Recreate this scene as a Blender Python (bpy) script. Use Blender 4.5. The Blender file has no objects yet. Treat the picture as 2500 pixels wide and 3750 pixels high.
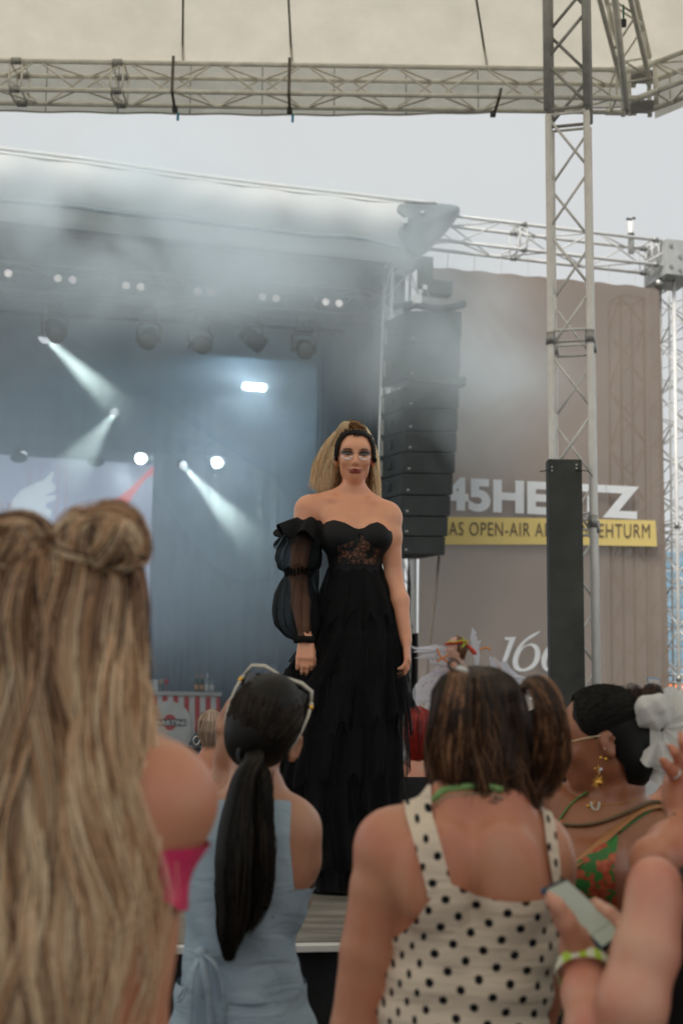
import bpy, bmesh, math, random
import numpy as np
from mathutils import Vector, Matrix
rnd = random.Random(7); NR = np.random.RandomState(11)
SC = bpy.context.scene; COL = SC.collection
# ---------------------------------------------------------------- camera
FOC = 4700.0; PITCH = math.radians(8.9); ROLL = math.radians(0.85); CAMZ = 1.60
cd = bpy.data.cameras.new('camera'); cam = bpy.data.objects.new('camera', cd); COL.objects.link(cam)
cd.sensor_fit = 'VERTICAL'; cd.sensor_height = 36.0; cd.lens = FOC/3750*36.0
cd.clip_start = 0.05; cd.clip_end = 3000
CM = Matrix.Translation((0, 0, CAMZ)) @ Matrix.Rotation(math.pi/2+PITCH, 4, 'X') @ Matrix.Rotation(ROLL, 4, 'Z')
cam.matrix_world = CM; SC.camera = cam
cd.dof.use_dof = True; cd.dof.focus_distance = 5.0; cd.dof.aperture_fstop = 3.4
# ---------------------------------------------------------------- world, sun, exposure
W = bpy.data.worlds.new('World'); SC.world = W; W.use_nodes = True
wt = W.node_tree; wt.nodes.clear()
SUN_EL, SUN_AZ = math.radians(54), math.radians(212)      # azimuth clockwise from +Y
sky = wt.nodes.new('ShaderNodeTexSky'); sky.sky_type = 'NISHITA'; sky.sun_disc = False
sky.sun_elevation = SUN_EL; sky.sun_rotation = SUN_AZ; sky.dust_density = 4.0
tcw = wt.nodes.new('ShaderNodeTexCoord'); nzw = wt.nodes.new('ShaderNodeTexNoise')
nzw.inputs['Scale'].default_value = 1.6; nzw.inputs['Detail'].default_value = 4
rw = wt.nodes.new('ShaderNodeValToRGB')
rw.color_ramp.elements[0].position = .3; rw.color_ramp.elements[0].color = (5.9, 6.08, 6.18, 1)
rw.color_ramp.elements[1].position = .75; rw.color_ramp.elements[1].color = (6.4, 6.55, 6.6, 1)
mxw = wt.nodes.new('ShaderNodeMix'); mxw.data_type = 'RGBA'; mxw.inputs[0].default_value = .97
bgw = wt.nodes.new('ShaderNodeBackground'); bgw.inputs[1].default_value = .110
ow = wt.nodes.new('ShaderNodeOutputWorld')
wt.links.new(tcw.outputs['Generated'], nzw.inputs['Vector']); wt.links.new(nzw.outputs[0], rw.inputs[0])
wt.links.new(sky.outputs[0], mxw.inputs[6]); wt.links.new(rw.outputs[0], mxw.inputs[7])
wt.links.new(mxw.outputs[2], bgw.inputs[0]); wt.links.new(bgw.outputs[0], ow.inputs[0])
sl = bpy.data.lights.new('sun', 'SUN'); sl.energy = 3.0; sl.angle = math.radians(22); sl.color = (1, .95, .88)
so = bpy.data.objects.new('sun', sl); COL.objects.link(so); so.location = (0, -5, 20)
sd = Vector((math.sin(SUN_AZ)*math.cos(SUN_EL), math.cos(SUN_AZ)*math.cos(SUN_EL), math.sin(SUN_EL)))
so.rotation_euler = (-sd).to_track_quat('-Z', 'Y').to_euler()
vs = SC.view_settings; SC.display_settings.display_device = 'sRGB'
vs.view_transform = 'Standard'; vs.look = 'None'; vs.exposure = 0.0; vs.gamma = 1; vs.use_curve_mapping = False
cy = SC.cycles; cy.use_denoising = True; cy.max_bounces = 7; cy.diffuse_bounces = 4; cy.transparent_max_bounces = 24
cy.volume_bounces = 4; cy.volume_max_steps = 256; cy.sample_clamp_indirect = 4; cy.caustics_reflective = False; cy.caustics_refractive = False

# ---------------------------------------------------------------- projection of measured points to real places
CR = np.array(CM.to_3x3()); CO = np.array([0, 0, CAMZ])
def ray(px, py):
    return CR @ np.array([(px-1250)/FOC, -(py-1875)/FOC, -1.0])
def P(px, py, Y):
    d = ray(px, py); return CO + d*(Y/d[1])
def PZ(px, py, Z):
    d = ray(px, py); return CO + d*((Z-CAMZ)/d[2])
def PL(px, py, o, n):
    d = ray(px, py); n = np.array(n, float); return CO + d*(np.dot(np.array(o)-CO, n)/np.dot(d, n))

# ---------------------------------------------------------------- objects
WL = {}
def setp(o, label=None, cat=None, group=None, kind=None):
    if label: o['label'] = label
    if cat: o['category'] = cat
    if group: o['group'] = group
    if kind: o['kind'] = kind
    return o
def thing(name, label, cat, loc=(0, 0, 0), group=None):
    o = bpy.data.objects.new(name, None); COL.objects.link(o); o.location = loc; o.empty_display_size = .1
    WL[o.name] = np.array(loc, float); return setp(o, label, cat, group)
def smooth(me):
    me.polygons.foreach_set('use_smooth', np.ones(len(me.polygons), bool))
def link(name, me, mat=None, parent=None, sm=False):
    o = bpy.data.objects.new(name, me); COL.objects.link(o)
    if mat is not None: me.materials.append(mat)
    if sm: smooth(me)
    WL[o.name] = np.zeros(3)
    if parent is not None:
        w = WL.get(parent.name, np.zeros(3)); WL[o.name] = w; o.parent = parent
        if np.any(w):
            co = np.empty(len(me.vertices)*3); me.vertices.foreach_get('co', co)
            me.vertices.foreach_set('co', (co.reshape(-1, 3)-w).ravel())
    return o
def mk(name, v, f, mat=None, parent=None, sm=False):
    me = bpy.data.meshes.new(name); me.from_pydata([tuple(map(float, p)) for p in v], [], [tuple(map(int, q)) for q in f]); me.update()
    return link(name, me, mat, parent, sm)
def dup(root, loc=None, label=None, rot=None):
    r = root.copy(); COL.objects.link(r)
    if loc is not None: r.location = loc
    if rot is not None: r.rotation_euler = rot
    if label: r['label'] = label
    for ch in root.children:
        c = ch.copy(); COL.objects.link(c); c.parent = r
        for g in ch.children:
            d = g.copy(); COL.objects.link(d); d.parent = c
    return r
def nrm(a):
    a = np.array(a, float); return a/max(np.linalg.norm(a), 1e-9)
def frame(t):
    t = nrm(t); r = np.array([0, 0, 1.]) if abs(t[2]) < .9 else np.array([1., 0, 0])
    u = nrm(np.cross(r, t)); return u, np.cross(t, u)
class MB:
    def __init__(s): s.v = []; s.f = []
    def add(s, v, f):
        n = len(s.v); s.v += [tuple(p) for p in v]; s.f += [tuple(i+n for i in q) for q in f]; return s
    def box(s, c, h, R=None):
        c = np.array(c, float); R = np.eye(3) if R is None else np.array(R)
        v = [c + R @ (np.array([x, y, z])*h) for x in (-1, 1) for y in (-1, 1) for z in (-1, 1)]
        return s.add(v, [(0, 1, 3, 2), (4, 6, 7, 5), (0, 4, 5, 1), (2, 3, 7, 6), (0, 2, 6, 4), (1, 5, 7, 3)])
    def hexa(s, q, d):                       # quad q (4 points) pushed by vector d
        q = [np.array(p, float) for p in q]; v = q + [p+np.array(d, float) for p in q]
        return s.add(v, [(3, 2, 1, 0), (4, 5, 6, 7), (0, 1, 5, 4), (1, 2, 6, 5), (2, 3, 7, 6), (3, 0, 4, 7)])
    def tube(s, a, b, r, r2=None, n=6, caps=True):
        return s.path([a, b], [r, r if r2 is None else r2], n, caps)
    def path(s, pts, rad, n=6, caps=True, flat=1.0, closed=False):
        pts = [np.array(p, float) for p in pts]; m = len(pts)
        if np.isscalar(rad): rad = [rad]*m
        v = []; f = []; u0 = None
        for i, p in enumerate(pts):
            t = (pts[(i+1) % m]-pts[i-1]) if closed else pts[min(i+1, m-1)]-pts[max(i-1, 0)]
            t = nrm(t)
            if u0 is None: u, w = frame(t)
            else:
                u = nrm(u0-t*np.dot(u0, t)); w = np.cross(t, u)
            u0 = u
            for k in range(n):
                a = 2*math.pi*k/n; v.append(p+(u*math.cos(a)+w*math.sin(a)*flat)*rad[i])
        for i in range(m if closed else m-1):
            j = (i+1) % m
            for k in range(n):
                l = (k+1) % n; f.append((i*n+k, i*n+l, j*n+l, j*n+k))
        if caps and not closed:
            f.append(tuple(range(n-1, -1, -1))); f.append(tuple(range((m-1)*n, m*n)))
        return s.add(v, f)
    def disc(s, c, nvec, r, n=20, t=.01):
        c = np.array(c, float); nv = nrm(nvec); return s.tube(c, c+nv*t, r, r, n)
    def lathe(s, c, prof, n=16, R=None):     # prof: (radius, height)
        c = np.array(c, float); R = np.eye(3) if R is None else np.array(R); v = []; f = []
        for r, h in prof:
            for k in range(n):
                a = 2*math.pi*k/n; v.append(c+R @ np.array([r*math.cos(a), r*math.sin(a), h]))
        for i in range(len(prof)-1):
            for k in range(n):
                l = (k+1) % n; f.append((i*n+k, i*n+l, (i+1)*n+l, (i+1)*n+k))
        f.append(tuple(range(n-1, -1, -1))); f.append(tuple(range((len(prof)-1)*n, len(prof)*n)))
        return s.add(v, f)
    def ball(s, c, r, nu=12, nv=8, R=None):
        r = np.ones(3)*r; prof = []; c = np.array(c, float); R = np.eye(3) if R is None else np.array(R); v = []; f = []
        for j in range(nv+1):
            b = -math.pi/2+math.pi*j/nv
            for k in range(nu):
                a = 2*math.pi*k/nu
                v.append(c+R @ (np.array([math.cos(b)*math.cos(a), math.cos(b)*math.sin(a), math.sin(b)])*r))
        for j in range(nv):
            for k in range(nu):
                l = (k+1) % nu; f.append((j*nu+k, j*nu+l, (j+1)*nu+l, (j+1)*nu+k))
        return s.add(v, f)
    def build(s, name, mat=None, parent=None, sm=False):
        return mk(name, s.v, s.f, mat, parent, sm)
def grid(fn, nu, nv):                        # fn(u,v)->point
    v = [fn(i/(nu-1), j/(nv-1)) for j in range(nv) for i in range(nu)]
    f = [(j*nu+i, j*nu+i+1, (j+1)*nu+i+1, (j+1)*nu+i) for j in range(nv-1) for i in range(nu-1)]
    return v, f
def bevel(o, w, seg=2):
    m = o.modifiers.new('bevel', 'BEVEL'); m.width = w; m.segments = seg; m.limit_method = 'ANGLE'; return o
def solid(o, t, off=0):
    m = o.modifiers.new('solid', 'SOLIDIFY'); m.thickness = t; m.offset = off; return o

# ---------------------------------------------------------------- materials
def lin(c): return tuple(((x/255)/12.92 if x/255 <= .04045 else ((x/255+.055)/1.055)**2.4) for x in c)
def mat(name, col, rough=.6, metal=0, var=.12, nscale=6, bump=0, bscale=40, spec=.5, emit=None, estr=1, coat=0, alpha=1, trans=0, sub=0, subc=None, sheen=0, stretch=None, dark=None):
    m = bpy.data.materials.new(name); m.use_nodes = True; t = m.node_tree; N = t.nodes; L = t.links
    b = N['Principled BSDF']; b.inputs['Roughness'].default_value = rough; b.inputs['Metallic'].default_value = metal
    b.inputs['Specular IOR Level'].default_value = spec
    c = tuple(col)+(1,)
    tc = N.new('ShaderNodeTexCoord'); src = tc.outputs['Object']
    if stretch:
        mp = N.new('ShaderNodeMapping'); mp.inputs['Scale'].default_value = stretch; L.new(src, mp.inputs[0]); src = mp.outputs[0]
    if var > 0:
        nz = N.new('ShaderNodeTexNoise'); nz.inputs['Scale'].default_value = nscale; nz.inputs['Detail'].default_value = 6; nz.inputs['Roughness'].default_value = .6
        L.new(src, nz.inputs['Vector']); r = N.new('ShaderNodeValToRGB')
        d = dark or tuple(x*(1-var) for x in col)
        r.color_ramp.elements[0].position = .3; r.color_ramp.elements[0].color = tuple(d)+(1,)
        r.color_ramp.elements[1].position = .7; r.color_ramp.elements[1].color = tuple(min(1, x*(1+var*.6)) for x in col)+(1,)
        L.new(nz.outputs[0], r.inputs[0]); L.new(r.outputs[0], b.inputs['Base Color'])
        rr = N.new('ShaderNodeMapRange'); rr.inputs[3].default_value = max(0, rough-.08); rr.inputs[4].default_value = min(1, rough+.08)
        L.new(nz.outputs[0], rr.inputs[0]); L.new(rr.outputs[0], b.inputs['Roughness'])
    else: b.inputs['Base Color'].default_value = c
    if bump > 0:
        n2 = N.new('ShaderNodeTexNoise'); n2.inputs['Scale'].default_value = bscale; n2.inputs['Detail'].default_value = 5
        L.new(src, n2.inputs['Vector']); bp = N.new('ShaderNodeBump'); bp.inputs['Strength'].default_value = bump; bp.inputs['Distance'].default_value = .01
        L.new(n2.outputs[0], bp.inputs['Height']); L.new(bp.outputs[0], b.inputs['Normal'])
    if emit: b.inputs['Emission Color'].default_value = tuple(emit)+(1,); b.inputs['Emission Strength'].default_value = estr
    if coat: b.inputs['Coat Weight'].default_value = coat
    if trans: b.inputs['Transmission Weight'].default_value = trans
    if alpha < 1: b.inputs['Alpha'].default_value = alpha
    if sub: b.inputs['Subsurface Weight'].default_value = sub; b.inputs['Subsurface Radius'].default_value = (1, .35, .2); b.inputs['Subsurface Scale'].default_value = .012
    if sheen: b.inputs['Sheen Weight'].default_value = sheen
    m['b'] = 1
    return m
def bs(m): return m.node_tree.nodes['Principled BSDF']
def fabric(name, col, amt=.5, rough=.8, var=.06, nscale=2, bump=.1, bscale=60, alpha=1):     # cloth that lets some light through
    m = mat(name, col, rough, var=var, nscale=nscale, bump=bump, bscale=bscale, spec=.2)
    t = m.node_tree; b = bs(m); tr = t.nodes.new('ShaderNodeBsdfTranslucent'); mx = t.nodes.new('ShaderNodeMixShader')
    mx.inputs[0].default_value = amt
    src = b.inputs['Base Color'].links
    if src: t.links.new(src[0].from_socket, tr.inputs[0])
    else: tr.inputs[0].default_value = tuple(col)+(1,)
    t.links.new(b.outputs[0], mx.inputs[1]); t.links.new(tr.outputs[0], mx.inputs[2]); out = t.nodes['Material Output']
    last = mx
    if alpha < 1:
        tp = t.nodes.new('ShaderNodeBsdfTransparent'); m2 = t.nodes.new('ShaderNodeMixShader'); m2.inputs[0].default_value = alpha
        t.links.new(tp.outputs[0], m2.inputs[1]); t.links.new(mx.outputs[0], m2.inputs[2]); last = m2
    t.links.new(last.outputs[0], out.inputs[0]); return m
M = {}
M['alu'] = mat('aluminium', (.93, .89, .80), .42, .0, var=.2, nscale=9, bump=.08, bscale=120)
M['alu_white'] = mat('white aluminium', (.84, .83, .80), .42, .08, var=.12, nscale=7)
M['alu_dark'] = mat('grey aluminium', (.42, .415, .385), .45, .3, var=.25, nscale=9, bump=.1)
M['steel'] = mat('galvanised steel', (.42, .42, .40), .45, .7, var=.25, nscale=12)
M['black'] = mat('black paint', (.018, .02, .02), .5, var=.3, nscale=5)
M['blackcloth'] = mat('black cloth', (.008, .008, .009), .85, var=.3, nscale=4, bump=.2, bscale=90)
M['dark'] = mat('dark grey', (.07, .075, .07), .55, var=.3, nscale=6)
M['white'] = mat('white paint', (.78, .78, .76), .5, var=.06)
M['red'] = mat('red paint', (.62, .045, .05), .5, var=.1)
M['strap'] = mat('brown webbing', (.16, .135, .11), .8, var=.2, nscale=30)
M['blue_tag'] = mat('blue tag', (.02, .30, .52), .5, var=.15, nscale=40)
M['cable'] = mat('black cable', (.02, .02, .02), .55, var=.2)
def lamp(name, col, s): return mat(name, (.8, .8, .8), .4, var=0, emit=col, estr=s)

def box_truss(name, A, B, s, up=(0, 0, 1), m='alu', r=.024, rb=.011, step=None, label=None, cat='truss', group=None, rotn=0, joints=(), inset=.0, faces=(0, 1, 2, 3)):
    """four-chord lattice beam from A to B, side s; returns the thing"""
    A = np.array(A, float); B = np.array(B, float); t = nrm(B-A); u = np.cross(t, up); 
    u = nrm(u) if np.linalg.norm(u) > .1 else np.array([1., 0, 0]); w = np.cross(u, t)
    if rotn:
        c, q = math.cos(rotn), math.sin(rotn); u, w = u*c+w*q, w*c-u*q
    root = thing(name, label, cat, tuple(A), group); Lh = np.linalg.norm(B-A)
    cor = [(-1, -1), (1, -1), (1, 1), (-1, 1)]
    off = [(u*a+w*b)*s/2 for a, b in cor]
    for o in off: MB().tube(A+o, B+o, r, n=8).build('chord', M[m], root, True)
    lat = MB(); step = step or s*1.0; n = max(2, int(round(Lh/step)))
    for fi in faces:
        a, b = off[fi], off[(fi+1) % 4]
        for i in range(n):
            p0 = A+t*Lh*i/n; p1 = A+t*Lh*(i+1)/n
            x, y = (a, b) if (i+fi) % 2 == 0 else (b, a)
            lat.tube(p0+x+t*Lh/n*.06, p1+y-t*Lh/n*.06, rb, n=5)
    for j in list(joints)+[0, Lh]:
        for d in ((-.06, .06) if 0 < j < Lh else (0,)):
            for k in range(4): lat.tube(A+t*(j+d)+off[k], A+t*(j+d)+off[(k+1) % 4], rb, n=5)
    lat.build('lattice', M[m], root, True)
    if joints:
        for j in joints:
            for o in off: MB().tube(A+t*(j-.045)+o, A+t*(j+.045)+o, r*1.45, n=8).build('coupler', M['steel'], root, True)
    return root

def flat_shape(loops):
    """filled 2D shape (with holes) from closed polylines -> verts2d, faces"""
    cu = bpy.data.curves.new('tmp', 'CURVE'); cu.dimensions = '2D'; cu.fill_mode = 'BOTH'
    for lp in loops:
        sp = cu.splines.new('POLY'); sp.points.add(len(lp)-1)
        for q, (x, y) in zip(sp.points, lp): q.co = (x, y, 0, 1)
        sp.use_cyclic_u = True
    o = bpy.data.objects.new('tmp', cu); COL.objects.link(o); dg = bpy.context.evaluated_depsgraph_get()
    me = bpy.data.meshes.new_from_object(o.evaluated_get(dg)); v = [tuple(q.co[:2]) for q in me.vertices]; f = [tuple(p.vertices) for p in me.polygons]
    bpy.data.objects.remove(o); bpy.data.curves.remove(cu); bpy.data.meshes.remove(me); return v, f
def text2d(body, bold=0.0, space=1.0):
    cu = bpy.data.curves.new('tmp', 'FONT'); cu.body = body; cu.offset = bold; cu.space_character = space; cu.resolution_u = 6
    o = bpy.data.objects.new('tmp', cu); COL.objects.link(o); dg = bpy.context.evaluated_depsgraph_get()
    me = bpy.data.meshes.new_from_object(o.evaluated_get(dg)); v = np.array([q.co[:2] for q in me.vertices]); f = [tuple(p.vertices) for p in me.polygons]
    bpy.data.objects.remove(o); bpy.data.curves.remove(cu); bpy.data.meshes.remove(me)
    v = (v-v.min(0))/(v.max(0)-v.min(0)); return v, f
def spl(pts, n=8, closed=True):
    """Catmull-Rom through 2D/3D points"""
    p = [np.array(q, float) for q in pts]; m = len(p); out = []
    for i in range(m if closed else m-1):
        a, b, c, d = (p[(i-1) % m], p[i], p[(i+1) % m], p[(i+2) % m]) if closed else (p[max(i-1, 0)], p[i], p[i+1], p[min(i+2, m-1)])
        for k in range(n):
            t = k/n; out.append(.5*((2*b)+(c-a)*t+(2*a-5*b+4*c-d)*t*t+(3*b-a-3*c+d)*t**3))
    if not closed: out.append(p[-1])
    return out
# ================================================================ SETTING
M['ground'] = mat('paving', (.12, .117, .11), .85, var=.25, nscale=1.5, bump=.3, bscale=30)
setp(mk('ground', *grid(lambda u, v: (-400+800*u, -100+700*v, 0), 9, 9), M['ground']), kind='structure')

# ---------------------------------------------------------------- stage frame: facade runs back to the right by 15 degrees
A15 = math.radians(15); SU = np.array([math.cos(A15), math.sin(A15), 0]); SV = np.array([-math.sin(A15), math.cos(A15), 0])
S0 = P(1430, 2000, 18.5); S0[2] = 0; UP = np.array([0, 0, 1.]); DECK = .95
def FP(px, py, off=0): return PL(px, py, S0+SV*off, SV)
SR = np.array([SU, SV, UP]).T                # local (along, into, up) -> world

M['yoke'] = mat('fixture yoke', (.15, .145, .125), .5, var=.2)
M['drape'] = mat('stage drape', (.014, .022, .027), .95, var=.3, nscale=1.2, bump=.2, bscale=20, spec=.1)
M['stagefloor'] = mat('stage boards', (.06, .06, .058), .5, var=.3, nscale=2)
M['fascia'] = fabric('white tarpaulin', (.80, .81, .80), .3, .6, var=.15, nscale=.8, bump=.15, bscale=3)
M['scoop'] = mat('grey tarpaulin', (.17, .20, .21), .55, var=.25, nscale=1.2, bump=.2, bscale=5)

# main stage: platform, back wall, roof
st = thing('main_stage', 'wide dark open air stage with hazy pale roof fascia and black drapes', 'stage', tuple(S0))
def SP(a, o, z): return S0+SU*a+SV*o+UP*z
MB().box(SP(-7.3, 5, DECK/2-.01), (7.6, 5, DECK/2), SR).build('stage_deck', M['stagefloor'], st)
MB().box(SP(-7.3, -.02, DECK-.05), (7.62, .02, .045), SR).build('deck_edge', M['alu_dark'], st)
def pleats(a0, a1, off, z0, z1, amp, n, into=0):
    def fn(u, v):
        ph = u*n*2*math.pi; a = a0+(a1-a0)*u
        return SP(a, off+into*u+amp*math.sin(ph+1.3*math.sin(u*37))*(1-.4*v), z0+(z1-z0)*v)
    return grid(fn, n*8+1, 5)
mk('back_drape', *pleats(-14.8, .75, 9.6, DECK, 9.2, .09, 46), M['drape'], st, True)
def side(u, v): return SP(.45+.07*math.sin(u*110), .9+u*8.8, DECK+v*8.2)
mk('side_drape', *grid(side, 121, 4), M['drape'], st, True)
# fascia and roof
top = [(-700, 462), (-300, 512), (0, 546), (350, 588), (700, 640), (1000, 678), (1250, 706), (1450, 730), (1560, 742)]
bot = [(-700, 735), (-300, 776), (0, 806), (350, 845), (700, 884), (1000, 915), (1250, 941), (1400, 958), (1500, 958)]
def ctl(pts, x): return float(np.interp(x, [p[0] for p in pts], [p[1] for p in pts]))
def fas(u, v):
    x = -700+u*2200; y0, y1 = ctl(bot, x), ctl(top, x); p = FP(x, y0+(y1-y0)*v, 0)
    return p-SV*(.35*math.sin(math.pi*v)+.03*math.sin(u*60)*math.sin(math.pi*v))
fo = solid(mk('roof_fascia', *grid(fas, 90, 14), M['fascia'], st, True), .04)
def wav(x): return float(np.interp(x, [-700, 0, 250, 450, 620, 800, 1000, 1120, 1250, 1330, 1400, 1440], [690, 762, 782, 812, 826, 850, 872, 888, 891, 902, 922, 930]))
pl = [FP(x, wav(x), -.0)-SV*.30 for x in range(-700, 1441, 20)]
MB().path(pl, .035, 5).build('piping', mat('piping', (.20, .25, .27), .6), st, True)
for dy, rr in ((18, .03), (34, .018)):
    MB().path([FP(x, ctl(top, x)+dy)-SV*.19 for x in range(-700, 1600, 60)], rr, 5).build('roof_rail', M['alu_white'], st, True)
rt, rb = [FP(x, ctl(top, x)) for x in (-700, 1560)], [FP(x, ctl(bot, x)) for x in (-700, 1480)]
MB().hexa([rt[0]-UP*.25, rt[1]-UP*.25, rt[1]+SV*10+UP*.6, rt[0]+SV*10+UP*.6], -UP*.18).build('roof_panel', M['drape'], st)
mk('ceiling_cloth', [rb[0]+SV*.3, rb[1]+SV*.3, rb[1]+SV*10, rb[0]+SV*10], [(0, 1, 2, 3)], M['drape'], st)
# tarpaulin scoop closing the end of the roof
sc2 = spl([(1436, 800), (1445, 745), (1560, 742), (1655, 750), (1681, 762), (1674, 795), (1632, 852), (1592, 893), (1545, 936), (1500, 930), (1462, 896), (1440, 850)], 5)
cx = (1540, 820)
def scv(px, py, k): return FP(px, py, -.25+k)
v = [scv(x, y, .15) for x, y in sc2]+[scv(cx[0]+(x-cx[0])*.8, cx[1]+(y-cx[1])*.8, -.12) for x, y in sc2]+[scv(*cx, -.2)]+[scv(x, y, 1.6) for x, y in sc2]
n = len(sc2); f = [(i, (i+1) % n, n+(i+1) % n, n+i) for i in range(n)]+[(n+i, n+(i+1) % n, 2*n) for i in range(n)]+[(i, 2*n+1+i, 2*n+1+(i+1) % n, (i+1) % n) for i in range(n)]
mk('end_scoop', v, f, M['scoop'], st, True)
win = mat('clear film', (.7, .74, .76), .2, var=.1)
for q in ([(1468, 815), (1474, 800), (1481, 800), (1478, 818)], [(1481, 818), (1483, 798), (1491, 798), (1489, 818)], [(1536, 776), (1546, 773), (1553, 776), (1544, 782)]):
    MB().hexa([scv(x, y, -.17) for x, y in q], -SV*.02).build('film_window', win, st)
# truss tower carrying the roof, with its sleeve block
box_truss('stage_tower', SP(.12, .45, 0), FP(1470, 1000, .45)*[1, 1, 0]+UP*FP(1470, 965, .45)[2], .42, up=tuple(SV), m='alu_white', step=.55, label='white truss tower holding up the stage roof beside the hanging speakers', group=None, joints=(2.9, 5.4))
tb = thing('sleeve_block', 'grey steel block on top of the stage tower', 'rigging block', tuple(FP(1500, 950, .2)))
MB().hexa([FP(1450, 948, .1), FP(1552, 958, .1), FP(1548, 905, .1), (FP(1462, 935, .1))], SV*.7).build('block_plate', M['alu_white'], tb)
MB().tube(FP(1527, 960, .15), FP(1527, 985, .15), .05).build('pulley', M['steel'], tb)
# inner rigging trusses
box_truss('lighting_truss', FP(-500, 985, 1.6), FP(1440, 1130, 1.6), .42, m='alu_dark', step=.55, label='hazy horizontal truss over the stage front with moving lights below', group=None)
box_truss('lighting_truss', FP(-500, 1585, 8.6), FP(1010, 1662, 8.6), .34, m='dark', step=.5, label='dark back truss behind the top of the video screen')
box_truss('drape_truss', FP(990, 1900, 8.2)*[1, 1, 0]+UP*DECK, FP(975, 1560, 8.2), .3, up=tuple(SV), m='yoke', r=.018, rb=.009, step=.42, label='slim upright truss at the back of stage beside black puff sleeve', cat='truss', joints=(1.5,))
box_truss('drape_truss', FP(1205, 1900, 5)*[1, 1, 0]+UP*DECK, FP(1205, 1240, 5), .33, up=tuple(SV), m='yoke', r=.02, rb=.01, step=.45, label='slim upright stage truss rising behind the head of the woman in black', joints=(2.,))
bp = thing('lighting_bar', 'thin dark pipe under the front lighting truss', 'pipe', tuple(FP(0, 1150, 1.4)))
MB().tube(FP(-500, 1112, 1.4), FP(1260, 1212, 1.4), .028, n=8).build('pipe', M['dark'], bp, True)

# ---------------------------------------------------------------- stage lights
M['lens_off'] = mat('frosted lens', (.13, .125, .10), .3, var=.3, nscale=60)
M['lens_warm'] = lamp('warm lens', (1, .90, .84), .85)
M['lamp_white'] = lamp('white lamp', (.93, .97, 1), 1.5); M['lamp_strobe'] = lamp('strobe lamp', (.86, .93, 1), 8)
M['head'] = mat('fixture body', (.014, .016, .015), .45, var=.3, nscale=9)
def moving_head():
    t = thing('moving_light', '', 'stage light')
    b = MB(); b.box((0, 0, -.05), (.17, .11, .055)); b.tube((-.1, 0, 0), (-.1, 0, .13), .018); b.tube((.1, 0, 0), (.1, 0, .13), .018)
    bevel(b.build('base', M['head'], t), .015)
    y = MB(); pts = spl([(-.2, 0, -.44), (-.21, 0, -.3), (-.2, 0, -.17), (-.1, 0, -.125), (.1, 0, -.125), (.2, 0, -.17), (.21, 0, -.3), (.2, 0, -.44)], 4, False)
    y.path(pts, .03, 8); y.ball((-.2, 0, -.42), (.035, .06, .07)); y.ball((.2, 0, -.42), (.035, .06, .07)); y.build('yoke', M['yoke'], t, True)
    h = MB().lathe((0, 0, 0), [(.09, .27), (.13, .25), (.15, .1), (.16, 0), (.165, -.12), (.165, -.2), (.14, -.22)], 20); 
    ho = h.build('lamp_head', M['head'], t, True); ho.location = (0, 0, -.4)
    lo = MB().lathe((0, 0, 0), [(.142, -.222), (.13, -.235), (.05, -.25)], 20).build('lens', M['lens_off'], ho, True); return t
mh = moving_head(); mhs = [((735, 1196), (-1.25, .1), 'moving light facing forward, first one to the left of the tilted one'), ((930, 1180), (-.55, .85), 'moving light with its long black barrel tilted down to the right'),
    ((1113, 1212), (-1.15, -.1), 'moving light facing forward between tilted one and the stage tower'), ((548, 1172), (-1.0, -.6), 'hazy moving light half lost in smoke, above the honeycomb lamps'), ((205, 1142), (-.9, .5), 'faint moving light in thick smoke behind the long white beam')]
for i, ((x, y), (rx, rz), lb) in enumerate(mhs):
    o = mh if i == 0 else dup(mh); p = FP(x, y, 1.35); o.location = tuple(p+UP*.06); o.rotation_euler = (0, 0, A15+rz*.5); o.scale = (.86,)*3; o['label'] = lb; o['group'] = 'moving lights under the front truss'
    for c in o.children:
        if c.name.startswith('lamp_head'): c.rotation_euler = (-.35, -.95, 0) if i == 1 else (rx, 0, 0)
# pairs of warm round lamps
bl = thing('blinder_light', '', 'stage light'); MB().box((0, .06, 0), (.22, .05, .11)).build('housing', M['head'], bl)
for s in (-1, 1): MB().disc((s*.108, .005, 0), (0, -1, 0), .058, 18).build('lens', M['lens_warm'], bl, True)
bps = [(4, 998, 'edge of the picture'), (240, 1022, 'far end above the long beam'), (489, 1048, 'thick smoke above honeycomb lamp'), (750, 1068, 'truss over the forward facing moving light'), (986, 1090, 'truss over the tilted moving light'), (1217, 1108, 'truss beside the white stage tower')]
for i, (x, y, lb) in enumerate(bps):
    o = bl if i == 0 else dup(bl); o.location = tuple(FP(x, y, 1.3)); o.rotation_euler = (0, 0, A15)
    o['label'] = 'pair of round warm lamps glowing, ' + ('at ' if i < 2 else 'in ' if i == 2 else 'on ') + ('the ' if i < 2 or i > 2 else '') + lb; o['group'] = 'pairs of warm lamps along the front truss'
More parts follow.
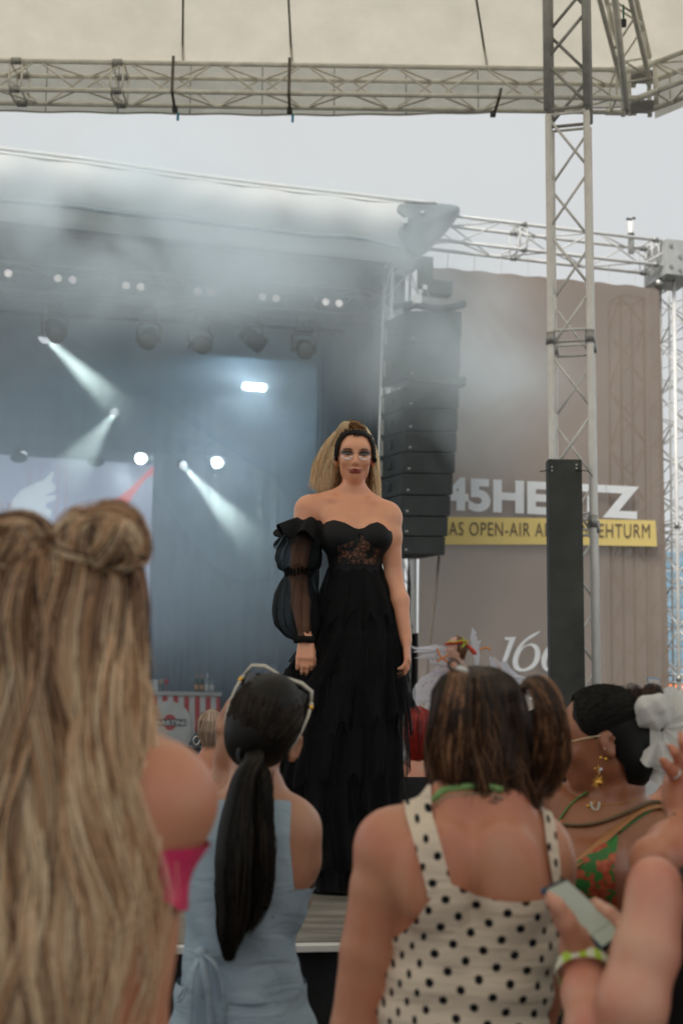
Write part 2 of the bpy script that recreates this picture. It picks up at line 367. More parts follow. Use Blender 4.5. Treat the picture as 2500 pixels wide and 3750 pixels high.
# honeycomb LED lamps
pc = thing('led_wash_light', '', 'stage light'); MB().lathe((0, 0, 0), [(.07, -.2), (.115, -.14), (.12, 0)], 20, np.array([[1, 0, 0], [0, 0, 1], [0, -1, 0]]).T).build('housing', M['head'], pc, True)
d = MB()
for r_, k in ((0, 1), (.038, 6), (.075, 12), (.1, 18)):
    for j in range(k):
        a = 2*math.pi*j/k; d.disc((r_*math.cos(a), -.015, r_*math.sin(a)), (0, -1, 0), .0125, 8, .008)
d.build('lens', M['lamp_white'], pc)
for i, (x, y, lb) in enumerate([(516, 1678, 'honeycomb LED lamp above the corner of the video screen'), (795, 1694, 'honeycomb LED lamp hanging clear between screen and woman in black')]):
    o = pc if i == 0 else dup(pc); o.location = tuple(FP(x, y, 6.8)); o.rotation_euler = (0, 0, .15); o['label'] = lb; o['group'] = 'honeycomb LED lamps'
    l = bpy.data.lights.new('wash', 'SPOT'); l.energy = 900; l.spot_size = 1.9; l.spot_blend = 1; l.shadow_soft_size = .12; l.color = (.78, .92, 1); lo_ = bpy.data.objects.new('wash_lamp', l); COL.objects.link(lo_); lo_.parent = o; lo_.location = (0, -.06, 0); lo_.rotation_euler = (math.pi/2-.25, 0, 0)
# beam lamps and their light
def spotlight(p0, p1, lab, rad, power, ang, col=(.86, 1, .93)):
    d = nrm(p1-p0); t = thing('beam_light', lab, 'stage light', tuple(p0), 'beam lights at the back of the stage')
    u, w = frame(d); R = np.array([u, w, d]).T
    MB().lathe(p0-d*.1, [(rad*.7, -.3), (rad*1.15, -.2), (rad*1.2, .0)], 18, R).build('housing', M['head'], t, True)
    MB().lathe(p0-d*.1, [(rad, .004), (rad*.9, .02), (rad*.5, .03)], 18, R).build('lens', M['lamp_white'], t, True)
    l = bpy.data.lights.new('beam', 'SPOT'); l.energy = power; l.spot_size = math.radians(ang); l.spot_blend = .35; l.shadow_soft_size = rad*.6; l.color = col
    o = bpy.data.objects.new('beam_lamp', l); COL.objects.link(o); o.parent = t; o.rotation_euler = Vector(-d).to_track_quat('Z', 'Y').to_euler()
    return t
BEAMS = [((172, 1237), 5.6, (545, 1585), .1, 'brightest beam lamp, sending a long white shaft down to the right', .13, 14000, 6),
         ((418, 1513), 7.4, (270, 1715), 2.5, 'beam lamp with a pale shaft falling left across the video screen', .09, 4500, 7),
         ((90, 1674), 7.0, (230, 1860), 5.0, 'small beam lamp on the top edge of the video screen', .085, 2500, 7),
         ((675, 1708), 6.8, (900, 1960), 2.0, 'small beam lamp shining down between the two honeycomb lamps', .08, 9000, 6)]
for (a, oa, b, ob, lb, rad, pw, an) in BEAMS: spotlight(FP(*a, oa), FP(*b, ob), lb, rad, pw, an)
sb = thing('strobe_light', 'bright oval strobe lamp glowing blue white under the moving lights', 'stage light', tuple(FP(930, 1420, 6)))
q = [FP(899, 1418, 6), FP(961, 1422, 6)]
MB().path([q[0], q[1]], .07, 14).build('housing', M['head'], sb, True); MB().path([q[0]-SV*.03, q[1]-SV*.03], .074, 14).ball(q[0]-SV*.03, .074).ball(q[1]-SV*.03, .074).build('tube_lamp', M['lamp_strobe'], sb, True)
l = bpy.data.lights.new('strobe', 'AREA'); l.shape = 'RECTANGLE'; l.size = .45; l.size_y = .14; l.energy = 900; l.color = (.64, .84, 1)
o = bpy.data.objects.new('strobe_glow', l); COL.objects.link(o); o.parent = sb; o.location = tuple(-SV*.13); o.rotation_euler = (math.pi/2, 0, A15)

# ---------------------------------------------------------------- video screen
vsn = thing('video_screen', 'big pale grey video screen with a red wedge and white shape', 'screen', tuple(FP(0, 2000, 7.6)))
def scrm(name, col, e): return mat(name, (.02, .02, .02), .4, var=0, emit=lin(col), estr=e)
MB().hexa([FP(-700, 2420, 7.6), FP(537, 2420, 7.6), FP(563, 1702, 7.6), FP(-700, 1618, 7.6)], SV*.12).build('display', scrm('screen glow', (168, 178, 200), 1.35), vsn)
def decal(name, pts, m, off, par, smooth_n=0, th=.004):
    pts = spl(pts, smooth_n) if smooth_n else pts; v, f = flat_shape([[(x, -y) for x, y in pts]])
    return mk(name, [FP(x, -y, off) for x, y in v], f, m, par)
decal('red_wedge', [(563, 1703), (543, 1723), (470, 1795), (425, 1830), (390, 1856), (300, 1960), (300, 2100), (420, 1945), (447, 1885), (490, 1812), (538, 1750), (561, 1738)], scrm('screen red', (245, 80, 72), 1.5), 7.59, vsn)
decal('white_shape', [(30, 1890), (40, 1845), (75, 1800), (130, 1770), (165, 1755), (185, 1735), (200, 1728), (190, 1765), (205, 1780), (195, 1800), (165, 1815), (205, 1815), (200, 1830), (170, 1845), (170, 1860), (190, 1870), (180, 1900), (120, 2000), (20, 2000)], scrm('screen white', (206, 220, 228), 1.5), 7.59, vsn, 4)
for x in (108, 147, 213, 245): decal('pink_line', [(x, 1685), (x+5, 1685), (x-3, 1905), (x-8, 1905)], scrm('screen pink', (196, 165, 175), 1.0), 7.592, vsn)
for x, y in ((70, 1676), (352, 1690)):
    t = thing('floor_spot', 'dark lamp housing poking over the screen edge, ' + ('near the small beam lamp' if x < 100 else 'between the two shafts of light'), 'stage light', tuple(FP(x, y, 7.0)))
    MB().ball(FP(x, y, 7.0), (.17, .1, .1), 14, 8).tube(FP(x, y, 7.0), FP(x, y-22, 7), .03).build('housing', M['head'], t, True)

# ---------------------------------------------------------------- smoke
sm = bpy.data.materials.new('smoke'); sm.use_nodes = True; nt = sm.node_tree; nt.nodes.clear(); N = nt.nodes; L = nt.links
pv = N.new('ShaderNodeVolumePrincipled'); out = N.new('ShaderNodeOutputMaterial'); L.new(pv.outputs[0], out.inputs['Volume'])
pv.inputs['Color'].default_value = (.88, .965, 1, 1); pv.inputs['Anisotropy'].default_value = 0.1
tc = N.new('ShaderNodeTexCoord')
def math_(op, a, b=None, c=None):
    m = N.new('ShaderNodeMath'); m.operation = op
    for i, x in enumerate((a, b, c)):
        if x is None: continue
        if hasattr(x, 'is_output') or hasattr(x, 'links'): L.new(x, m.inputs[i])
        else: m.inputs[i].default_value = x
    return m.outputs[0]
nz = N.new('ShaderNodeTexNoise'); nz.inputs['Scale'].default_value = .55; nz.inputs['Detail'].default_value = 5.0; nz.inputs['Roughness'].default_value = .55; nz.inputs['Distortion'].default_value = .6
L.new(tc.outputs['Object'], nz.inputs['Vector'])
sx = N.new('ShaderNodeSeparateXYZ'); L.new(tc.outputs['Object'], sx.inputs[0])     # object axes: X along facade, Y into stage, Z up; origin at tower foot
def blob(c, r, s):                                   # soft round cloud
    vm = N.new('ShaderNodeVectorMath'); vm.operation = 'SUBTRACT'; L.new(tc.outputs['Object'], vm.inputs[0]); vm.inputs[1].default_value = c
    v2 = N.new('ShaderNodeVectorMath'); v2.operation = 'DIVIDE'; L.new(vm.outputs[0], v2.inputs[0]); v2.inputs[1].default_value = r
    v3 = N.new('ShaderNodeVectorMath'); v3.operation = 'LENGTH'; L.new(v2.outputs[0], v3.inputs[0])
    return math_('MULTIPLY', math_('MAXIMUM', math_('SUBTRACT', 1.0, v3.outputs['Value']), 0.0), s)
nn = math_('MULTIPLY', math_('MAXIMUM', math_('SUBTRACT', nz.outputs[0], .37), 0.0), 3.9)
def loc(px, py, off):
    p = FP(px, py, off)-S0; return (float(p@SU), float(off), float(p[2]))
terms = [blob(loc(300, 1000, -.4), (6, 1.6, .95), .34), blob(loc(950, 1480, 3.6), (3.0, 2.6, 2.8), .8), blob(loc(560, 840, -.9), (3.2, 2.0, 1.7), 1.5), blob(loc(150, 900, -.8), (4.2, 2.0, 2.0), .6), blob(loc(1250, 1150, -.6), (2.4, 2.4, 1.7), .55), blob(loc(1600, 1250, -1.2), (1.7, 1.6, 2.0), .8),
         blob(loc(1720, 1450, -1.3), (1.6, 1.2, 1.6), .45), blob(loc(1500, 880, -1.2), (2.2, 1.5, 1.2), .45), blob(loc(450, 1250, 2.5), (5, 3.0, 2.6), .26), blob(loc(760, 2150, 4), (2.2, 2.4, 1.7), .22), blob(loc(300, 1800, 3), (4.5, 3, 3), .14), blob(loc(1900, 1350, -1.2), (1.8, 1.2, 1.5), .3)]
acc = terms[0]
for q in terms[1:]: acc = math_('ADD', acc, q)
inside = math_('MULTIPLY', math_('GREATER_THAN', sx.outputs[1], 1.9), math_('LESS_THAN', sx.outputs[0], .4))
hz_ = math_('MINIMUM', math_('MAXIMUM', math_('MULTIPLY', math_('SUBTRACT', sx.outputs[2], 1.3), .4), .16), 1.0)
dens = math_('ADD', math_('MULTIPLY', acc, nn), math_('MULTIPLY', math_('MULTIPLY', inside, hz_), math_('ADD', .115, math_('MULTIPLY', nn, .12))))
L.new(dens, pv.inputs['Density'])
b = MB().box((-5.5, 3.2, 5.7), (10.3, 6.3, 4.7)); so_ = b.build('smoke', sm); so_.location = tuple(S0); so_.rotation_euler = (0, 0, A15)
setp(so_, kind='stuff'); so_['label'] = 'pale blue stage smoke drifting over the stage and roof'

# ---------------------------------------------------------------- bar with bottles
OB = 5.2
bar = thing('bar_counter', 'red and white striped bar counter with round marble brand sign', 'bar', tuple(FP(650, 2735, OB)))
def bq(x0, x1, y0, y1, o=0): return [FP(x0, y1, OB-o), FP(x1, y1, OB-o), FP(x1, y0, OB-o), FP(x0, y0, OB-o)]
wm = mat('bar white', (.72, .72, .70), .5, var=.05); rm = mat('bar red', (.60, .05, .055), .5, var=.05)
q = [FP(330, 2729, OB), FP(806, 2737, OB), FP(806, 2550, OB), FP(330, 2543, OB)]; MB().hexa(q, SV*.55).build('counter_body', wm, bar)
q = [FP(322, 2542, OB)-SV*.06, FP(809, 2549, OB)-SV*.06, FP(809, 2535, OB)-SV*.06, FP(322, 2528, OB)-SV*.06]; MB().hexa(q, SV*.68).build('counter_top', mat('counter grey', (.55, .55, .52), .4), bar)
for i in range(12):
    x = 792-39.4*i; x1 = min(x+19, 806); MB().hexa([FP(x, 2734+(x-800)*.016, OB)-SV*.004, FP(x1, 2735+(x-800)*.016, OB)-SV*.004, FP(x1, 2551+(x-800)*.015, OB)-SV*.004, FP(x, 2551+(x-800)*.015, OB)-SV*.004], SV*.003).build('stripe', rm, bar)
mar = mat('marble', (.70, .70, .67), .35, var=.12, nscale=4)
arch = [(617+82*math.cos(a), 2649-82*math.sin(a)) for a in np.linspace(0, math.pi, 30)]+[(535, 2730), (699, 2733)]
v, f = flat_shape([[(x, -y) for x, y in arch]]); solid(mk('sign_panel', [FP(x, -y, OB)-SV*.025 for x, y in v], f, mar, bar), .03)
ball = [(621+24.5*math.cos(a), 2645+29*math.sin(a)) for a in np.linspace(0, 2*math.pi, 32, False)]
v, f = flat_shape([[(x, -y) for x, y in ball]]); mk('red_ball', [FP(x, -y, OB)-SV*.05 for x, y in v], f, rm, bar)
MB().hexa([FP(563, 2657, OB)-SV*.058, FP(680, 2659, OB)-SV*.058, FP(680, 2634, OB)-SV*.058, FP(563, 2632, OB)-SV*.058], SV*.004).build('name_band', M['black'], bar)
def lettering(name, body, quad, fn, m, par, bold=.02, space=1.0, shear=0, words=False):
    v, f = text2d(body, bold, space); a, b_, c, d_ = [np.array(p, float) for p in quad]   # bl br tr tl in measured points
    out = []
    for x, y in v:
        p = (a*(1-x)+b_*x)*(1-y)+(d_*(1-x)+c*x)*y; out.append(fn(p[0]+shear*y, p[1]))
    if not words: return mk(name, out, f, m, par)
    xs = np.sort(v[:, 0]); cuts = [(xs[i]+xs[i+1])/2 for i in range(len(xs)-1) if xs[i+1]-xs[i] > .0125]      # one mesh per word
    fx = [int(np.searchsorted(cuts, np.mean([v[i][0] for i in q]))) for q in f]
    for k in sorted(set(fx)):
        fk = [q for q, a_ in zip(f, fx) if a_ == k]; ids = sorted({i for q in fk for i in q}); mp = {i: j for j, i in enumerate(ids)}; mk(name, [out[i] for i in ids], [tuple(mp[i] for i in q) for q in fk], m, par)
lettering('lettering', 'MARTINI', [(567, 2655), (675, 2656), (675, 2638), (567, 2636)], lambda x, y: FP(x, y, OB)-SV*.064, M['white'], bar, .035, 1.05)
def bottle(px, lab, col, labc, capc, h, r, grp=None):
    base = FP(px, 2535+(px-800)*.015, OB+.15); t = thing('bottle', lab, 'bottle', tuple(base), 'bottles on the bar')
    MB().lathe(base, [(r*.8, 0), (r, .01), (r, h*.5), (r*.85, h*.6), (r*.35, h*.75), (r*.33, h*.98), (r*.38, h)], 14).build('glass_body', col, t, True)
    MB().lathe(base, [(r*1.03, h*.1), (r*1.03, h*.42)], 14).build('label', labc, t, True); MB().lathe(base, [(r*.42, h*.76), (r*.42, h*1.01)], 10).build('cap', capc, t, True)
gg = mat('green glass', (.01, .07, .035), .15); cg = mat('clear glass', (.35, .42, .40), .1); og = mat('orange foil', (.62, .27, .09), .45); wl = mat('white label', (.75, .75, .70), .6)
bottle(719, 'dark green bottle with orange label, first from the glasses', gg, og, og, .31, .038); bottle(738, 'dark green bottle with orange label beside the clear bottles', gg, og, og, .31, .038)
bottle(758, 'tall clear bottle with white label', cg, wl, wl, .33, .041); bottle(776, 'clear bottle with white label at the end of the bar', cg, wl, mat('blue cap', (.2, .3, .5), .4), .29, .036)
for px, lab, c in ((588, 'stemmed glass of pale drink on the bar', (.5, .38, .25)), (609, 'stemmed glass of red drink on the bar', (.5, .02, .04))):
    base = FP(px, 2533+(px-800)*.015, OB+.1); t = thing('cocktail_glass', lab, 'glass', tuple(base))
    MB().lathe(base, [(.035, 0), (.006, .01), (.006, .1), (.03, .12), (.045, .16), (.04, .205)], 14).build('bowl', mat('drink', c, .15), t, True)
ic = thing('ice_box', 'pale square box on the bar beside the glasses', 'box', tuple(FP(562, 2531, OB+.1)))
bevel(MB().hexa([FP(548, 2530, OB+.05), FP(580, 2531, OB+.05), FP(578, 2489, OB+.05), (FP(548, 2488, OB+.05))], SV*.25).build('shell', wm, ic), .01)
wd = thing('wedge_monitor', 'black wedge floor speaker in front of the striped bar', 'speaker', tuple(FP(740, 2735, 4)))
MB().add([FP(704, 2733, 4.2), FP(735, 2675, 4.2), FP(790, 2672, 4.2), FP(800, 2735, 4.2)]+[FP(704, 2733, 4.2)+SV*.5, FP(735, 2675, 4.2)+SV*.5, FP(790, 2672, 4.2)+SV*.5, FP(800, 2735, 4.2)+SV*.5], [(3, 2, 1, 0), (4, 5, 6, 7), (0, 1, 5, 4), (1, 2, 6, 5), (2, 3, 7, 6), (3, 0, 4, 7)]).build('cabinet', M['black'], wd)

# ---------------------------------------------------------------- hanging line array
LA = thing('line_array_speaker', 'long black hanging column of speaker cabinets beside the stage tower', 'speaker', tuple(FP(1590, 1110, -1.0)))
M['cab'] = mat('speaker grille', (.022, .027, .026), .6, var=.35, nscale=5, bump=.2, bscale=200); M['cabside'] = mat('speaker side', (.035, .042, .042), .5, var=.3, nscale=6)
ys = [1138, 1258, 1386, 1417, 1497, 1581, 1657, 1735, 1814, 1891, 1965, 2032]
def lx(y): return float(np.interp(y, [1130, 1400, 1650, 1870, 2035], [1492, 1481, 1475, 1464, 1460]))
def rx(y): return float(np.interp(y, [1130, 1400, 1650, 1870, 2035], [1690, 1680, 1668, 1645, 1621]))
back = SV*.62-SU*.16
for i in range(11):
    if i == 2: continue
    y0, y1 = ys[i]+1.0, ys[i+1]-1.5; sl_ = lambda x, y: y+(x-1575)*.015
    bend = float(np.interp(y0, [1130, 1700, 2035], [0, .05, .22]))
    q = [FP(lx(y1), sl_(lx(y1), y1), -1+bend+.03), FP(rx(y1), sl_(rx(y1), y1), -1+bend+.03), FP(rx(y0), sl_(rx(y0), y0), -1+bend), FP(lx(y0), sl_(lx(y0), y0), -1+bend)]
    c = bevel(MB().hexa(q, back).build('cabinet', M['cab'], LA), .008)
    bx = lx(y1)+22; MB().hexa([FP(bx, y1-15, -1.004+bend), FP(bx+8, y1-15, -1.004+bend), FP(bx+8, y1-21, -1.004+bend), FP(bx, y1-21, -1.004+bend)], SV*.01-SV*.02).build('badge', M['steel'], c)
    s0 = (q[0]+q[3])/2; MB().box(s0+back*.5-SU*.012, (.014, .05, .05), SR).build('handle', M['black'], c)
    MB().box(s0+back*.86-SU*.01, (.014, .015, .11), SR).build('side_bracket', M['alu_dark'], c); MB().box((q[1]+q[2])/2+SV*.08+SU*.01, (.016, .03, .12), SR).build('side_bracket', M['dark'], c)
fr = MB(); 
fr.path([FP(x, y, -.75) for x, y in ((1440, 1125), (1500, 1112), (1560, 1122), (1620, 1128), (1670, 1120), (1702, 1108))], .045, 6); fr.path([FP(x, y, -1.02) for x, y in ((1478, 1136), (1520, 1120), (1600, 1134), (1660, 1130), (1702, 1116))], .04, 6); fr.build('fly_frame', M['head'], LA, True)
MB().box(FP(1585, 1401, -.75), (.36, .2, .05), SR).box(FP(1690, 1401, -.9), (.03, .1, .06), SR).build('coupling_frame', M['dark'], LA)
MB().path([FP(1520, 1115, -.8), FP(1552, 1060, -.8), FP(1560, 960, -.6)], .012, 5).path([FP(1585, 1118, -.8), FP(1558, 1060, -.8)], .012, 5).build('chain', M['steel'], LA)
ho = thing('chain_hoist', 'dark motor hoist hanging above the speaker column', 'hoist', tuple(FP(1560, 1040, -.7)))
MB().box(FP(1556, 1000, -.7), (.09, .09, .22), SR).box(FP(1600, 1058, -.7), (.2, .1, .1), SR).build('motor', M['dark'], ho); MB().box(FP(1526, 1098, -.9), (.05, .04, .06), SR).build('control_box', M['white'], ho)
MB().box(FP(1555, 1052, -.85), (.03, .02, .03), SR).build('tag_plate', M['white'], ho)
ca = thing('hanging_cable', 'dark strap running down from the bottom of the speaker column', 'strap', tuple(FP(1607, 2040, -.6)))
MB().path([FP(1607, 2036, -.6), FP(1595, 2160, -.6), FP(1580, 2290, -.6), FP(1566, 2420, -.6), FP(1555, 2600, -.6)], .022, 6).build('webbing', M['strap'], ca)
cb = thing('cable_run', 'black cables tied down the lower part of the stage tower', 'cable', tuple(FP(1495, 2040, .1)))
for k in range(3): MB().path(spl([FP(1494+3*math.sin(i*1.7+k*2)+k*2, 2030+i*60, .1) for i in range(12)], 4, False), .014, 5).build('cable', M['cable'], cb, True)
dn = thing('white_cover_strip', 'narrow white cloth strip hanging beside the stage tower under the speakers', 'cloth strip', tuple(FP(1515, 2035, .3)))
mk('strip_cloth', *grid(lambda u, v: FP(1503+u*22, 2010+v*310, .3+.03*math.sin(u*9)), 8, 4), M['white'], dn, True)
bd = thing('black_side_cloth', 'black cloth panel below the white strip at the stage corner', 'cloth', tuple(FP(1515, 2400, .3)))
mk('cloth', *grid(lambda u, v: FP(1488+u*42, 2318+v*480, .32+.04*math.sin(u*14)), 14, 4), M['blackcloth'], bd, True)

# ---------------------------------------------------------------- printed banner
ban = thing('banner', 'tall grey brown mesh banner printed with white and yellow lettering', 'banner', tuple(FP(2000, 1900, .25)))
OBN = .25
def bx_(u, v):                                          # u across, v down
    xl, xr = 1545+v*-20, 2412+(2457-2412)*v*.98; x = xl+(xr-xl)*u; yt = 976+(x-1590)*.094+ (5*math.sin(u*math.pi*8)**2); yb = 2790; y = yt+(yb-yt)*v
    return x, y
def bnr(u, v):
    x, y = bx_(u, v); return FP(x, y, OBN)+SV*(.016*math.sin(u*9+v*5)*math.sin(v*7+1)+.004*math.sin(u*23-v*14)*math.sin(v*5))*(1 if v > .02 else 0)
def BP(x, y, o): return FP(x, y, OBN-.09-o)
bm = fabric('banner mesh', (.36, .285, .232), .3, .75, var=.12, nscale=.5, bump=.15, bscale=1.5, alpha=.93)
mk('mesh_cloth', *grid(bnr, 70, 60), bm, ban, True)
ink = mat('white print', (.80, .82, .83), .7, var=.05); yel = mat('yellow print', (.80, .62, .22), .7, var=.05, nscale=1); brn = mat('brown print', (.15, .11, .08), .7)
kg = 1.0
lettering('lettering', '45HERTZ', [(1622, 1868), (2338, 1903), (2338, 1781), (1622, 1745)], lambda x, y: BP(x, y, .006), ink, ban, .045, 1.02)
mk('yellow_band', [BP(x, y, .0) for x, y in ((1590, 1994), (2000, 1994), (2404, 2001), (2398, 1906), (2000, 1897), (1590, 1893))], [(0, 1, 4, 5), (1, 2, 3, 4)], yel, ban)
lettering('lettering', 'DAS OPEN-AIR AM FERNSEHTURM', [(1610, 1960), (2378, 1970), (2378, 1919), (1610, 1911)], lambda x, y: BP(x, y, .01), brn, ban, .0, 1.12, words=True)
one = [(1845, 2334), (1850, 2344), (1864, 2343), (1836, 2426), (1852, 2426), (1888, 2332)]
six = [(1977, 2311), (1935, 2330), (1900, 2362), (1880, 2400), (1876, 2430), (1886, 2452), (1910, 2459), (1945, 2450), (1970, 2425), (1977, 2392), (1968, 2366), (1945, 2356), (1918, 2366), (1905, 2378), (1925, 2350), (1955, 2330)]
sxi = [(1938, 2364), (1955, 2376), (1957, 2400), (1948, 2428), (1926, 2446), (1908, 2448), (1896, 2432), (1899, 2402), (1915, 2374)]
zero = [(2030, 2356), (2000, 2372), (1982, 2408), (1984, 2440), (2002, 2458), (2035, 2450), (2062, 2415), (2062, 2376), (2046, 2358)]; zi = [(2035, 2366), (2048, 2384), (2044, 2414), (2020, 2444), (2004, 2446), (1999, 2425), (2010, 2388)]
for nm, lps in (('lettering', [one]), ('lettering', [spl(six, 4), spl(sxi, 4)]), ('lettering', [spl(zero, 4), spl(zi, 4)])):
    v, f = flat_shape([[(x, -y) for x, y in lp] for lp in lps]); mk(nm, [BP(x, -y, .006) for x, y in v], f, ink, ban)
for q in ([(1938, 2492), (1949, 2492), (1949, 2560), (1938, 2560)], [(2002, 2498), (2010, 2498), (1994, 2560), (1984, 2560)]): mk('lettering', [BP(x, y, .006) for x, y in q], [(0, 1, 2, 3)], ink, ban)
# truss above the banner, its tower and block
box_truss('banner_truss', FP(1480, 836, .45), FP(2480, 952, .45), .42, m='alu_white', r=.03, rb=.013, step=.75, label='white horizontal truss the banner hangs from', joints=(1.9, 4.2))
for i in range(8):
    x = 1640+i*98; MB().tube(FP(x, 912+(x-1569)*.0955, .3), FP(x-3, 980+(x-1590)*.094, .28), .006, n=4).build('tie', M['white'], ban)
box_truss('banner_tower', FP(2485, 2000, .55)*[1, 1, 0], FP(2485, 1000, .55)*[1, 1, 0]+UP*FP(2485, 985, .55)[2], .46, up=tuple(SV), m='alu_white', r=.03, rb=.014, step=.42, label='white truss tower at the side of the banner', joints=(2.2, 4.6))
box_truss('banner_tower', FP(2290, 2000, 1.1)*[1, 1, 0], FP(2290, 1100, 1.1), .42, up=tuple(SV), m='alu_dark', step=.5, label='truss tower showing faintly through the banner cloth')
box_truss('scaffold_brace', FP(2475, 2000, 1.5)*[1, 1, 0], FP(2475, 1010, 1.5)*[1, 1, 0]+UP*FP(2475, 1010, 1.5)[2], .7, up=tuple(SV), m='alu_white', r=.02, rb=.011, step=.34, label='thin white scaffold lattice behind the banner tower', cat='scaffold')
cbk = thing('corner_block', 'white bolted steel block joining banner truss and tower', 'rigging block', tuple(FP(2490, 935, .4)))
bevel(MB().hexa([FP(2438, 1003, .1), FP(2560, 1016, .1), FP(2560, 885, .1), FP(2438, 873, .1)], SV*.75).build('block_plate', mat('block grey', (.52, .53, .52), .5), cbk), .01)
b = MB()
for x, y in ((2455, 900), (2488, 940), (2455, 975), (2488, 990)): b.disc(FP(x, y, .1), -SV, .03, 8, .02)
b.build('bolt', M['steel'], cbk)
b = MB()
for x, y in ((2410, 1040), (2436, 1015), (2452, 1015)): b.tube(FP(x, y, .2), FP(x, y, .5), .07, n=10)
b.build('wheel', M['steel'], cbk, True)
ws = thing('weather_sensor', 'small weather station mast with spinning cups standing on the white truss', 'weather sensor', tuple(FP(2308, 930, .3)))
MB().tube(FP(2310, 928, .3), FP(2307, 812, .3), .05, n=10).build('mast', M['alu_white'], ws, True); MB().tube(FP(2308, 872, .3), FP(2308, 855, .3), .056, n=10).build('band', M['dark'], ws, True)
b = MB().tube(FP(2296, 801, .3), FP(2320, 799, .3), .008)
for x, y in ((2296, 802), (2307, 804), (2320, 799)): b.ball(FP(x, y, .3), .025, 8, 6)
b.build('cup_rotor', M['dark'], ws)

# far building behind the lattice
fb = thing('office_building', 'far white office building with blue glass bands behind the lattice', 'building', tuple(P(2500, 2600, 60)*[1, 1, 0]))
c = P(2500, 2300, 60); zt = P(2500, 1985, 60)[2]; x0 = P(2405, 2300, 60)[0]
MB().box((x0+8, 66, zt/2), (8, 6, zt/2)).build('wall', mat('render white', (.62, .64, .66), .7, var=.1), fb)
bl_ = mat('blue glass', (.30, .48, .62), .25, var=.4, nscale=1.5)
for k in range(9): MB().box((x0+8, 59.97, 1.6+k*(zt-2)/8.5), (7.8, .03, .38)).build('window_band', bl_, fb)
kk = thing('market_stand', 'orange and red awning far away at the foot of the lattice', 'awning', tuple(P(2480, 2570, 40)*[1, 1, 0]))
MB().hexa([P(2448, 2590, 40), P(2700, 2590, 40), P(2700, 2548, 40), P(2456, 2548, 40)], (0, 1.5, .4)).build('awning_cloth', mat('orange cloth', (.75, .20, .05), .7, var=.3, nscale=1.5), kk)
MB().box((P(2580, 2600, 40)[0], 41, P(2580, 2590, 40)[2]/2), (.9, .8, P(2580, 2590, 40)[2]/2)).build('counter', M['white'], kk)

# ================================================================ CANOPY OVER THE CROWD
BZ = 7.59; BY = 11.65; OC = np.array([-.63, 3.32]); RI = BY-OC[1]; RC = RI/math.cos(math.pi/8)
def oc(k, r=RC): a = math.radians(67.5-45*k); return np.array([OC[0]+r*math.cos(a), OC[1]+r*math.sin(a)])   # corner 0 = front right, going clockwise
M['canopy'] = fabric('canopy cloth', (.80, .745, .63), .54, .8, var=.10, nscale=2.2, bump=.12, bscale=5)
M['valance'] = fabric('valance cloth', (.90, .86, .76), .68, .8, var=.14, nscale=3, bump=.12, bscale=5)
cano = thing('canopy_roof', 'cream tent canopy with dark seams stretched overhead', 'canopy', (float(OC[0]), float(OC[1]), 0.))
PK = np.array([OC[0], OC[1], 10.55]); ZE = 7.95
for k in range(8):
    a, b_ = oc(k, RC+.22), oc(k-1, RC+.22)
    def pf(u, v, a=a, b_=b_):
        e = a*(1-u)+b_*u; z = ZE+(PK[2]-ZE)*v-.10*math.sin(math.pi*v)*math.sin(math.pi*u)-.035*math.exp(-((v-.0)/.02)**2); q = e*(1-v)+PK[:2]*v
        return (q[0], q[1], z)
    mk('roof_panel', *grid(pf, 21, 17), M['canopy'], cano, True)
sm_ = mat('seam cord', (.13, .115, .075), .8, var=.3, nscale=20)
e0, e1 = oc(-1, RC+.22), oc(0, RC+.22)
for px in (668, 1068, 1782):
    p = P(px, 235, BY+.2); u = (p[0]-e0[0])/(e1[0]-e0[0]); pts = [np.array(((e0*(1-u)+e1*u)*(1-v)+PK[:2]*v).tolist()+[ZE+(PK[2]-ZE)*v-.10*math.sin(math.pi*v)*math.sin(math.pi*u)-.012]) for v in np.linspace(0, .9, 14)]
    MB().path(pts, .011, 5).build('seam', sm_, cano, True)
def val(a, b_, zb, u0=0., u1=1., flare=0):
    def fn(u, v):
        w = u0+(u1-u0)*u; e = a*(1-w)+b_*w; return (e[0], e[1], ZE+(zb(w)-ZE)*v-.0)
    return grid(fn, 60, 5)
def zb0(w):
    x = e0[0]+(e1[0]-e0[0])*w; return 7.38+(.15*max(0, (x+1.2)/4)**2)+.006*math.sin(x*9)
mk('valance', *val(e0, e1, zb0, 0, .972), M['valance'], cano, True)
for i in range(9):
    w_ = .07+i*.1; e_ = e0*(1-w_)+e1*w_; MB().path([np.array([e_[0], e_[1]-.012, ZE-.06]), np.array([e_[0]+.004, e_[1]-.012, zb0(w_)+.01])], .004, 5).build('seam', sm_, cano, True)
MB().path([np.array([*((e0*(1-w_)+e1*w_)-[0, .006]), zb0(w_)+.012]) for w_ in np.linspace(0, .972, 60)], .007, 5).build('hem_cord', mat('hem cord', (.45, .43, .38), .7), cano, True)
e2 = oc(1, RC+.22); mk('valance', *val(e1, e2, lambda w: 7.36+.45*(w*(1-w)), .018, 1), M['valance'], cano, True)
for k in (-3, -2, 2, 3, 4): mk('valance', *val(oc(k, RC+.22), oc(k+1, RC+.22), lambda w: 7.38), M['valance'], cano, True)
mk('valance', *val(oc(-2, RC+.22), e0, lambda w: 7.38, 0, .98), M['valance'], cano, True)
def beam(k, lab, joints=(), trim=(.25, .25)):
    a, b_ = oc(k-1), oc(k); d = nrm(b_-a); A = np.array([*(a+d*trim[0]), BZ]); B = np.array([*(b_-d*trim[1]), BZ])
    return box_truss('canopy_beam', A, B, .29, m='alu', step=.42, label=lab, joints=joints, group=None)
LB = 2*RC*math.sin(math.pi/8)
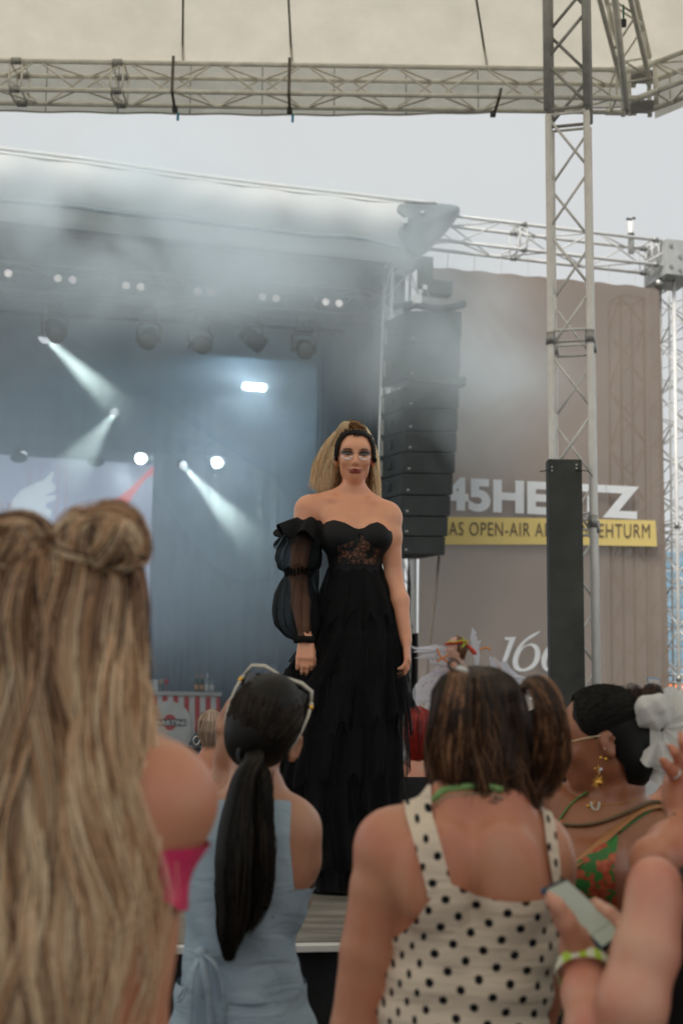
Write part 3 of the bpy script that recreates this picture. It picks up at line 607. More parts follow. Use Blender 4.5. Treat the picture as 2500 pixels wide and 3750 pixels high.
beam(0, 'long horizontal truss beam under the front edge of the canopy', joints=(.65, 1.62)); beam(1, 'truss beam leading away from the canopy corner past the tower', joints=(.6,))
beam(-1, 'truss beam at the far left side of the canopy', joints=(.6,))
nd = thing('corner_node', 'bolted truss corner piece under the canopy behind the tower', 'truss corner', (float(oc(0)[0]), float(oc(0)[1]), BZ))
b = MB(); c0 = np.array([*oc(0), BZ])
for dz in (-.145, .145):
    for (a, s) in ((np.array([-1, 0]), 1), (np.array([.7, -.7]), 1)):
        for lat in (-.145, .145):
            n2 = np.array([-a[1], a[0]]); p = c0+np.array([*(n2*lat), dz]); b.tube(p, p+np.array([*(a*.3), 0]), .03, n=7)
for lat in ((-.13, -.13), (.13, -.13), (.13, .13), (-.13, .13)): b.tube(c0+[*lat, -.19], c0+[*lat, .19], .024, n=7)
b.build('node_tubes', M['alu'], nd, True)
for e in (-1, 1): MB().box(c0+[0, 0, e*.155], (.13, .13, .006)).build('node_plate', M['alu_dark'], nd)
# hip truss climbing from the corner to the peak
hp = np.array([*oc(0, RC-.1), BZ+.1]); hd = nrm(PK-[0, 0, .35]-hp)
box_truss('hip_truss', hp+hd*.1, hp+hd*7.4, .26, m='alu', step=.4, label='bright truss rising from the canopy corner towards the peak')
hq = hp+np.array([-.15, -.35, -.18]); pl_ = thing('brace_pole', 'thick silver pole with forked end beside the canopy corner', 'pole', tuple(hq))
pe = P(2292, 395, BY-.4); pt = P(2246, -40, BY-1.55)
MB().tube(pe, pt, .032, n=10).build('tube', M['alu'], pl_, True); MB().tube(pe+[-.02, 0, 0], pe+[-.02, 0, -.08], .008).tube(pe+[.03, 0, 0], pe+[.03, 0, -.08], .008).build('fork', M['steel'], pl_)
MB().box(P(2278, 85, BY-1.2), (.03, .02, .03)).build('clamp', M['black'], pl_); MB().box(P(2281, 45, BY-1.2), (.008, .005, .07)).build('green_tag', mat('green tag', (.02, .16, .07), .5), pl_)
# straps over the beam
for px, lab in ((642, 'brown webbing strap with blue tag, nearer the smoke end of the beam'), (1062, 'brown webbing strap with blue tag above the woman in black'), (1806, 'slanting brown strap with buckle next to the canopy tower')):
    x = P(px, 300, BY)[0]; t = thing('ratchet_strap', lab, 'strap', (float(x), BY, BZ), 'straps around the canopy beam')
    w = .014; dx = .05 if px > 1700 else 0; pr = [(BY-.185, BZ+.2), (BY-.19, BZ-.17), (BY+.0, BZ-.215), (BY+.17, BZ-.20)] if px < 1700 else [(BY-.185, BZ-.08), (BY-.18, BZ-.17), (BY+.0, BZ-.215), (BY+.17, BZ-.20)]
    v = []; [v.extend([(x-w+dx*(1-i/3), y, z), (x+w+dx*(1-i/3), y, z)]) for i, (y, z) in enumerate(pr)]
    solid(mk('webbing', v, [(0, 1, 3, 2), (2, 3, 5, 4), (4, 5, 7, 6)], M['strap'], t), .004)
    bevel(MB().box((x, BY+.05, BZ-.23), (.026, .03, .022)).build('buckle', M['dark'], t), .004)
    if px < 1700: MB().box((x+.03, BY+.06, BZ-.30), (.012, .003, .04)).build('tag', M['blue_tag'], t)
# tower
TC = np.array([1.73, 9.45]); TA = math.radians(-14)
zt = 6.2
box_truss('canopy_tower', (TC[0], TC[1], .06), (TC[0], TC[1], zt), .29, up=(math.sin(-TA), math.cos(TA), 0), m='alu_white', r=.026, rb=.0115, step=.46, label='tall silver truss tower standing in front of the banner', joints=(2.95, 2.35+2.0))
box_truss('tower_mast', (TC[0], TC[1], zt+.04), (TC[0], TC[1], 8.65), .30, up=(math.sin(-TA), math.cos(TA), 0), m='alu_dark', r=.031, rb=.014, step=.42, label='darker upper truss section on top of the canopy tower')
tbp = thing('base_plate', 'square steel base plate under the canopy tower', 'base plate', (TC[0], TC[1], 0)); bevel(MB().box((TC[0], TC[1], .03), (.35, .35, .028)).build('plate', M['steel'], tbp), .01)
# black panel strapped to the tower
pz = P(2070, 1685, 9.12)[2]; x0, x1 = P(2012, 2200, 9.12)[0], P(2138, 2200, 9.12)[0]
pn = thing('tower_cover_panel', 'tall scuffed black board strapped upright to the tower', 'panel', ((x0+x1)/2, 9.15, 0))
M['board'] = mat('scuffed black board', (.045, .048, .043), .55, var=.45, nscale=3.5, bump=.12, bscale=30, dark=(.02, .021, .019))
bevel(MB().box(((x0+x1)/2, 9.19, pz/2+.01), ((x1-x0)/2, .06, pz/2)).build('board', M['board'], pn), .006)
b = MB()
for px, py in ((2019, 1710), (2019, 1723), (2109, 1702), (2109, 1715)): b.disc(P(px, py, 9.128), (0, -1, 0), .006, 8, .004)
b.build('bolt', M['white'], pn); 
zz = P(2019, 1718, 9.1)[2]; MB().path([(x0-.05, 9.2, zz), (x0+.02, 9.115, zz)], .004, 5).path([(x1-.05, 9.115, zz), (x1+.04, 9.12, zz-.005), (x1+.12, 9.3, zz-.02)], .004, 5).build('cable_tie', M['cable'], pn)

# ================================================================ PODIUM
A10 = math.radians(9.5); PU = np.array([math.cos(A10), math.sin(A10), 0]); PV = np.array([-math.sin(A10), math.cos(A10), 0]); PR = np.array([PU, PV, UP]).T
fe = PL(1135, 3452, (0, 3.82, 0), (PV[0], PV[1], 0)); P0 = np.array([.0, 3.82, 0])
pod = thing('podium_stage', 'low catwalk platform with worn boards, pale metal edge and black skirt', 'platform', tuple(P0))
M['boards'] = mat('worn boards', (.21, .195, .165), .6, var=.55, nscale=2.2, bump=.25, bscale=18, stretch=(1, 3.5, 1), dark=(.095, .09, .078))
MB().box(P0+PU*.25+PV*1.35+UP*(DECK-.012), (1.3, 1.33, .012), PR).build('deck_boards', M['boards'], pod)
bevel(MB().box(P0+PU*.25+PV*.0+UP*(DECK-.012), (1.3, .018, .011), PR).build('edge_trim', mat('edge trim', (.72, .72, .69), .4, .2, var=.1), pod), .004)
mk('skirt', *grid(lambda u, v: P0+PU*(.25-1.28+2.56*u)+PV*(.05+.012*math.sin(u*150))+UP*(.01+(DECK-.034)*v), 160, 3), M['blackcloth'], pod, True)
for s in (-1, 1): mk('skirt', *grid(lambda u, v: P0+PU*(.25+1.28*s+.01*math.sin(u*150))+PV*(.05+2.6*u)+UP*(.01+(DECK-.034)*v), 160, 3), M['blackcloth'], pod, True)
# low riser for the winged performer
ri = thing('black_riser', 'low black riser under the winged performer', 'platform', (1.05, 12.9, 0)); bevel(MB().box((1.1, 12.9, .215), (.9, .8, .21)).build('riser_box', M['black'], ri), .01)
# ================================================================ BODY TOOLKIT: one continuous surface from blended volumes
def rotm(rx=0, ry=0, rz=0):
    return np.array(Matrix.Rotation(rz, 3, 'Z') @ Matrix.Rotation(ry, 3, 'Y') @ Matrix.Rotation(rx, 3, 'X'))
class Body:
    def __init__(s, lo, hi, h):
        s.lo = np.array(lo, float); s.h = h; s.n = np.ceil((np.array(hi)-s.lo)/h).astype(int)+1
        s.F = np.full(s.n, .5, np.float32); s.ax = [s.lo[i]+h*np.arange(s.n[i]) for i in range(3)]
    def blk(s, a, b):
        i0 = np.clip(np.floor((np.array(a)-s.lo)/s.h).astype(int), 0, s.n); i1 = np.clip(np.ceil((np.array(b)-s.lo)/s.h).astype(int)+1, 0, s.n)
        if np.any(i1 <= i0): return None, None
        sl = tuple(slice(i0[k], i1[k]) for k in range(3)); X, Y, Z = np.meshgrid(*[s.ax[k][sl[k]] for k in range(3)], indexing='ij', sparse=True)
        return sl, (X, Y, Z)
    def put(s, sl, d, k, sub=False):
        F = s.F[sl]
        if sub:
            h = np.clip(.5-.5*(F+d)/k, 0, 1); s.F[sl] = F*(1-h)-d*h+k*h*(1-h); return
        h = np.clip(.5+.5*(F-d)/k, 0, 1); s.F[sl] = F*(1-h)+d*h-k*h*(1-h)
    def cone(s, a, b, ra, rb, k=.02, sub=False):
        a = np.array(a, float); b = np.array(b, float); r = max(ra, rb)+k+.03
        sl, g = s.blk(np.minimum(a, b)-r, np.maximum(a, b)+r)
        if sl is None: return s
        d = b-a; L = max(d@d, 1e-9); q = [g[i]-a[i] for i in range(3)]; t = np.clip((q[0]*d[0]+q[1]*d[1]+q[2]*d[2])/L, 0, 1)
        e = np.sqrt(sum((q[i]-t*d[i])**2 for i in range(3)))-(ra+(rb-ra)*t); s.put(sl, e, k, sub); return s
    def chain(s, pts, rad, k=.02):
        for i in range(len(pts)-1): s.cone(pts[i], pts[i+1], rad[i], rad[i+1], k)
        return s
    def ell(s, c, r, R=None, k=.02, sub=False):
        c = np.array(c, float); r = np.ones(3)*r; m = r.max()+k+.03; sl, g = s.blk(c-m, c+m)
        if sl is None: return s
        q = [g[i]-c[i] for i in range(3)]
        if R is not None:
            R = np.array(R); q = [q[0]*R[0, i]+q[1]*R[1, i]+q[2]*R[2, i] for i in range(3)]
        k0 = np.sqrt(sum((q[i]/r[i])**2 for i in range(3))); k1 = np.sqrt(sum((q[i]/r[i]**2)**2 for i in range(3)))+1e-6
        s.put(sl, np.where(k0 < 1e-3, -r.min(), k0*(k0-1)/k1), k, sub); return s
    def loft(s, T, o=(0, 0, 0), rz=0, k=.03, p=2.3):
        """rows of (z, cx, cy, half width, half depth) about o turned by rz"""
        T = np.array(sorted(T), float); o = np.array(o, float); m = max(T[:, 3].max()+abs(T[:, 1]).max(), T[:, 4].max()+abs(T[:, 2]).max())+.06
        sl, g = s.blk(o+[-m, -m, T[0, 0]-.06], o+[m, m, T[-1, 0]+.06])
        if sl is None: return s
        c_, s_ = math.cos(rz), math.sin(rz); X = (g[0]-o[0])*c_+(g[1]-o[1])*s_; Y = -(g[0]-o[0])*s_+(g[1]-o[1])*c_; Z = g[2]-o[2]
        zz = np.linspace(T[0, 0], T[-1, 0], 400); tb = []
        for j in range(1, 5):
            y = np.interp(zz, T[:, 0], T[:, j]); w = 25; y = np.convolve(np.pad(y, w//2, mode='reflect', reflect_type='odd'), np.hanning(w+2)[1:-1]/np.hanning(w+2)[1:-1].sum(), 'valid'); tb.append(y)
        cx, cy_, a, b = [np.interp(Z, zz, y) for y in tb]
        e = (np.abs((X-cx)/a)**p+np.abs((Y-cy_)/b)**p)**(1/p); d = (e-1)*np.minimum(a, b)*.9
        ex = np.maximum(Z-T[-1, 0], T[0, 0]-Z); d = np.maximum(d, ex); s.put(sl, d, k); return s
    def mesh(s, off=0.0):
        return snets(s.F-off, s.lo, s.h)
    def at(s, p):                             # sample the field
        q = (np.asarray(p)-s.lo)/s.h; i = np.clip(np.floor(q).astype(int), 0, s.n-2); f = np.clip(q-i, 0, 1); r = 0
        for a in (0, 1):
            for b in (0, 1):
                for c in (0, 1):
                    w = (f[:, 0] if a else 1-f[:, 0])*(f[:, 1] if b else 1-f[:, 1])*(f[:, 2] if c else 1-f[:, 2]); r = r+w*s.F[i[:, 0]+a, i[:, 1]+b, i[:, 2]+c]
        return r
def snets(F, lo, h):
    S = F < 0; n = F.shape; c = np.zeros((n[0]-1, n[1]-1, n[2]-1), np.int8)
    for a in (0, 1):
        for b in (0, 1):
            for d in (0, 1): c += S[a:n[0]-1+a, b:n[1]-1+b, d:n[2]-1+d]
    act = (c > 0) & (c < 8); idx = np.argwhere(act); ids = np.full(act.shape, -1, np.int32); ids[act] = np.arange(len(idx))
    acc = np.zeros((len(idx), 3)); cnt = np.zeros(len(idx)); co = [(a, b, d) for a in (0, 1) for b in (0, 1) for d in (0, 1)]
    for i, p in enumerate(co):
        for q in co[i+1:]:
            if sum(abs(p[k]-q[k]) for k in range(3)) != 1: continue
            va = F[idx[:, 0]+p[0], idx[:, 1]+p[1], idx[:, 2]+p[2]]; vb = F[idx[:, 0]+q[0], idx[:, 1]+q[1], idx[:, 2]+q[2]]
            m = (va < 0) != (vb < 0); t = va/(va-vb+1e-12); pos = np.array(p)+t[:, None]*(np.array(q)-np.array(p)); acc[m] += pos[m]; cnt[m] += 1
    V = lo+h*(idx+acc/cnt[:, None]); faces = []
    for ax in range(3):
        u, w = (ax+1) % 3, (ax+2) % 3; a = [slice(None)]*3; b = [slice(None)]*3; a[ax] = slice(0, -1); b[ax] = slice(1, None)
        A, B = S[tuple(a)], S[tuple(b)]; e = np.argwhere(A != B); e = e[(e[:, u] > 0) & (e[:, w] > 0) & (e[:, u] < n[u]-1) & (e[:, w] < n[w]-1)]
        if not len(e): continue
        ins = A[e[:, 0], e[:, 1], e[:, 2]]; cells = []
        for du, dw in ((-1, -1), (0, -1), (0, 0), (-1, 0)):
            q = e.copy(); q[:, u] += du; q[:, w] += dw; cells.append(ids[q[:, 0], q[:, 1], q[:, 2]])
        Q = np.stack(cells, 1); Q[~ins] = Q[~ins][:, ::-1]; faces.append(Q[(Q >= 0).all(1)])
    return V, np.concatenate(faces)
def npmesh(name, V, Fq, mat=None, parent=None, sm=True):
    me = bpy.data.meshes.new(name); V = np.asarray(V, float); Fq = np.asarray(Fq); k = Fq.shape[1]
    me.vertices.add(len(V)); me.vertices.foreach_set('co', V.ravel()); me.loops.add(Fq.size); me.loops.foreach_set('vertex_index', Fq.ravel().astype(np.int32))
    me.polygons.add(len(Fq)); me.polygons.foreach_set('loop_start', np.arange(0, Fq.size, k, dtype=np.int32)); me.polygons.foreach_set('loop_total', np.full(len(Fq), k, np.int32))
    me.update(calc_edges=True); return link(name, me, mat, parent, sm)
def paint(o, name, vals):                    # per-point attribute (colour rows or floats)
    vals = np.asarray(vals, np.float32)
    if vals.ndim == 1: a = o.data.attributes.new(name, 'FLOAT', 'POINT'); a.data.foreach_set('value', vals)
    else:
        a = o.data.attributes.new(name, 'FLOAT_COLOR', 'POINT'); c = np.ones((len(vals), 4), np.float32); c[:, :3] = vals; a.data.foreach_set('color', c.ravel())
def clipmesh(V, Fq, g):
    """keep the part where g>0, with a clean cut edge"""
    T = np.concatenate([Fq[:, [0, 1, 2]], Fq[:, [0, 2, 3]]]) if Fq.shape[1] == 4 else Fq
    p = g > 0; c = p[T].sum(1); keep = T[c == 3].tolist(); V = list(map(tuple, V)); cache = {}
    def cut(i, j):
        key = (min(i, j), max(i, j))
        if key not in cache:
            t = g[i]/(g[i]-g[j]); a, b = V[i], V[j]; cache[key] = len(V); V.append(tuple(a[k]+(b[k]-a[k])*t for k in range(3)))
        return cache[key]
    for t in T[(c > 0) & (c < 3)].tolist():
        for r in range(3):
            a, b, d = t[r], t[(r+1) % 3], t[(r+2) % 3]
            if p[a] and not p[b] and not p[d]: keep.append([a, cut(a, b), cut(a, d)]); break
            if p[a] and p[b] and not p[d]: x, y = cut(b, d), cut(a, d); keep += [[a, b, x], [a, x, y]]; break
    V = np.array(V); keep = np.array(keep); used = np.unique(keep); mp = np.full(len(V), -1); mp[used] = np.arange(len(used)); return V[used], mp[keep]
def strands(name, Pn, r, mat, parent, tone=None, sides=3):
    """Pn (n,m,3) hair paths, r (m,) or (n,m) radii; one mesh of fine tubes"""
    Pn = np.asarray(Pn, float); n, m, _ = Pn.shape; r = np.broadcast_to(np.asarray(r, float), (n, m))
    t = np.gradient(Pn, axis=1); t /= np.linalg.norm(t, axis=2, keepdims=True)+1e-9
    ref = np.array([.31, .9, .3]); u = np.cross(t, ref); u /= np.linalg.norm(u, axis=2, keepdims=True)+1e-9; w = np.cross(t, u)
    rings = [Pn+(u*math.cos(2*math.pi*k/sides)+w*math.sin(2*math.pi*k/sides))*r[..., None] for k in range(sides)]
    V = np.stack(rings, 2).reshape(-1, 3); base = (np.arange(n)[:, None]*m+np.arange(m-1)[None])*sides; F = []
    for k in range(sides):
        l = (k+1) % sides; F.append(np.stack([base+k, base+l, base+sides+l, base+sides+k], -1).reshape(-1, 4))
    o = npmesh(name, V, np.concatenate(F), mat, parent, True)
    tone = NR.rand(n) if tone is None else tone; paint(o, 'tone', np.repeat(np.broadcast_to(np.asarray(tone).reshape(n, -1), (n, m)).ravel(), sides)); return o
def hairmat(name, cols, rough=.42, spec=.5, sheen=0):
    m = mat(name, cols[0], rough, var=0, spec=spec); t = m.node_tree; a = t.nodes.new('ShaderNodeAttribute'); a.attribute_name = 'tone'
    r = t.nodes.new('ShaderNodeValToRGB'); e = r.color_ramp.elements
    e[0].position = 0; e[0].color = tuple(cols[0])+(1,); e[1].position = 1; e[1].color = tuple(cols[-1])+(1,)
    for i, c in enumerate(cols[1:-1]): q = e.new((i+1)/(len(cols)-1)); q.color = tuple(c)+(1,)
    t.links.new(a.outputs['Fac'], r.inputs[0]); t.links.new(r.outputs[0], bs(m).inputs['Base Color'])
    b = bs(m); b.inputs['Anisotropic'].default_value = .5
    return m
def skinmat(name, col, red=.15, rough=.5, sub=.12, attr=False):
    m = mat(name, col, rough-.08, var=.0, spec=.5); t = m.node_tree; N, L = t.nodes, t.links; b = bs(m)
    tc = N.new('ShaderNodeTexCoord'); n1 = N.new('ShaderNodeTexNoise'); n1.inputs['Scale'].default_value = 9; n1.inputs['Detail'].default_value = 3
    n2 = N.new('ShaderNodeTexNoise'); n2.inputs['Scale'].default_value = 160; n2.inputs['Detail'].default_value = 3
    L.new(tc.outputs['Object'], n1.inputs[0]); L.new(tc.outputs['Object'], n2.inputs[0])
    r = N.new('ShaderNodeValToRGB'); r.color_ramp.elements[0].position = .32; r.color_ramp.elements[1].position = .68
    r.color_ramp.elements[0].color = (col[0]*.98, col[1]*(1-red), col[2]*(1-red), 1); r.color_ramp.elements[1].color = (col[0]*1.03, col[1]*1.04, col[2]*1.06, 1); L.new(n1.outputs[0], r.inputs[0])
    src = r.outputs[0]
    if attr:
        a = N.new('ShaderNodeAttribute'); a.attribute_name = 'makeup'; a2 = N.new('ShaderNodeAttribute'); a2.attribute_name = 'makeup_amount'
        mx = N.new('ShaderNodeMix'); mx.data_type = 'RGBA'; L.new(a2.outputs['Fac'], mx.inputs[0]); L.new(src, mx.inputs[6]); L.new(a.outputs['Color'], mx.inputs[7]); src = mx.outputs[2]
    L.new(src, b.inputs['Base Color'])
    bp = N.new('ShaderNodeBump'); bp.inputs['Strength'].default_value = .12; bp.inputs['Distance'].default_value = .004; L.new(n2.outputs[0], bp.inputs['Height']); L.new(bp.outputs[0], b.inputs['Normal'])
    b.inputs['Subsurface Weight'].default_value = sub; b.inputs['Subsurface Radius'].default_value = (1, .35, .2); b.inputs['Subsurface Scale'].default_value = .015
    return m
def ear(B, c, R, s=1.0, k=.004):
    """ear: R columns = (outward, forward, up)"""
    c = np.array(c, float); R = np.array(R)
    B.ell(c, (.008*s, .017*s, .030*s), R, k); B.ell(c+R @ np.array([.004, -.004, .004])*s, (.006*s, .008*s, .016*s), R, .003, sub=True)
    return B
def hand(B, wrist, d, n_, side, L=.18, curl=(.3, .35, .35, .4), spread=.12, thumb=.6, w=.040, k=.006, tcurl=.3, rs=1.0):
    """palm plus five fingers. d: direction wrist->fingers; n_: palm normal (fingers curl toward it); side: +1/-1 thumb side (cross(d, n))"""
    d = nrm(d); n_ = nrm(np.array(n_)-d*np.dot(n_, d)); x = np.cross(d, n_)*side; wr = np.array(wrist, float); s = L/.18
    pl_ = .082*s
    for j in (-.75, -.25, .25, .75): B.cone(wr+x*j*w*.55*s, wr+d*pl_+x*j*w*s, .0135*s, .0115*s, .012)
    out = []
    ln = [.068, .078, .073, .056]; tips = []
    for i, j in enumerate((.8, .27, -.27, -.8)):
        p = wr+d*pl_*(1 if i else .97)+x*j*w*s; a = curl[i]; dd = nrm(d+x*j*spread); q = [p]; ang = a*.7; rr = [.0098, .0088, .0078, .0066]
        for m_, fr_ in enumerate((.45, .31, .24)):
            dir_ = dd*math.cos(ang)+n_*math.sin(ang); q.append(q[-1]+dir_*ln[i]*fr_*s); ang += a
        B.chain(q, [r_*s*rs for r_ in rr], k); tips.append(q[-1])
    tb = wr+d*.018*s+x*w*.6*s+n_*.004*s; a = thumb; t1 = nrm(d*math.cos(a)+x*math.sin(a)+n_*tcurl*.5)
    t2 = nrm(t1+n_*tcurl*.5-x*tcurl*.3); q = [tb, tb+t1*.040*s, tb+t1*.040*s+t2*.031*s, tb+t1*.040*s+t2*.031*s+nrm(t2+n_*tcurl*.4)*.024*s]
    B.chain(q, [.0155*s, .0115*s, .010*s, .0078*s], .008); tips.append(q[-1]); return tips
def legs(B, hipL, hipR, ft, rs=1.0, z0=.0):
    for hp_, fx in ((hipL, ft[0]), (hipR, ft[1])):
        hp_ = np.array(hp_, float); fx = np.array(fx, float); kn = hp_*.48+fx*.52+[0, -.01, 0]; kn[2] = (hp_[2]+fx[2])*.52
        B.chain([hp_, kn, fx+[0, 0, .09]], [.092*rs, .056*rs, .038*rs], .03)
def head(B, c, R, s=1.0, face=True, ears=True, jaw=1.0, k=.012):
    """c head centre, R columns = (right, forward, up) of the head; human head about .225 m high; eyes at half height"""
    c = np.array(c, float); R = np.array(R); q = lambda x, y, z: c+R @ (np.array([x, y, z])*s)
    B.ell(q(0, -.012, .022), np.array([.0735, .093, .088])*s, R, .01)                 # skull
    B.ell(q(0, .022, -.028), np.array([.060*jaw, .066, .080])*s, R, .03)                   # face mass
    B.ell(q(0, .048, -.084), np.array([.026*jaw, .026, .022])*s, R, .026)                 # chin
    for e in (-1, 1):
        B.ell(q(e*.047*jaw, .000, -.058), np.array([.013, .030, .022])*s, R, .025)         # jaw corner
        if face: B.ell(q(e*.038, .057, -.026), np.array([.019, .020, .018])*s, R, .020)   # cheek
    if face:
        B.ell(q(0, .066, .032), np.array([.044, .018, .016])*s, R, .03)                  # brow
        for e in (-1, 1): B.ell(q(e*.031, .092, .003), np.array([.0165, .016, .0115])*s, R, .010, sub=True)
        for e in (-1, 1): B.ell(q(e*.031, .072, .002), np.array([.0135, .0125, .0115])*s, R, .004)   # eye and lids
        B.cone(q(0, .080, .012), q(0, .101, -.030), .0065*s, .0098*s, .010); B.ell(q(0, .098, -.034), np.array([.0090, .0095, .0080])*s, R, .007)
        for e in (-1, 1): B.ell(q(e*.0100, .090, -.036), np.array([.0058, .0080, .0055])*s, R, .005)
        for e in (-1, 1): B.cone(q(0, .0885, -.0575), q(e*.025, .0760, -.0605), .0050*s, .0028*s, .004)
        B.cone(q(-.013, .081, -.0675), q(.013, .081, -.0675), .0066*s, .0066*s, .006); B.cone(q(-.022, .087, -.0625), q(.022, .087, -.0625), .0016*s, .0016*s, .003, sub=True)
    if ears:
        for e in (-1, 1):
            Re = R @ rotm(0, 0, -e*.35) @ np.diag([e, 1, 1]); ear(B, q(e*.076, -.006, -.012), Re, s)
    return q
# ================================================================ HAIR BUILDERS
def itab(T, z, j): return np.interp(z, T[:, 0], T[:, j])
def hair_fall(name, T, phis, n, mat_, par, root=0, r=.0012, zt=None, ztip=None, tipvar=.03, fringe=0, cf=.45, wave=.006, wk=30, clumps=60, m=26, frizz=.002, rho=(.9, 1.03), base=None, tone0=.5, tonev=.35, droop=1.0, seed=3, swirl=0):
    """hair lying on the surface given by rows (z,cx,cy,a,b); phi 0 = toward the camera (-Y), +90 = +X"""
    R = np.random.RandomState(seed); T = np.array(sorted(T), float); z0 = T[-1, 0] if zt is None else zt; z1 = T[0, 0] if ztip is None else ztip
    ph = R.uniform(phis[0], phis[1], n); cl = (np.floor((ph-phis[0])/(phis[1]-phis[0])*clumps)+R.randint(-1, 2, n)).astype(int) % clumps
    cc = phis[0]+(np.arange(clumps)+.5)/clumps*(phis[1]-phis[0]); cph = 2.6*np.sin(cc*3.1+seed)+1.3*np.sin(cc*7.7)+.45*R.randn(clumps); ctone, cwk, camp, ctip = .35*np.sin(cc*16+seed)+.4*R.randn(clumps), wk*R.uniform(.9, 1.1, clumps), R.uniform(.6, 1.4, clumps), R.uniform(-1, 1, clumps); top = z0-(z0-z1)*.0-R.rand(n)**2*.05; tip = z1+tipvar*(ctip[cl]*.6+R.randn(n)*.4)
    tip = tip+fringe*np.clip((np.abs(ph-(phis[0]+phis[1])/2)/((phis[1]-phis[0])/2)-.55)/.3, 0, 1); s = np.linspace(0, 1, m)[None]; Z = top[:, None]+(tip-top)[:, None]*(s**.9); q = np.clip((z0-Z)/.12, 0, 1)
    PH = ph[:, None]+(cc[cl]-ph)[:, None]*cf*np.clip(s*1.6-.2, 0, 1)+swirl*s**2
    rh = (1+(R.uniform(rho[0], rho[1], n)[:, None]-1)*(s**1.1 if rho[1] > 1.09 else 1))*(1+.02*np.sin(cph[cl]*3)[:, None]*q)
    w = np.sin((z0-Z)*cwk[cl][:, None]+cph[cl][:, None])*wave*camp[cl][:, None]*q; w2 = np.cos((z0-Z)*cwk[cl][:, None]*.8+cph[cl][:, None]*2)*wave*.7*camp[cl][:, None]*q
    fz = np.cumsum(R.randn(n, m)*frizz, 1)*s; fz2 = np.cumsum(R.randn(n, m)*frizz, 1)*s
    a, b = itab(T, Z, 3), itab(T, Z, 4); X = itab(T, Z, 1)+a*rh*np.sin(PH)+(w+fz)*np.cos(PH)+w2*np.sin(PH); Y = itab(T, Z, 2)-b*rh*np.cos(PH)+(w+fz2)*np.sin(PH)-w2*np.cos(PH)
    rr = r*(1-.75*s**4)*R.uniform(.6, 1.3, n)[:, None]
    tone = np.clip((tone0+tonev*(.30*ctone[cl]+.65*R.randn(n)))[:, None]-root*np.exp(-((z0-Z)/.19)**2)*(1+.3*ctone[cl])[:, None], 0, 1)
    return strands(name, np.stack([X, Y, Z], 2), rr, mat_, par, tone)
def base_loft(name, T, mat_, par, f=.94, n=40, cut=None):
    T = np.array(sorted(T), float); v = []; rows = np.concatenate([np.linspace(T[i, 0], T[i+1, 0], 5)[:-1] for i in range(len(T)-1)]+[[T[-1, 0]]])
    for z in rows:
        for k in range(n):
            a = 2*math.pi*k/n; v.append((itab(T, z, 1)+itab(T, z, 3)*f*math.sin(a), itab(T, z, 2)-itab(T, z, 4)*f*math.cos(a), z))
    m = len(rows); fc = [(j*n+k, j*n+(k+1) % n, (j+1)*n+(k+1) % n, (j+1)*n+k) for j in range(m-1) for k in range(n)]+[tuple(range((m-1)*n, m*n)), tuple(range(n-1, -1, -1))]
    o = mk(name, v, fc, mat_, par, True); paint(o, 'tone', np.full(len(v), .40)); return o
def bundle(name, pts, rad, n, mat_, par, r=.0012, flat=1.0, m=24, wave=.003, frizz=.001, tone0=.5, tonev=.3, seed=1, twist=0, tipspread=.2, core=True, flatdir=None, lenvar=.12, clumps=12):
    R = np.random.RandomState(seed); g = np.array(spl(pts, 10, False)); L = np.r_[0, np.cumsum(np.linalg.norm(np.diff(g, axis=0), axis=1))]; L /= L[-1]
    s = np.linspace(0, 1, m); C = np.stack([np.interp(s, L, g[:, k]) for k in range(3)], 1); rad = np.interp(s, np.linspace(0, 1, len(rad)), rad)
    t = np.gradient(C, axis=0); t /= np.linalg.norm(t, axis=1, keepdims=True); u = np.zeros_like(t); u0 = np.array(flatdir if flatdir is not None else [0, -1., 0.1])
    for i in range(m): u0 = u0-t[i]*np.dot(u0, t[i]); u0 = u0/np.linalg.norm(u0); u[i] = u0
    w = np.cross(t, u); a = R.rand(n)*6.283; rr = np.sqrt(R.rand(n))*.35+.65; cl = R.randint(0, clumps, n); ca = np.arange(clumps)/clumps*6.283; a = np.where(R.rand(n) < .6, ca[cl]+R.randn(n)*.18, a)
    ss = np.minimum(s[None]*(1+lenvar*(R.rand(n)[:, None]*-1)), 1); A = a[:, None]+twist*ss
    Ci = np.stack([np.interp(ss, s, C[:, k]) for k in range(3)], 2); ui = np.stack([np.interp(ss, s, u[:, k]) for k in range(3)], 2); wi = np.stack([np.interp(ss, s, w[:, k]) for k in range(3)], 2)
    ra = np.interp(ss, s, rad)*rr[:, None]*(1+tipspread*ss**3*R.randn(n)[:, None]); wv = wave*np.sin(ss*14+cl[:, None]*1.7+R.rand(n)[:, None])*ss
    fz = np.cumsum(R.randn(n, m)*frizz, 1)
    Pn = Ci+ui*(np.cos(A)*ra*flat+wv)[..., None]+wi*(np.sin(A)*ra+fz)[..., None]
    tone = np.clip(tone0+tonev*(.5*R.randn(clumps)[cl]+.6*R.randn(n)), 0, 1)
    o = strands(name, Pn, r*(1-.7*s[None]**4)*R.uniform(.7, 1.3, n)[:, None], mat_, par, tone)
    if core:
        b = MB(); b.path([C[i] for i in range(0, m)], [x*.72 for x in rad[:m-3]]+[rad[-3]*.4, rad[-2]*.2, .001], 10, flat=1.0)
        o2 = b.build('hair_core', mat_, par, True); paint(o2, 'tone', np.full(len(b.v), tone0*.6))
    return o
M['h_blonde'] = hairmat('blonde hair', [(.020, .009, .004), (.24, .11, .05), (.74, .44, .24), (1, .80, .54)], .42)
M['h_brown'] = hairmat('brown hair', [(.006, .003, .0015), (.026, .012, .006), (.10, .045, .02), (.42, .21, .10)], .38)
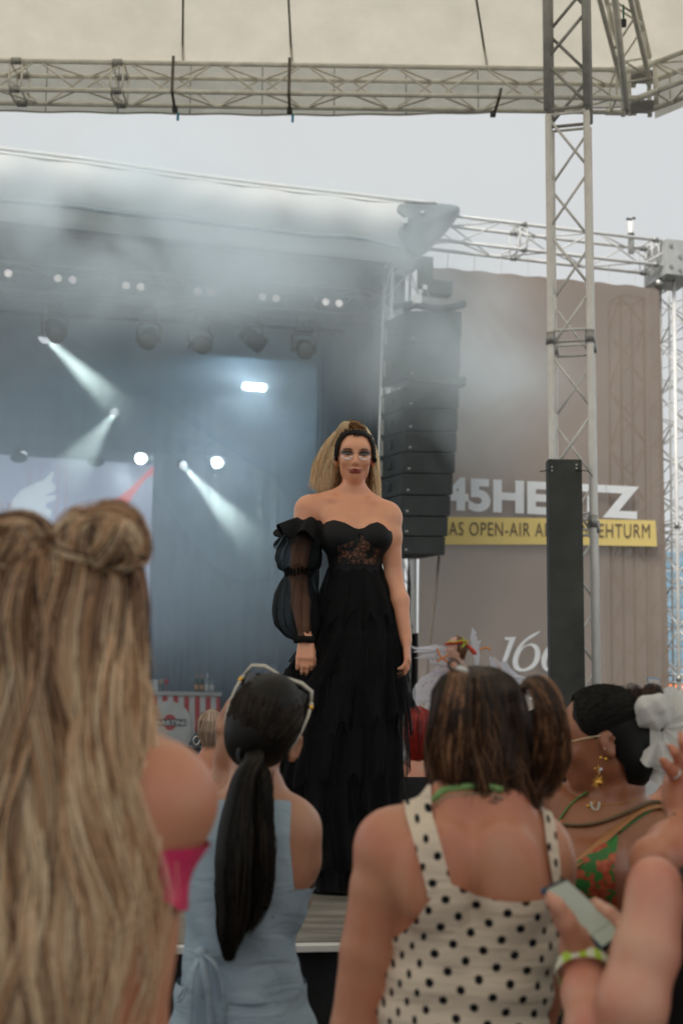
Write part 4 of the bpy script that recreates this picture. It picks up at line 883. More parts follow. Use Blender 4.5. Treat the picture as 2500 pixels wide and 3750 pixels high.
M['h_black'] = hairmat('black hair', [(.002, .002, .002), (.005, .004, .003), (.012, .009, .006), (.05, .034, .021)], .5, .25)
M['h_red'] = hairmat('red hair', [(.05, .004, .003), (.25, .01, .006), (.55, .03, .015)], .38)
M['h_gold'] = hairmat('golden hair', [(.07, .028, .009), (.46, .22, .08), (.95, .60, .28), (1, .85, .58)], .42)
M['h_short'] = hairmat('short blonde hair', [(.07, .03, .02), (.35, .22, .15), (.68, .55, .44)], .45)

# ================================================================ WOMAN IN BLACK ON THE PODIUM
YM = 5.0
def mq(px, py, dy=0.): return P(px, py, YM+dy)
wo = thing('person', 'woman standing on the catwalk in long black tulle gown with one puff sleeve', 'person', (float(mq(1290, 2800)[0]), YM, DECK))
M['skin_m'] = skinmat('tanned skin', (.82, .41, .245), .12, .42, .12, attr=True)
HC = mq(1299, 1671, .02); HR = rotm(math.radians(-7), math.radians(-1), math.radians(182))   # columns: right, forward, up
HR = np.array([HR[:, 0], HR[:, 1], HR[:, 2]]).T
b_ = Body((-.42, 4.72, .93), (.42, 5.30, 2.80), .0042)
def z5(py): return float(mq(1300, py)[2])
def x5(px, py): return float(mq(px, py)[0])
rows = [(1800, 1292, .045, .045, .05), (1818, 1291, .078, .058, .045), (1836, 1290, .120, .070, .04), (1860, 1288, .145, .080, .03), (1895, 1288, .148, .088, .02), (1940, 1293, .132, .092, .01), (1985, 1297, .121, .092, .005), (2035, 1300, .103, .084, .005), (2084, 1300, .094, .076, .01), (2140, 1302, .100, .08, .015), (2220, 1300, .118, .09, .02), (2330, 1292, .135, .10, .02), (2420, 1290, .13, .10, .02)]
o0 = np.array([0, YM+.03, 0]); b_.loft([(z5(y), x5(x, y), cy-.02, a, bb) for y, x, a, bb, cy in rows], o0, k=.03, p=2.2)
for x, y in ((1232, 1968), (1372, 1968)): b_.ell(mq(x, y, -.045), (.062, .058, .058), k=.035)
b_.chain([mq(1293, 1838, .045), mq(1294, 1790, .035), mq(1296, 1740, .055)], [.054, .042, .041], .022)
for e, xe in ((-1, 1150), (1, 1420)): b_.chain([mq(1290+e*8, 1836, -.008), mq((1290+xe)/2, 1830+(8 if e > 0 else -2), -.006), mq(xe, 1850+(14 if e > 0 else -12), .02)], [.006, .006, .008], .03)
b_.ell(mq(1290, 1838, -.012), (.009, .006, .008), k=.01, sub=True)
for e, xs, ys_ in ((-1, 1175, 1836), (1, 1400, 1862)): b_.cone(mq(1293+e*14, 1800, .05), mq(xs, ys_, .04), .028, .034, .035)
bt = Body.__new__(Body); bt.lo, bt.h, bt.n, bt.ax = b_.lo, b_.h, b_.n, b_.ax; bt.F = b_.F.copy()
b_.ell(mq(1132, 1862, .015), (.052, .05, .055), k=.03); b_.ell(mq(1428, 1893, .015), (.046, .05, .055), k=.03)
b_.chain([mq(1122, 1872, .01), mq(1108, 1950, .0), mq(1092, 2112, .02), mq(1100, 2210, -.06), mq(1117, 2338, -.16)], [.048, .043, .034, .036, .024], .02)
b_.chain([mq(1426, 1905, .01), mq(1431, 1965, .0), mq(1440, 2110, .02), mq(1463, 2200, -.02), mq(1486, 2345, -.06)], [.046, .041, .034, .035, .0225], .02)
tips = hand(b_, mq(1117, 2335, -.16), mq(1116, 2440, -.18)-mq(1117, 2335, -.16), (-0.1, 1, .0), 1, L=.168, curl=(.55, .42, .40, .45), spread=.03, thumb=.28, w=.034, k=.004)
tips2 = hand(b_, mq(1486, 2345, -.06), mq(1494, 2450, -.08)-mq(1486, 2345, -.06), (-1, .2, 0), 1, L=.17, curl=(.35, .4, .45, .5), spread=.05, thumb=.45, w=.036, k=.004)
qh = head(b_, HC, HR, .975, jaw=.86)
legs(b_, mq(1240, 2420, .03), mq(1345, 2420, .03), ((x5(1255, 3220), YM+.05, DECK), (x5(1330, 3220), YM+.05, DECK)))
V, Fq = b_.mesh(); Lc = (V-HC) @ HR
mk_c = np.zeros((len(V), 3)); mk_a = np.zeros(len(V)); front = Lc[:, 1] > .03
def blotch(cx_, cz, rx_, rz, col, amt, soft=.5, rot=0):
    dx, dz = Lc[:, 0]-cx_, Lc[:, 2]-cz; c_, s_ = math.cos(rot), math.sin(rot); dx, dz = dx*c_+dz*s_, -dx*s_+dz*c_
    d = np.sqrt((dx/rx_)**2+(dz/rz)**2); w = np.clip((1+soft-d)/soft, 0, 1)*front*amt
    mk_c[:] = mk_c*(1-w[:, None])+np.array(col)*w[:, None]; mk_a[:] = np.maximum(mk_a, w)
for e in (-1, 1):
    blotch(e*.034, .0075, .019, .0085, (.035, .024, .022), .85, .7, rot=e*.12); blotch(e*.046, .008, .010, .006, (.01, .008, .008), .95, .5, rot=e*.3)
    blotch(e*.026, .0215, .0105, .0023, (.12, .042, .024), 1, .6, rot=e*.20); blotch(e*.041, .0230, .0085, .0018, (.12, .042, .024), 1, .6, rot=-e*.20)
for e in (-1, 1): blotch(e*.0085, -.0585, .009, .0030, (.26, .04, .035), .9, .6)
blotch(0, -.0590, .0245, .0032, (.26, .045, .035), .95, .5); blotch(0, -.0675, .019, .0056, (.32, .06, .045), .95, .5)
mk_c[mk_a < .01] = (.5, .25, .15)
bo = npmesh('body', V, Fq, M['skin_m'], wo); paint(bo, 'makeup', mk_c); paint(bo, 'makeup_amount', mk_a)
M['eye'] = mat('eye white', (.36, .35, .33), .15, var=0); M['iris'] = mat('grey green iris', (.10, .14, .12), .1, var=0); M['pupil'] = mat('pupil', (.005, .005, .005), .05, var=0)
M['gem'] = mat('rhinestone', (.95, .95, .97), .25, 0, var=0, spec=1)
for e in (-1, 1):
    ey = MB().ball(qh(e*.031, .0815, .0035), (.0105, .005, .0029), 16, 8, HR).build('eye', M['eye'], wo, True)
    MB().ball(qh(e*.0305, .0858, .0036), (.0046, .0018, .0032), 14, 8, HR).build('iris', M['iris'], ey, True); MB().ball(qh(e*.0305, .0875, .0036), (.002, .001, .002), 10, 6, HR).build('pupil', M['pupil'], ey, True)
    MB().path([qh(e*x, y, z) for x, y, z in ((.0185, .0845, .006), (.026, .0895, .0105), (.036, .087, .0115), (.047, .078, .009), (.053, .071, .011))], [.0008, .0016, .0022, .0022, .0006], 6).build('lash', M['black'], ey, True)
    for k, (gx, gz) in enumerate(((.0555, -.0075), (.050, -.0115), (.042, -.017), (.035, -.0185), (.026, -.0205), (.0215, -.016), (.0175, -.010), (.0295, -.013))):
        d = nrm(HR @ np.array([e*gx*6, .6, gz])); p = qh(e*gx, .11, gz)      # drop onto the cheek
        for st_ in range(80):
            if b_.at(p[None])[0] < .001: break
            p = p-HR[:, 1]*.001
        MB().ball(p, (.0030 if k % 3 else .0040)).build('face_gem', M['gem'], wo, True)
# shoes: pale toes under the hem
sh = MB()
for x in (1262, 1335): p = np.array([x5(x, 3225), YM-.06, DECK+.022]); sh.ball(p, (.036, .11, .024), 14, 8)
sh.build('shoes', M['white'], wo, True)
# bodice
V, Fq = bt.mesh(.006); py_ = None
def topz(X): 
    xs = [x5(p_, 1940) for p_ in (1100, 1172, 1195, 1222, 1262, 1296, 1311, 1330, 1352, 1380, 1402, 1420, 1480)]; zs = [z5(p_) for p_ in (1940, 1938, 1922, 1915, 1926, 1944, 1948, 1945, 1930, 1921, 1932, 1950, 1960)]; return np.interp(X, xs, zs)
fr_ = V[:, 1] < YM+.03; tz = np.where(fr_, topz(V[:, 0]), z5(1962)); g = np.minimum(tz-V[:, 2], V[:, 2]-z5(2200))
Vb, Fb = clipmesh(V, Fq, g)
# lace window at the midriff
def lacef(Vx):
    X, Z = Vx[:, 0], Vx[:, 2]; cupb = np.interp(X, [x5(p_, 2000) for p_ in (1225, 1250, 1300, 1316, 1335, 1360, 1395)], [z5(p_) for p_ in (2012, 2010, 1985, 1965, 1985, 2012, 2022)])
    return np.minimum.reduce([cupb-Z, Z-z5(2072), X-x5(1236, 2040), x5(1398, 2040)-X, (YM+.0-Vx[:, 1])])
lg = lacef(Vb); V1, F1 = clipmesh(Vb, Fb, -lg); M['velvet'] = mat('black satin', (.006, .006, .007), .6, var=.2, spec=.3); npmesh('bodice', V1, F1, M['velvet'], wo)
V2, F2 = clipmesh(Vb, Fb, lg)
lm = mat('black lace', (.006, .006, .006), .7, var=0); t = lm.node_tree; vo = t.nodes.new('ShaderNodeTexVoronoi'); vo.inputs['Scale'].default_value = 55; vo.feature = 'DISTANCE_TO_EDGE'
tc = t.nodes.new('ShaderNodeTexCoord'); nz = t.nodes.new('ShaderNodeTexNoise'); nz.inputs['Scale'].default_value = 26; cr = t.nodes.new('ShaderNodeMath'); cr.operation = 'LESS_THAN'; cr.inputs[1].default_value = .10
c2 = t.nodes.new('ShaderNodeMath'); c2.operation = 'GREATER_THAN'; c2.inputs[1].default_value = .56; ad = t.nodes.new('ShaderNodeMath'); ad.operation = 'ADD'; ad.inputs[1].default_value = .45; mu = t.nodes.new('ShaderNodeMath'); mu.operation = 'MULTIPLY'; ad2 = t.nodes.new('ShaderNodeMath'); ad2.operation = 'ADD'; ad2.use_clamp = True
t.links.new(tc.outputs['Object'], vo.inputs['Vector']); t.links.new(tc.outputs['Object'], nz.inputs['Vector']); t.links.new(vo.outputs['Distance'], cr.inputs[0]); t.links.new(nz.outputs[0], c2.inputs[0])
t.links.new(cr.outputs[0], mu.inputs[0]); mu.inputs[1].default_value = .4; t.links.new(mu.outputs[0], ad2.inputs[0]); t.links.new(c2.outputs[0], ad2.inputs[1]); t.links.new(ad2.outputs[0], ad.inputs[0]); ad.use_clamp = True
t.links.new(ad.outputs[0], bs(lm).inputs['Alpha']); npmesh('lace_panel', V2, F2, lm, wo)
MB().path([mq(1314, y, -.10+ (y-1950)/1300.) for y in range(1950, 2080, 12)], .004, 6).build('boning', M['velvet'], wo, True)
# tulle
def tulle(name, dens, col=(.006, .006, .007), freq=9, ext=1.6):
    m = mat(name, col, .8, var=0, spec=.2, sheen=.0); t = m.node_tree; b = bs(m); tp = t.nodes.new('ShaderNodeBsdfTransparent'); mx = t.nodes.new('ShaderNodeMixShader'); lw = t.nodes.new('ShaderNodeLayerWeight'); lw.inputs[0].default_value = .35
    mp = t.nodes.new('ShaderNodeMapRange'); mp.inputs[3].default_value = dens; mp.inputs[4].default_value = min(1, dens*ext+.25); t.links.new(lw.outputs['Facing'], mp.inputs[0]); t.links.new(mp.outputs[0], mx.inputs[0])
    t.links.new(tp.outputs[0], mx.inputs[1]); t.links.new(b.outputs[0], mx.inputs[2]); t.links.new(mx.outputs[0], t.nodes['Material Output'].inputs[0]); return m
M['tulle'] = tulle('black tulle', .55); M['tulle_thin'] = tulle('thin black tulle', .30); M['gown'] = mat('black gown cloth', (.005, .005, .006), .75, var=.4, nscale=7, bump=.35, bscale=16, stretch=(1, 1, .2), spec=.25)
SK = np.array([(z5(y), x5(cx_, y), YM+.03, w/951., d) for y, cx_, w, d in ((2068, 1300, 99, .085), (2100, 1302, 110, .10), (2150, 1306, 128, .125), (2224, 1308, 150, .15), (2300, 1300, 165, .18), (2373, 1291, 184, .20), (2500, 1256, 218, .23), (2614, 1238, 240, .25), (2850, 1214, 244, .27), (3000, 1224, 224, .28), (3130, 1244, 208, .29), (3246, 1252, 196, .29))])
SK = SK[np.argsort(SK[:, 0])]
def skirt(name, m_, z0, z1, f0, f1, nf, amp, seed, rag=.0, nu=220, nv=26, par=wo):
    R = np.random.RandomState(seed); p1, p2, p3 = R.rand(3)*6.28; ragt = np.interp(np.linspace(0, 1, nu), np.linspace(0, 1, 46), R.rand(46))*rag
    def fn(u, v):
        zb = z0+ragt[int(round(u*(nu-1)))]*(1 if u < .999 else 0); z = z1+(zb-z1)*v; a = u*2*math.pi; f = f0+(f1-f0)*v
        w = 1+(amp*(.35+.65*v))*(math.sin(a*nf+p1+.8*math.sin(a*3+p2))+.5*math.sin(a*nf*2.3+p3+2*v)+.3*math.sin(a*7+v*5+p2))
        return (itab(SK, z, 1)+itab(SK, z, 3)*f*w*math.sin(a), itab(SK, z, 2)-itab(SK, z, 4)*f*w*math.cos(a), z)
    return mk(name, *grid(fn, nu, nv), m_, par, True)
skirt('skirt', M['gown'], DECK+.012, z5(2066), .90, .93, 16, .035, 2, nv=70)
tiers = [(2070, 2330, .97, 1.04), (2200, 2520, .96, 1.04), (2330, 2700, .97, 1.08), (2480, 2900, .96, 1.07), (2650, 3060, .96, 1.06), (2840, 3200, .96, 1.05)]
for i, (a, b, f0, f1) in enumerate(tiers): skirt('ruffle_tier', M['tulle'], z5(b), z5(a), f0, f1, 13+i, .075, 20+i, rag=.13)
skirt('outer_tulle', M['tulle_thin'], z5(2660), z5(2440), 1.0, 1.14, 11, .10, 41, rag=.25); skirt('outer_tulle', M['tulle_thin'], DECK+.02, z5(2700), 1.0, 1.05, 14, .05, 42, rag=.1)
# loose threads of tulle
R_ = np.random.RandomState(5); n = 90; ph = R_.uniform(-2.2, 2.2, n); zt_ = z5(2300)-R_.rand(n)*.75; ln_ = R_.uniform(.12, .42, n); s = np.linspace(0, 1, 10)[None]
Z = np.maximum(zt_[:, None]-ln_[:, None]*s, DECK+.02); f = 1.0+.10*s*R_.rand(n)[:, None]+.01*np.sin(s*9+ph[:, None]*7); A = ph[:, None]+.05*np.sin(s*5+ph[:, None]*11)
strands('loose_threads', np.stack([itab(SK, Z, 1)+itab(SK, Z, 3)*f*np.sin(A), itab(SK, Z, 2)-itab(SK, Z, 4)*f*np.cos(A), Z], 2), .0007, mat('thread', (.008, .008, .008), .8), wo)
# puff sleeve
def puff(name, C, m_, nf=9, amp=.07, nu=90, seed=1):
    """C rows: (px, py, dy, half width, half depth)"""
    R = np.random.RandomState(seed); ph = R.rand(3)*6.28; C = np.array(C, float); tt = np.linspace(0, 1, len(C))
    def fn(u, v):
        r = [np.interp(v, tt, C[:, k]) for k in range(5)]; c = mq(r[0], r[1], r[2]); a = 2*math.pi*u; e = math.sin(math.pi*v)**.6
        w = 1+amp*1.25*e*(math.sin(a*nf+ph[0]+3*v)+.6*math.sin(a*5+ph[1]-4*v)+.35*math.sin(a*17+ph[2]+6*v)); return c+np.array([r[3]*w*math.sin(a), -r[4]*w*math.cos(a), .008*e*math.sin(a*7+ph[2])])
    return mk(name, *grid(fn, nu, 26), m_, wo, True)
M['sleeve'] = tulle('sheer black organza', .60, (.006, .007, .008), ext=1.9)
puff('puff_sleeve', [(1128, 1935, .0, .052, .06), (1110, 1965, 0, .070, .08), (1098, 2010, 0, .082, .10), (1094, 2050, 0, .088, .105), (1094, 2080, 0, .080, .10), (1094, 2096, 0, .048, .055), (1094, 2100, 0, .046, .05)], M['sleeve'], seed=3)
puff('puff_sleeve', [(1094, 2098, 0, .046, .05), (1086, 2130, 0, .060, .07), (1082, 2180, -.035, .076, .10), (1080, 2240, -.07, .082, .115), (1084, 2290, -.10, .078, .11), (1096, 2325, -.11, .058, .07), (1110, 2342, -.15, .034, .04), (1114, 2350, -.155, .030, .034)], M['sleeve'], seed=4)
puff('sleeve_lining', [(1112, 1950, .03, .06, .05), (1120, 2010, .05, .055, .05), (1120, 2090, .05, .045, .04), (1118, 2150, .06, .05, .04), (1120, 2260, .05, .05, .04), (1118, 2330, 0, .035, .035)], M['tulle'], 6, .15, seed=6)
b = MB()
for k in range(26): a = 2*math.pi*k/26; b.path([mq(1114, 2342, -.155)+np.array([.034*math.sin(a), -.036*math.cos(a), .0])+np.array([.002*math.sin(a*5), 0, z_]) for z_ in (.012, 0, -.014)], [.005, .007, .004], 6)
b.build('sleeve_cuff', M['gown'], wo, True)
b = MB()
for k in range(22): a = 2*math.pi*k/22; b.path([mq(1094, 2098, 0)+np.array([.052*math.sin(a), -.055*math.cos(a), z_+.004*math.sin(a*5)]) for z_ in (.014, 0, -.014)], [.005, .0065, .005], 6)
b.build('sleeve_band', M['gown'], wo, True)
M['organza'] = tulle('black organza', .86, (.008, .009, .010))
def flounce(u, v):
    a = 2*math.pi*u; c = mq(1126, 1905, .0)+(mq(1106, 1975, -.01)-mq(1126, 1905, 0))*v; r = .052+.052*v**.8; w = math.sin(a*6+.6)*.016*v+math.sin(a*11+2)*.008*v
    lift = .018*v*math.sin(a*6+1.4)+(.03*v*max(0, -math.sin(a))); return c+np.array([math.sin(a)*(r+w)*(.98), -math.cos(a)*(r+w)*1.0, lift+.006*math.sin(a*5)])
solid(mk('shoulder_ruffle', *grid(flounce, 120, 12), M['organza'], wo, True), .0012)
def flounce2(u, v):
    a = 2*math.pi*u; c = mq(1122, 1925, .0)+(mq(1100, 1992, -.01)-mq(1122, 1925, 0))*v; r = .055+.045*v**.8; w = math.sin(a*7+2.6)*.016*v
    return c+np.array([math.sin(a)*(r+w), -math.cos(a)*(r+w), .016*v*math.sin(a*7+.4)])
mk('shoulder_ruffle', *grid(flounce2, 120, 10), M['tulle'], wo, True)
# hair: slick crown, high ponytail fanned behind both shoulders, beaded black headpiece
cap = Body((-.2, 4.85, 2.3), (.3, 5.3, 2.85), .004); cap.ell(HC+HR @ np.array([0, -.014, .024]), (.0775, .0965, .091), HR, .001)
V, Fq = cap.mesh(); Lc2 = (V-HC) @ HR; hl = np.interp(np.abs(Lc2[:, 0]), [0, .02, .045, .062, .08], [.094, .090, .076, .045, -.03]); g = Lc2[:, 2]-np.where(Lc2[:, 1] > .0, hl, -.055)
Vc, Fc = clipmesh(V, Fq, g); ho_ = npmesh('hair_cap', Vc, Fc, M['h_gold'], wo); paint(ho_, 'tone', np.full(len(Vc), .22)+.12*np.sin(Vc[:, 0]*400))
root = qh(-.006, -.055, .098)
b = MB().ball(root+[0, 0, .0], (.03, .03, .024)).build('hair_tie', M['black'], wo, True)
def fan(pts, rad, n, seed, tone, **k): return bundle('hair', [p if isinstance(p, np.ndarray) else mq(*p) for p in pts], rad, n, M['h_gold'], wo, r=.0009, seed=seed, tone0=tone, frizz=.0013, **k)
fan([root, (1268, 1556, .03), (1244, 1596, .08), (1221, 1664, .10), (1203, 1732, .11), (1194, 1815, .12)], [.012, .013, .020, .027, .030, .028], 1000, 3, .92, wave=.006, core=False, tipspread=.3)
fan([root, (1270, 1560, .05), (1246, 1615, .10), (1228, 1690, .12), (1215, 1760, .13), (1200, 1830, .14)], [.014, .022, .03, .034, .036, .03], 900, 4, .55, wave=.005)
fan([root, (1285, 1556, .07), (1270, 1640, .13), (1250, 1740, .13), (1235, 1830, .13)], [.014, .03, .04, .045, .04], 500, 8, .12, wave=.004)
fan([root, (1330, 1570, .10), (1362, 1640, .12), (1370, 1720, .13), (1371, 1790, .14), (1368, 1860, .14)], [.012, .014, .015, .019, .021, .017], 800, 5, .9, wave=.005)
fan([root, (1320, 1570, .10), (1350, 1650, .12), (1352, 1740, .13), (1352, 1840, .14)], [.014, .02, .03, .03, .024], 500, 6, .22, wave=.004)
fan([root, (1290, 1552, .0), (1314, 1562, .01), (1330, 1580, .05)], [.010, .011, .011, .010], 260, 9, .3, core=True)
fan([(1228, 1584, .06), (1194, 1640, .08), (1168, 1710, .10), (1164, 1800, .11)], [.004, .014, .022, .022], 300, 11, .95, wave=.012, core=False, tipspread=.7)
hb = MB(); R_ = np.random.RandomState(9)
band = [(-.0755, -.014), (-.0750, .012), (-.0735, .034), (-.069, .055), (-.057, .077), (-.038, .092), (-.013, .0985), (.013, .0985), (.038, .092), (.057, .077), (.069, .055), (.0735, .034), (.0750, .012), (.0755, -.014)]
bd = np.array(spl([(a, 0, b) for a, b in band], 10, False))
for p in bd:
    for k in range(5):
        x, z = p[0]+R_.randn()*.003, p[2]+R_.randn()*.004-(R_.rand()*.018 if abs(p[0]) < .008 else R_.rand()*.010 if abs(p[0]) < .035 else R_.rand()*.003); y = .12
        q_ = HC+HR @ np.array([x, y, z])
        for st_ in range(140):
            if min(b_.at(q_[None])[0], cap.at(q_[None])[0]) < .003: break
            q_ = q_-HR[:, 1]*.0012
        if ((q_-HC) @ HR)[1] > -.03: hb.ball(q_, .0036+R_.rand()*.0016, 5, 4)
hb.build('beaded_headpiece', mat('black beads', (.004, .004, .0045), .4, var=.3, spec=.3), wo)
# ================================================================ BLONDE WOMAN WITH HAIR BUNS (nearest, seen from behind)
def person(lab, x, y, z=0.): return thing('person', lab, 'person', (float(x), float(y), float(z)))
def zz(px, py, Y): return float(P(px, py, Y)[2])
def xx(px, py, Y): return float(P(px, py, Y)[0])
M['skin_fair'] = skinmat('fair skin', (.64, .35, .235), .32, .48, .14); M['skin_warm'] = skinmat('light tan skin', (.57, .275, .16), .24, .46, .14); M['skin_brown'] = skinmat('brown skin', (.33, .135, .066), .12, .36, .12)
Y1 = 1.62
bw = person('woman seen from behind with long wavy blonde hair and two twisted buns', xx(190, 2800, Y1), Y1)
B = Body((-1.05, 1.35, .0), (.12, 2.1, 1.95), .010)
rows = [(2640, 230, .07, .06, .06), (2700, 225, .125, .07, .05), (2790, 198, .140, .085, .04), (2900, 195, .160, .10, .04), (3080, 195, .158, .105, .03), (3250, 195, .152, .105, .03), (3450, 195, .150, .10, .02), (3700, 190, .137, .095, .02), (3900, 190, .138, .10, .03), (4300, 190, .175, .13, .03), (4700, 190, .185, .13, .02), (5000, 190, .15, .12, .02)]
B.loft([(zz(x, y, Y1), xx(x, y, Y1), cy, a, bb) for y, x, a, bb, cy in rows], (0, Y1, 0), k=.04)
p = lambda px, py, dy=0: P(px, py, Y1+dy)
B.ell(p(600, 2935, .03), (.050, .062, .060), k=.05); B.chain([p(620, 2935, .03), p(600, 3020, .20), p(600, 2900, .40)], [.056, .046, .034], .03)
B.ell(p(-250, 2905, .03), (.062, .07, .075), k=.05); B.chain([p(-280, 2930, .03), p(-320, 3300, .10), p(-200, 3100, .34)], [.056, .046, .034], .03)
hcb = p(190, 2230, .10); B.chain([p(200, 2720, .06), hcb-[0, 0, .08]], [.062, .055], .04); head(B, hcb, rotm(0, 0, 0), 1.02, face=True)
legs(B, p(40, 4600, .04), p(340, 4600, .04), ((xx(60, 4600, Y1), Y1+.03, .0), (xx(330, 4600, Y1), Y1+.03, .0)))
V, F_ = B.mesh(); npmesh('body', V, F_, M['skin_warm'], bw)
pink = mat('pink bikini cloth', (.70, .035, .13), .55, var=.25, nscale=26, bump=.2)
V, F_ = B.mesh(.006); g = np.minimum.reduce([zz(650, 3100, Y1)-V[:, 2], V[:, 2]-zz(650, 3385, Y1)-.9*np.clip(xx(725, 3300, Y1)-V[:, 0], 0, .16), V[:, 0]-xx(600, 3200, Y1)-.25*np.clip(zz(0, 3200, Y1)-V[:, 2], -.1, .1)*0, V[:, 1]-(Y1-.05), xx(740, 3200, Y1)+.05-V[:, 0]])
Vc, Fc = clipmesh(V, F_, g); npmesh('bikini_top', Vc, Fc, pink, bw)
V, F_ = B.mesh(.010); g = np.minimum(zz(190, 4150, Y1)-V[:, 2], V[:, 2]-.42); Vc, Fc = clipmesh(V, F_, g); npmesh('skirt', Vc, Fc, mat('dark skirt', (.03, .03, .05), .8), bw)
hc = p(186, 2170, .055)
Tb = [(zz(0, y, Y1), xx(x, 2500, Y1), cy, a, b) for y, x, a, b, cy in ((1932, 190, .008, .008, Y1+.04), (1945, 190, .045, .05, Y1+.04), (1985, 188, .078, .08, Y1+.04), (2060, 186, .098, .105, Y1+.04), (2180, 186, .103, .118, Y1+.04), (2400, 186, .102, .115, Y1+.03), (2700, 186, .110, .10, Y1+.01), (3000, 192, .122, .10, Y1), (3250, 198, .126, .10, Y1), (3500, 190, .118, .095, Y1-.01), (3750, 180, .106, .09, Y1-.01), (4100, 175, .085, .075, Y1), (4400, 170, .04, .05, Y1))]
base_loft('hair_core', Tb, M['h_blonde'], bw, .80)
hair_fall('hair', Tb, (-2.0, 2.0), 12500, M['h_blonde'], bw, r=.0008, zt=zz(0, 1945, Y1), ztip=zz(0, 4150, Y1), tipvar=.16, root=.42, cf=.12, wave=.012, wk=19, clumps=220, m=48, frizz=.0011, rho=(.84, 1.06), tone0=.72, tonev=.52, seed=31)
hair_fall('stray_hair', Tb, (.5, 1.9), 800, M['h_blonde'], bw, r=.0010, zt=zz(0, 2150, Y1), ztip=zz(0, 3700, Y1), tipvar=.25, cf=.1, wave=.020, wk=15, clumps=120, m=40, frizz=.0014, rho=(1.0, 1.30), tone0=.75, tonev=.3, seed=37)
for nm, cx_, cy_, r_, sd in (('bun', 372, 1992, .032, 5), ('bun', 45, 2020, .034, 6)):
    c = P(cx_, cy_, Y1-.02); co = []
    for i in range(34):
        t_ = i/33; a = t_*2*math.pi*2.4+sd; rr_ = r_*(1.08-.62*t_); co.append(c+np.array([math.cos(a)*rr_*1.22, -.028*t_+.014*math.sin(a*2.3), math.sin(a)*rr_*.80+.004*math.sin(a*3.7)]))
    bo_ = bundle(nm, co, [.019, .022, .022, .020, .018, .015], 620, M['h_blonde'], bw, r=.0012, m=90, twist=9, wave=.003, frizz=.0008, tone0=.45, tonev=.6, seed=sd, tipspread=.1, lenvar=.02)
    fz = []
    for i in range(22):
        a = rnd.random()*6.28; q0 = c+np.array([math.cos(a)*r_*rnd.uniform(.6, 1.2), -.03*rnd.random(), math.sin(a)*r_*rnd.uniform(.6, 1.2)]); d = np.array([math.cos(a+rnd.uniform(-1.2, 1.2)), rnd.uniform(-.5, .5), math.sin(a+rnd.uniform(-1.2, 1.2))+.3]); fz.append([q0+d*.006*k*(1+.1*k*rnd.uniform(-1, 1))*.35 for k in range(8)])
    strands('stray_hair', fz, [.0009]*8, M['h_blonde'], bw, NR.rand(22)*.5+.4)

# ================================================================ POLKA DOT WOMAN
Y2 = 2.26
pw = person('brunette woman from behind in cream polka dot top, hair in two little pigtails', xx(1760, 3300, Y2), Y2)
p = lambda px, py, dy=0: P(px, py, Y2+dy)
B = Body((-.12, 1.95, 0.), (.56, 2.62, 1.78), .0095)
rows = [(2880, 1745, .062, .055, .06), (2930, 1742, .082, .058, .05), (2975, 1735, .130, .064, .045), (3030, 1722, .160, .078, .04), (3120, 1712, .170, .092, .035), (3250, 1720, .160, .105, .03), (3350, 1745, .146, .108, .03), (3480, 1742, .142, .105, .03), (3600, 1715, .138, .105, .03), (3750, 1690, .140, .108, .03), (3950, 1690, .150, .115, .03), (4250, 1700, .185, .135, .02), (4500, 1710, .19, .14, .02), (4800, 1710, .16, .12, .02)]
B.loft([(zz(x, y, Y2), xx(x, y, Y2), cy, a, bb) for y, x, a, bb, cy in rows], (0, Y2, 0), k=.035, p=2.4)
for e, (x, y) in ((-1, (1640, 3010)), (1, (1840, 3010))): B.ell(p(x, y, -.015), (.05, .035, .075), k=.04)
B.cone(p(1738, 2990, -.075), p(1735, 3500, -.082), .012, .016, .03, sub=True)
for x, y in ((1590, 3190), (1870, 3190)): B.ell(p(x, y, -.066), (.050, .026, .080), rotm(0, (.3 if x < 1700 else -.3), 0), k=.04)
Bt2 = Body.__new__(Body); Bt2.lo, Bt2.h, Bt2.n, Bt2.ax = B.lo, B.h, B.n, B.ax; Bt2.F = B.F.copy()
B.ell(p(1428, 3120, .02), (.054, .062, .070), k=.05); B.chain([p(1424, 3130, .02), p(1394, 3250, .015), p(1346, 3480, .02), p(1304, 3760, .03), p(1290, 4050, .0), p(1330, 4650, -.02)], [.055, .052, .047, .043, .038, .028], .010)
B.ell(p(1995, 3150, .05), (.038, .055, .055), k=.04); B.chain([p(2012, 3180, .05), p(2018, 3420, .10), p(1985, 3620, .14), p(1930, 3900, .16), p(1880, 4300, .05)], [.040, .040, .037, .034, .027], .025)
hc2 = p(1770, 2694, .085); B.chain([p(1742, 2940, .045), p(1752, 2860, .05), hc2-[0, -.01, .06]], [.058, .052, .05], .04); head(B, hc2, rotm(0, 0, 0), .96)
hand(B, p(1330, 4650, -.02), (0, 0, -1), (0, 1, 0), 1); hand(B, p(1880, 4300, .05), (0, .1, -1), (0, 1, 0), -1)
legs(B, p(1600, 4700, .03), p(1820, 4700, .03), ((xx(1600, 4700, Y2), Y2+.03, 0), (xx(1820, 4700, Y2), Y2+.03, 0)))
V, F_ = B.mesh(); tt = V; pbody = npmesh('body', V, F_, M['skin_warm'], pw)
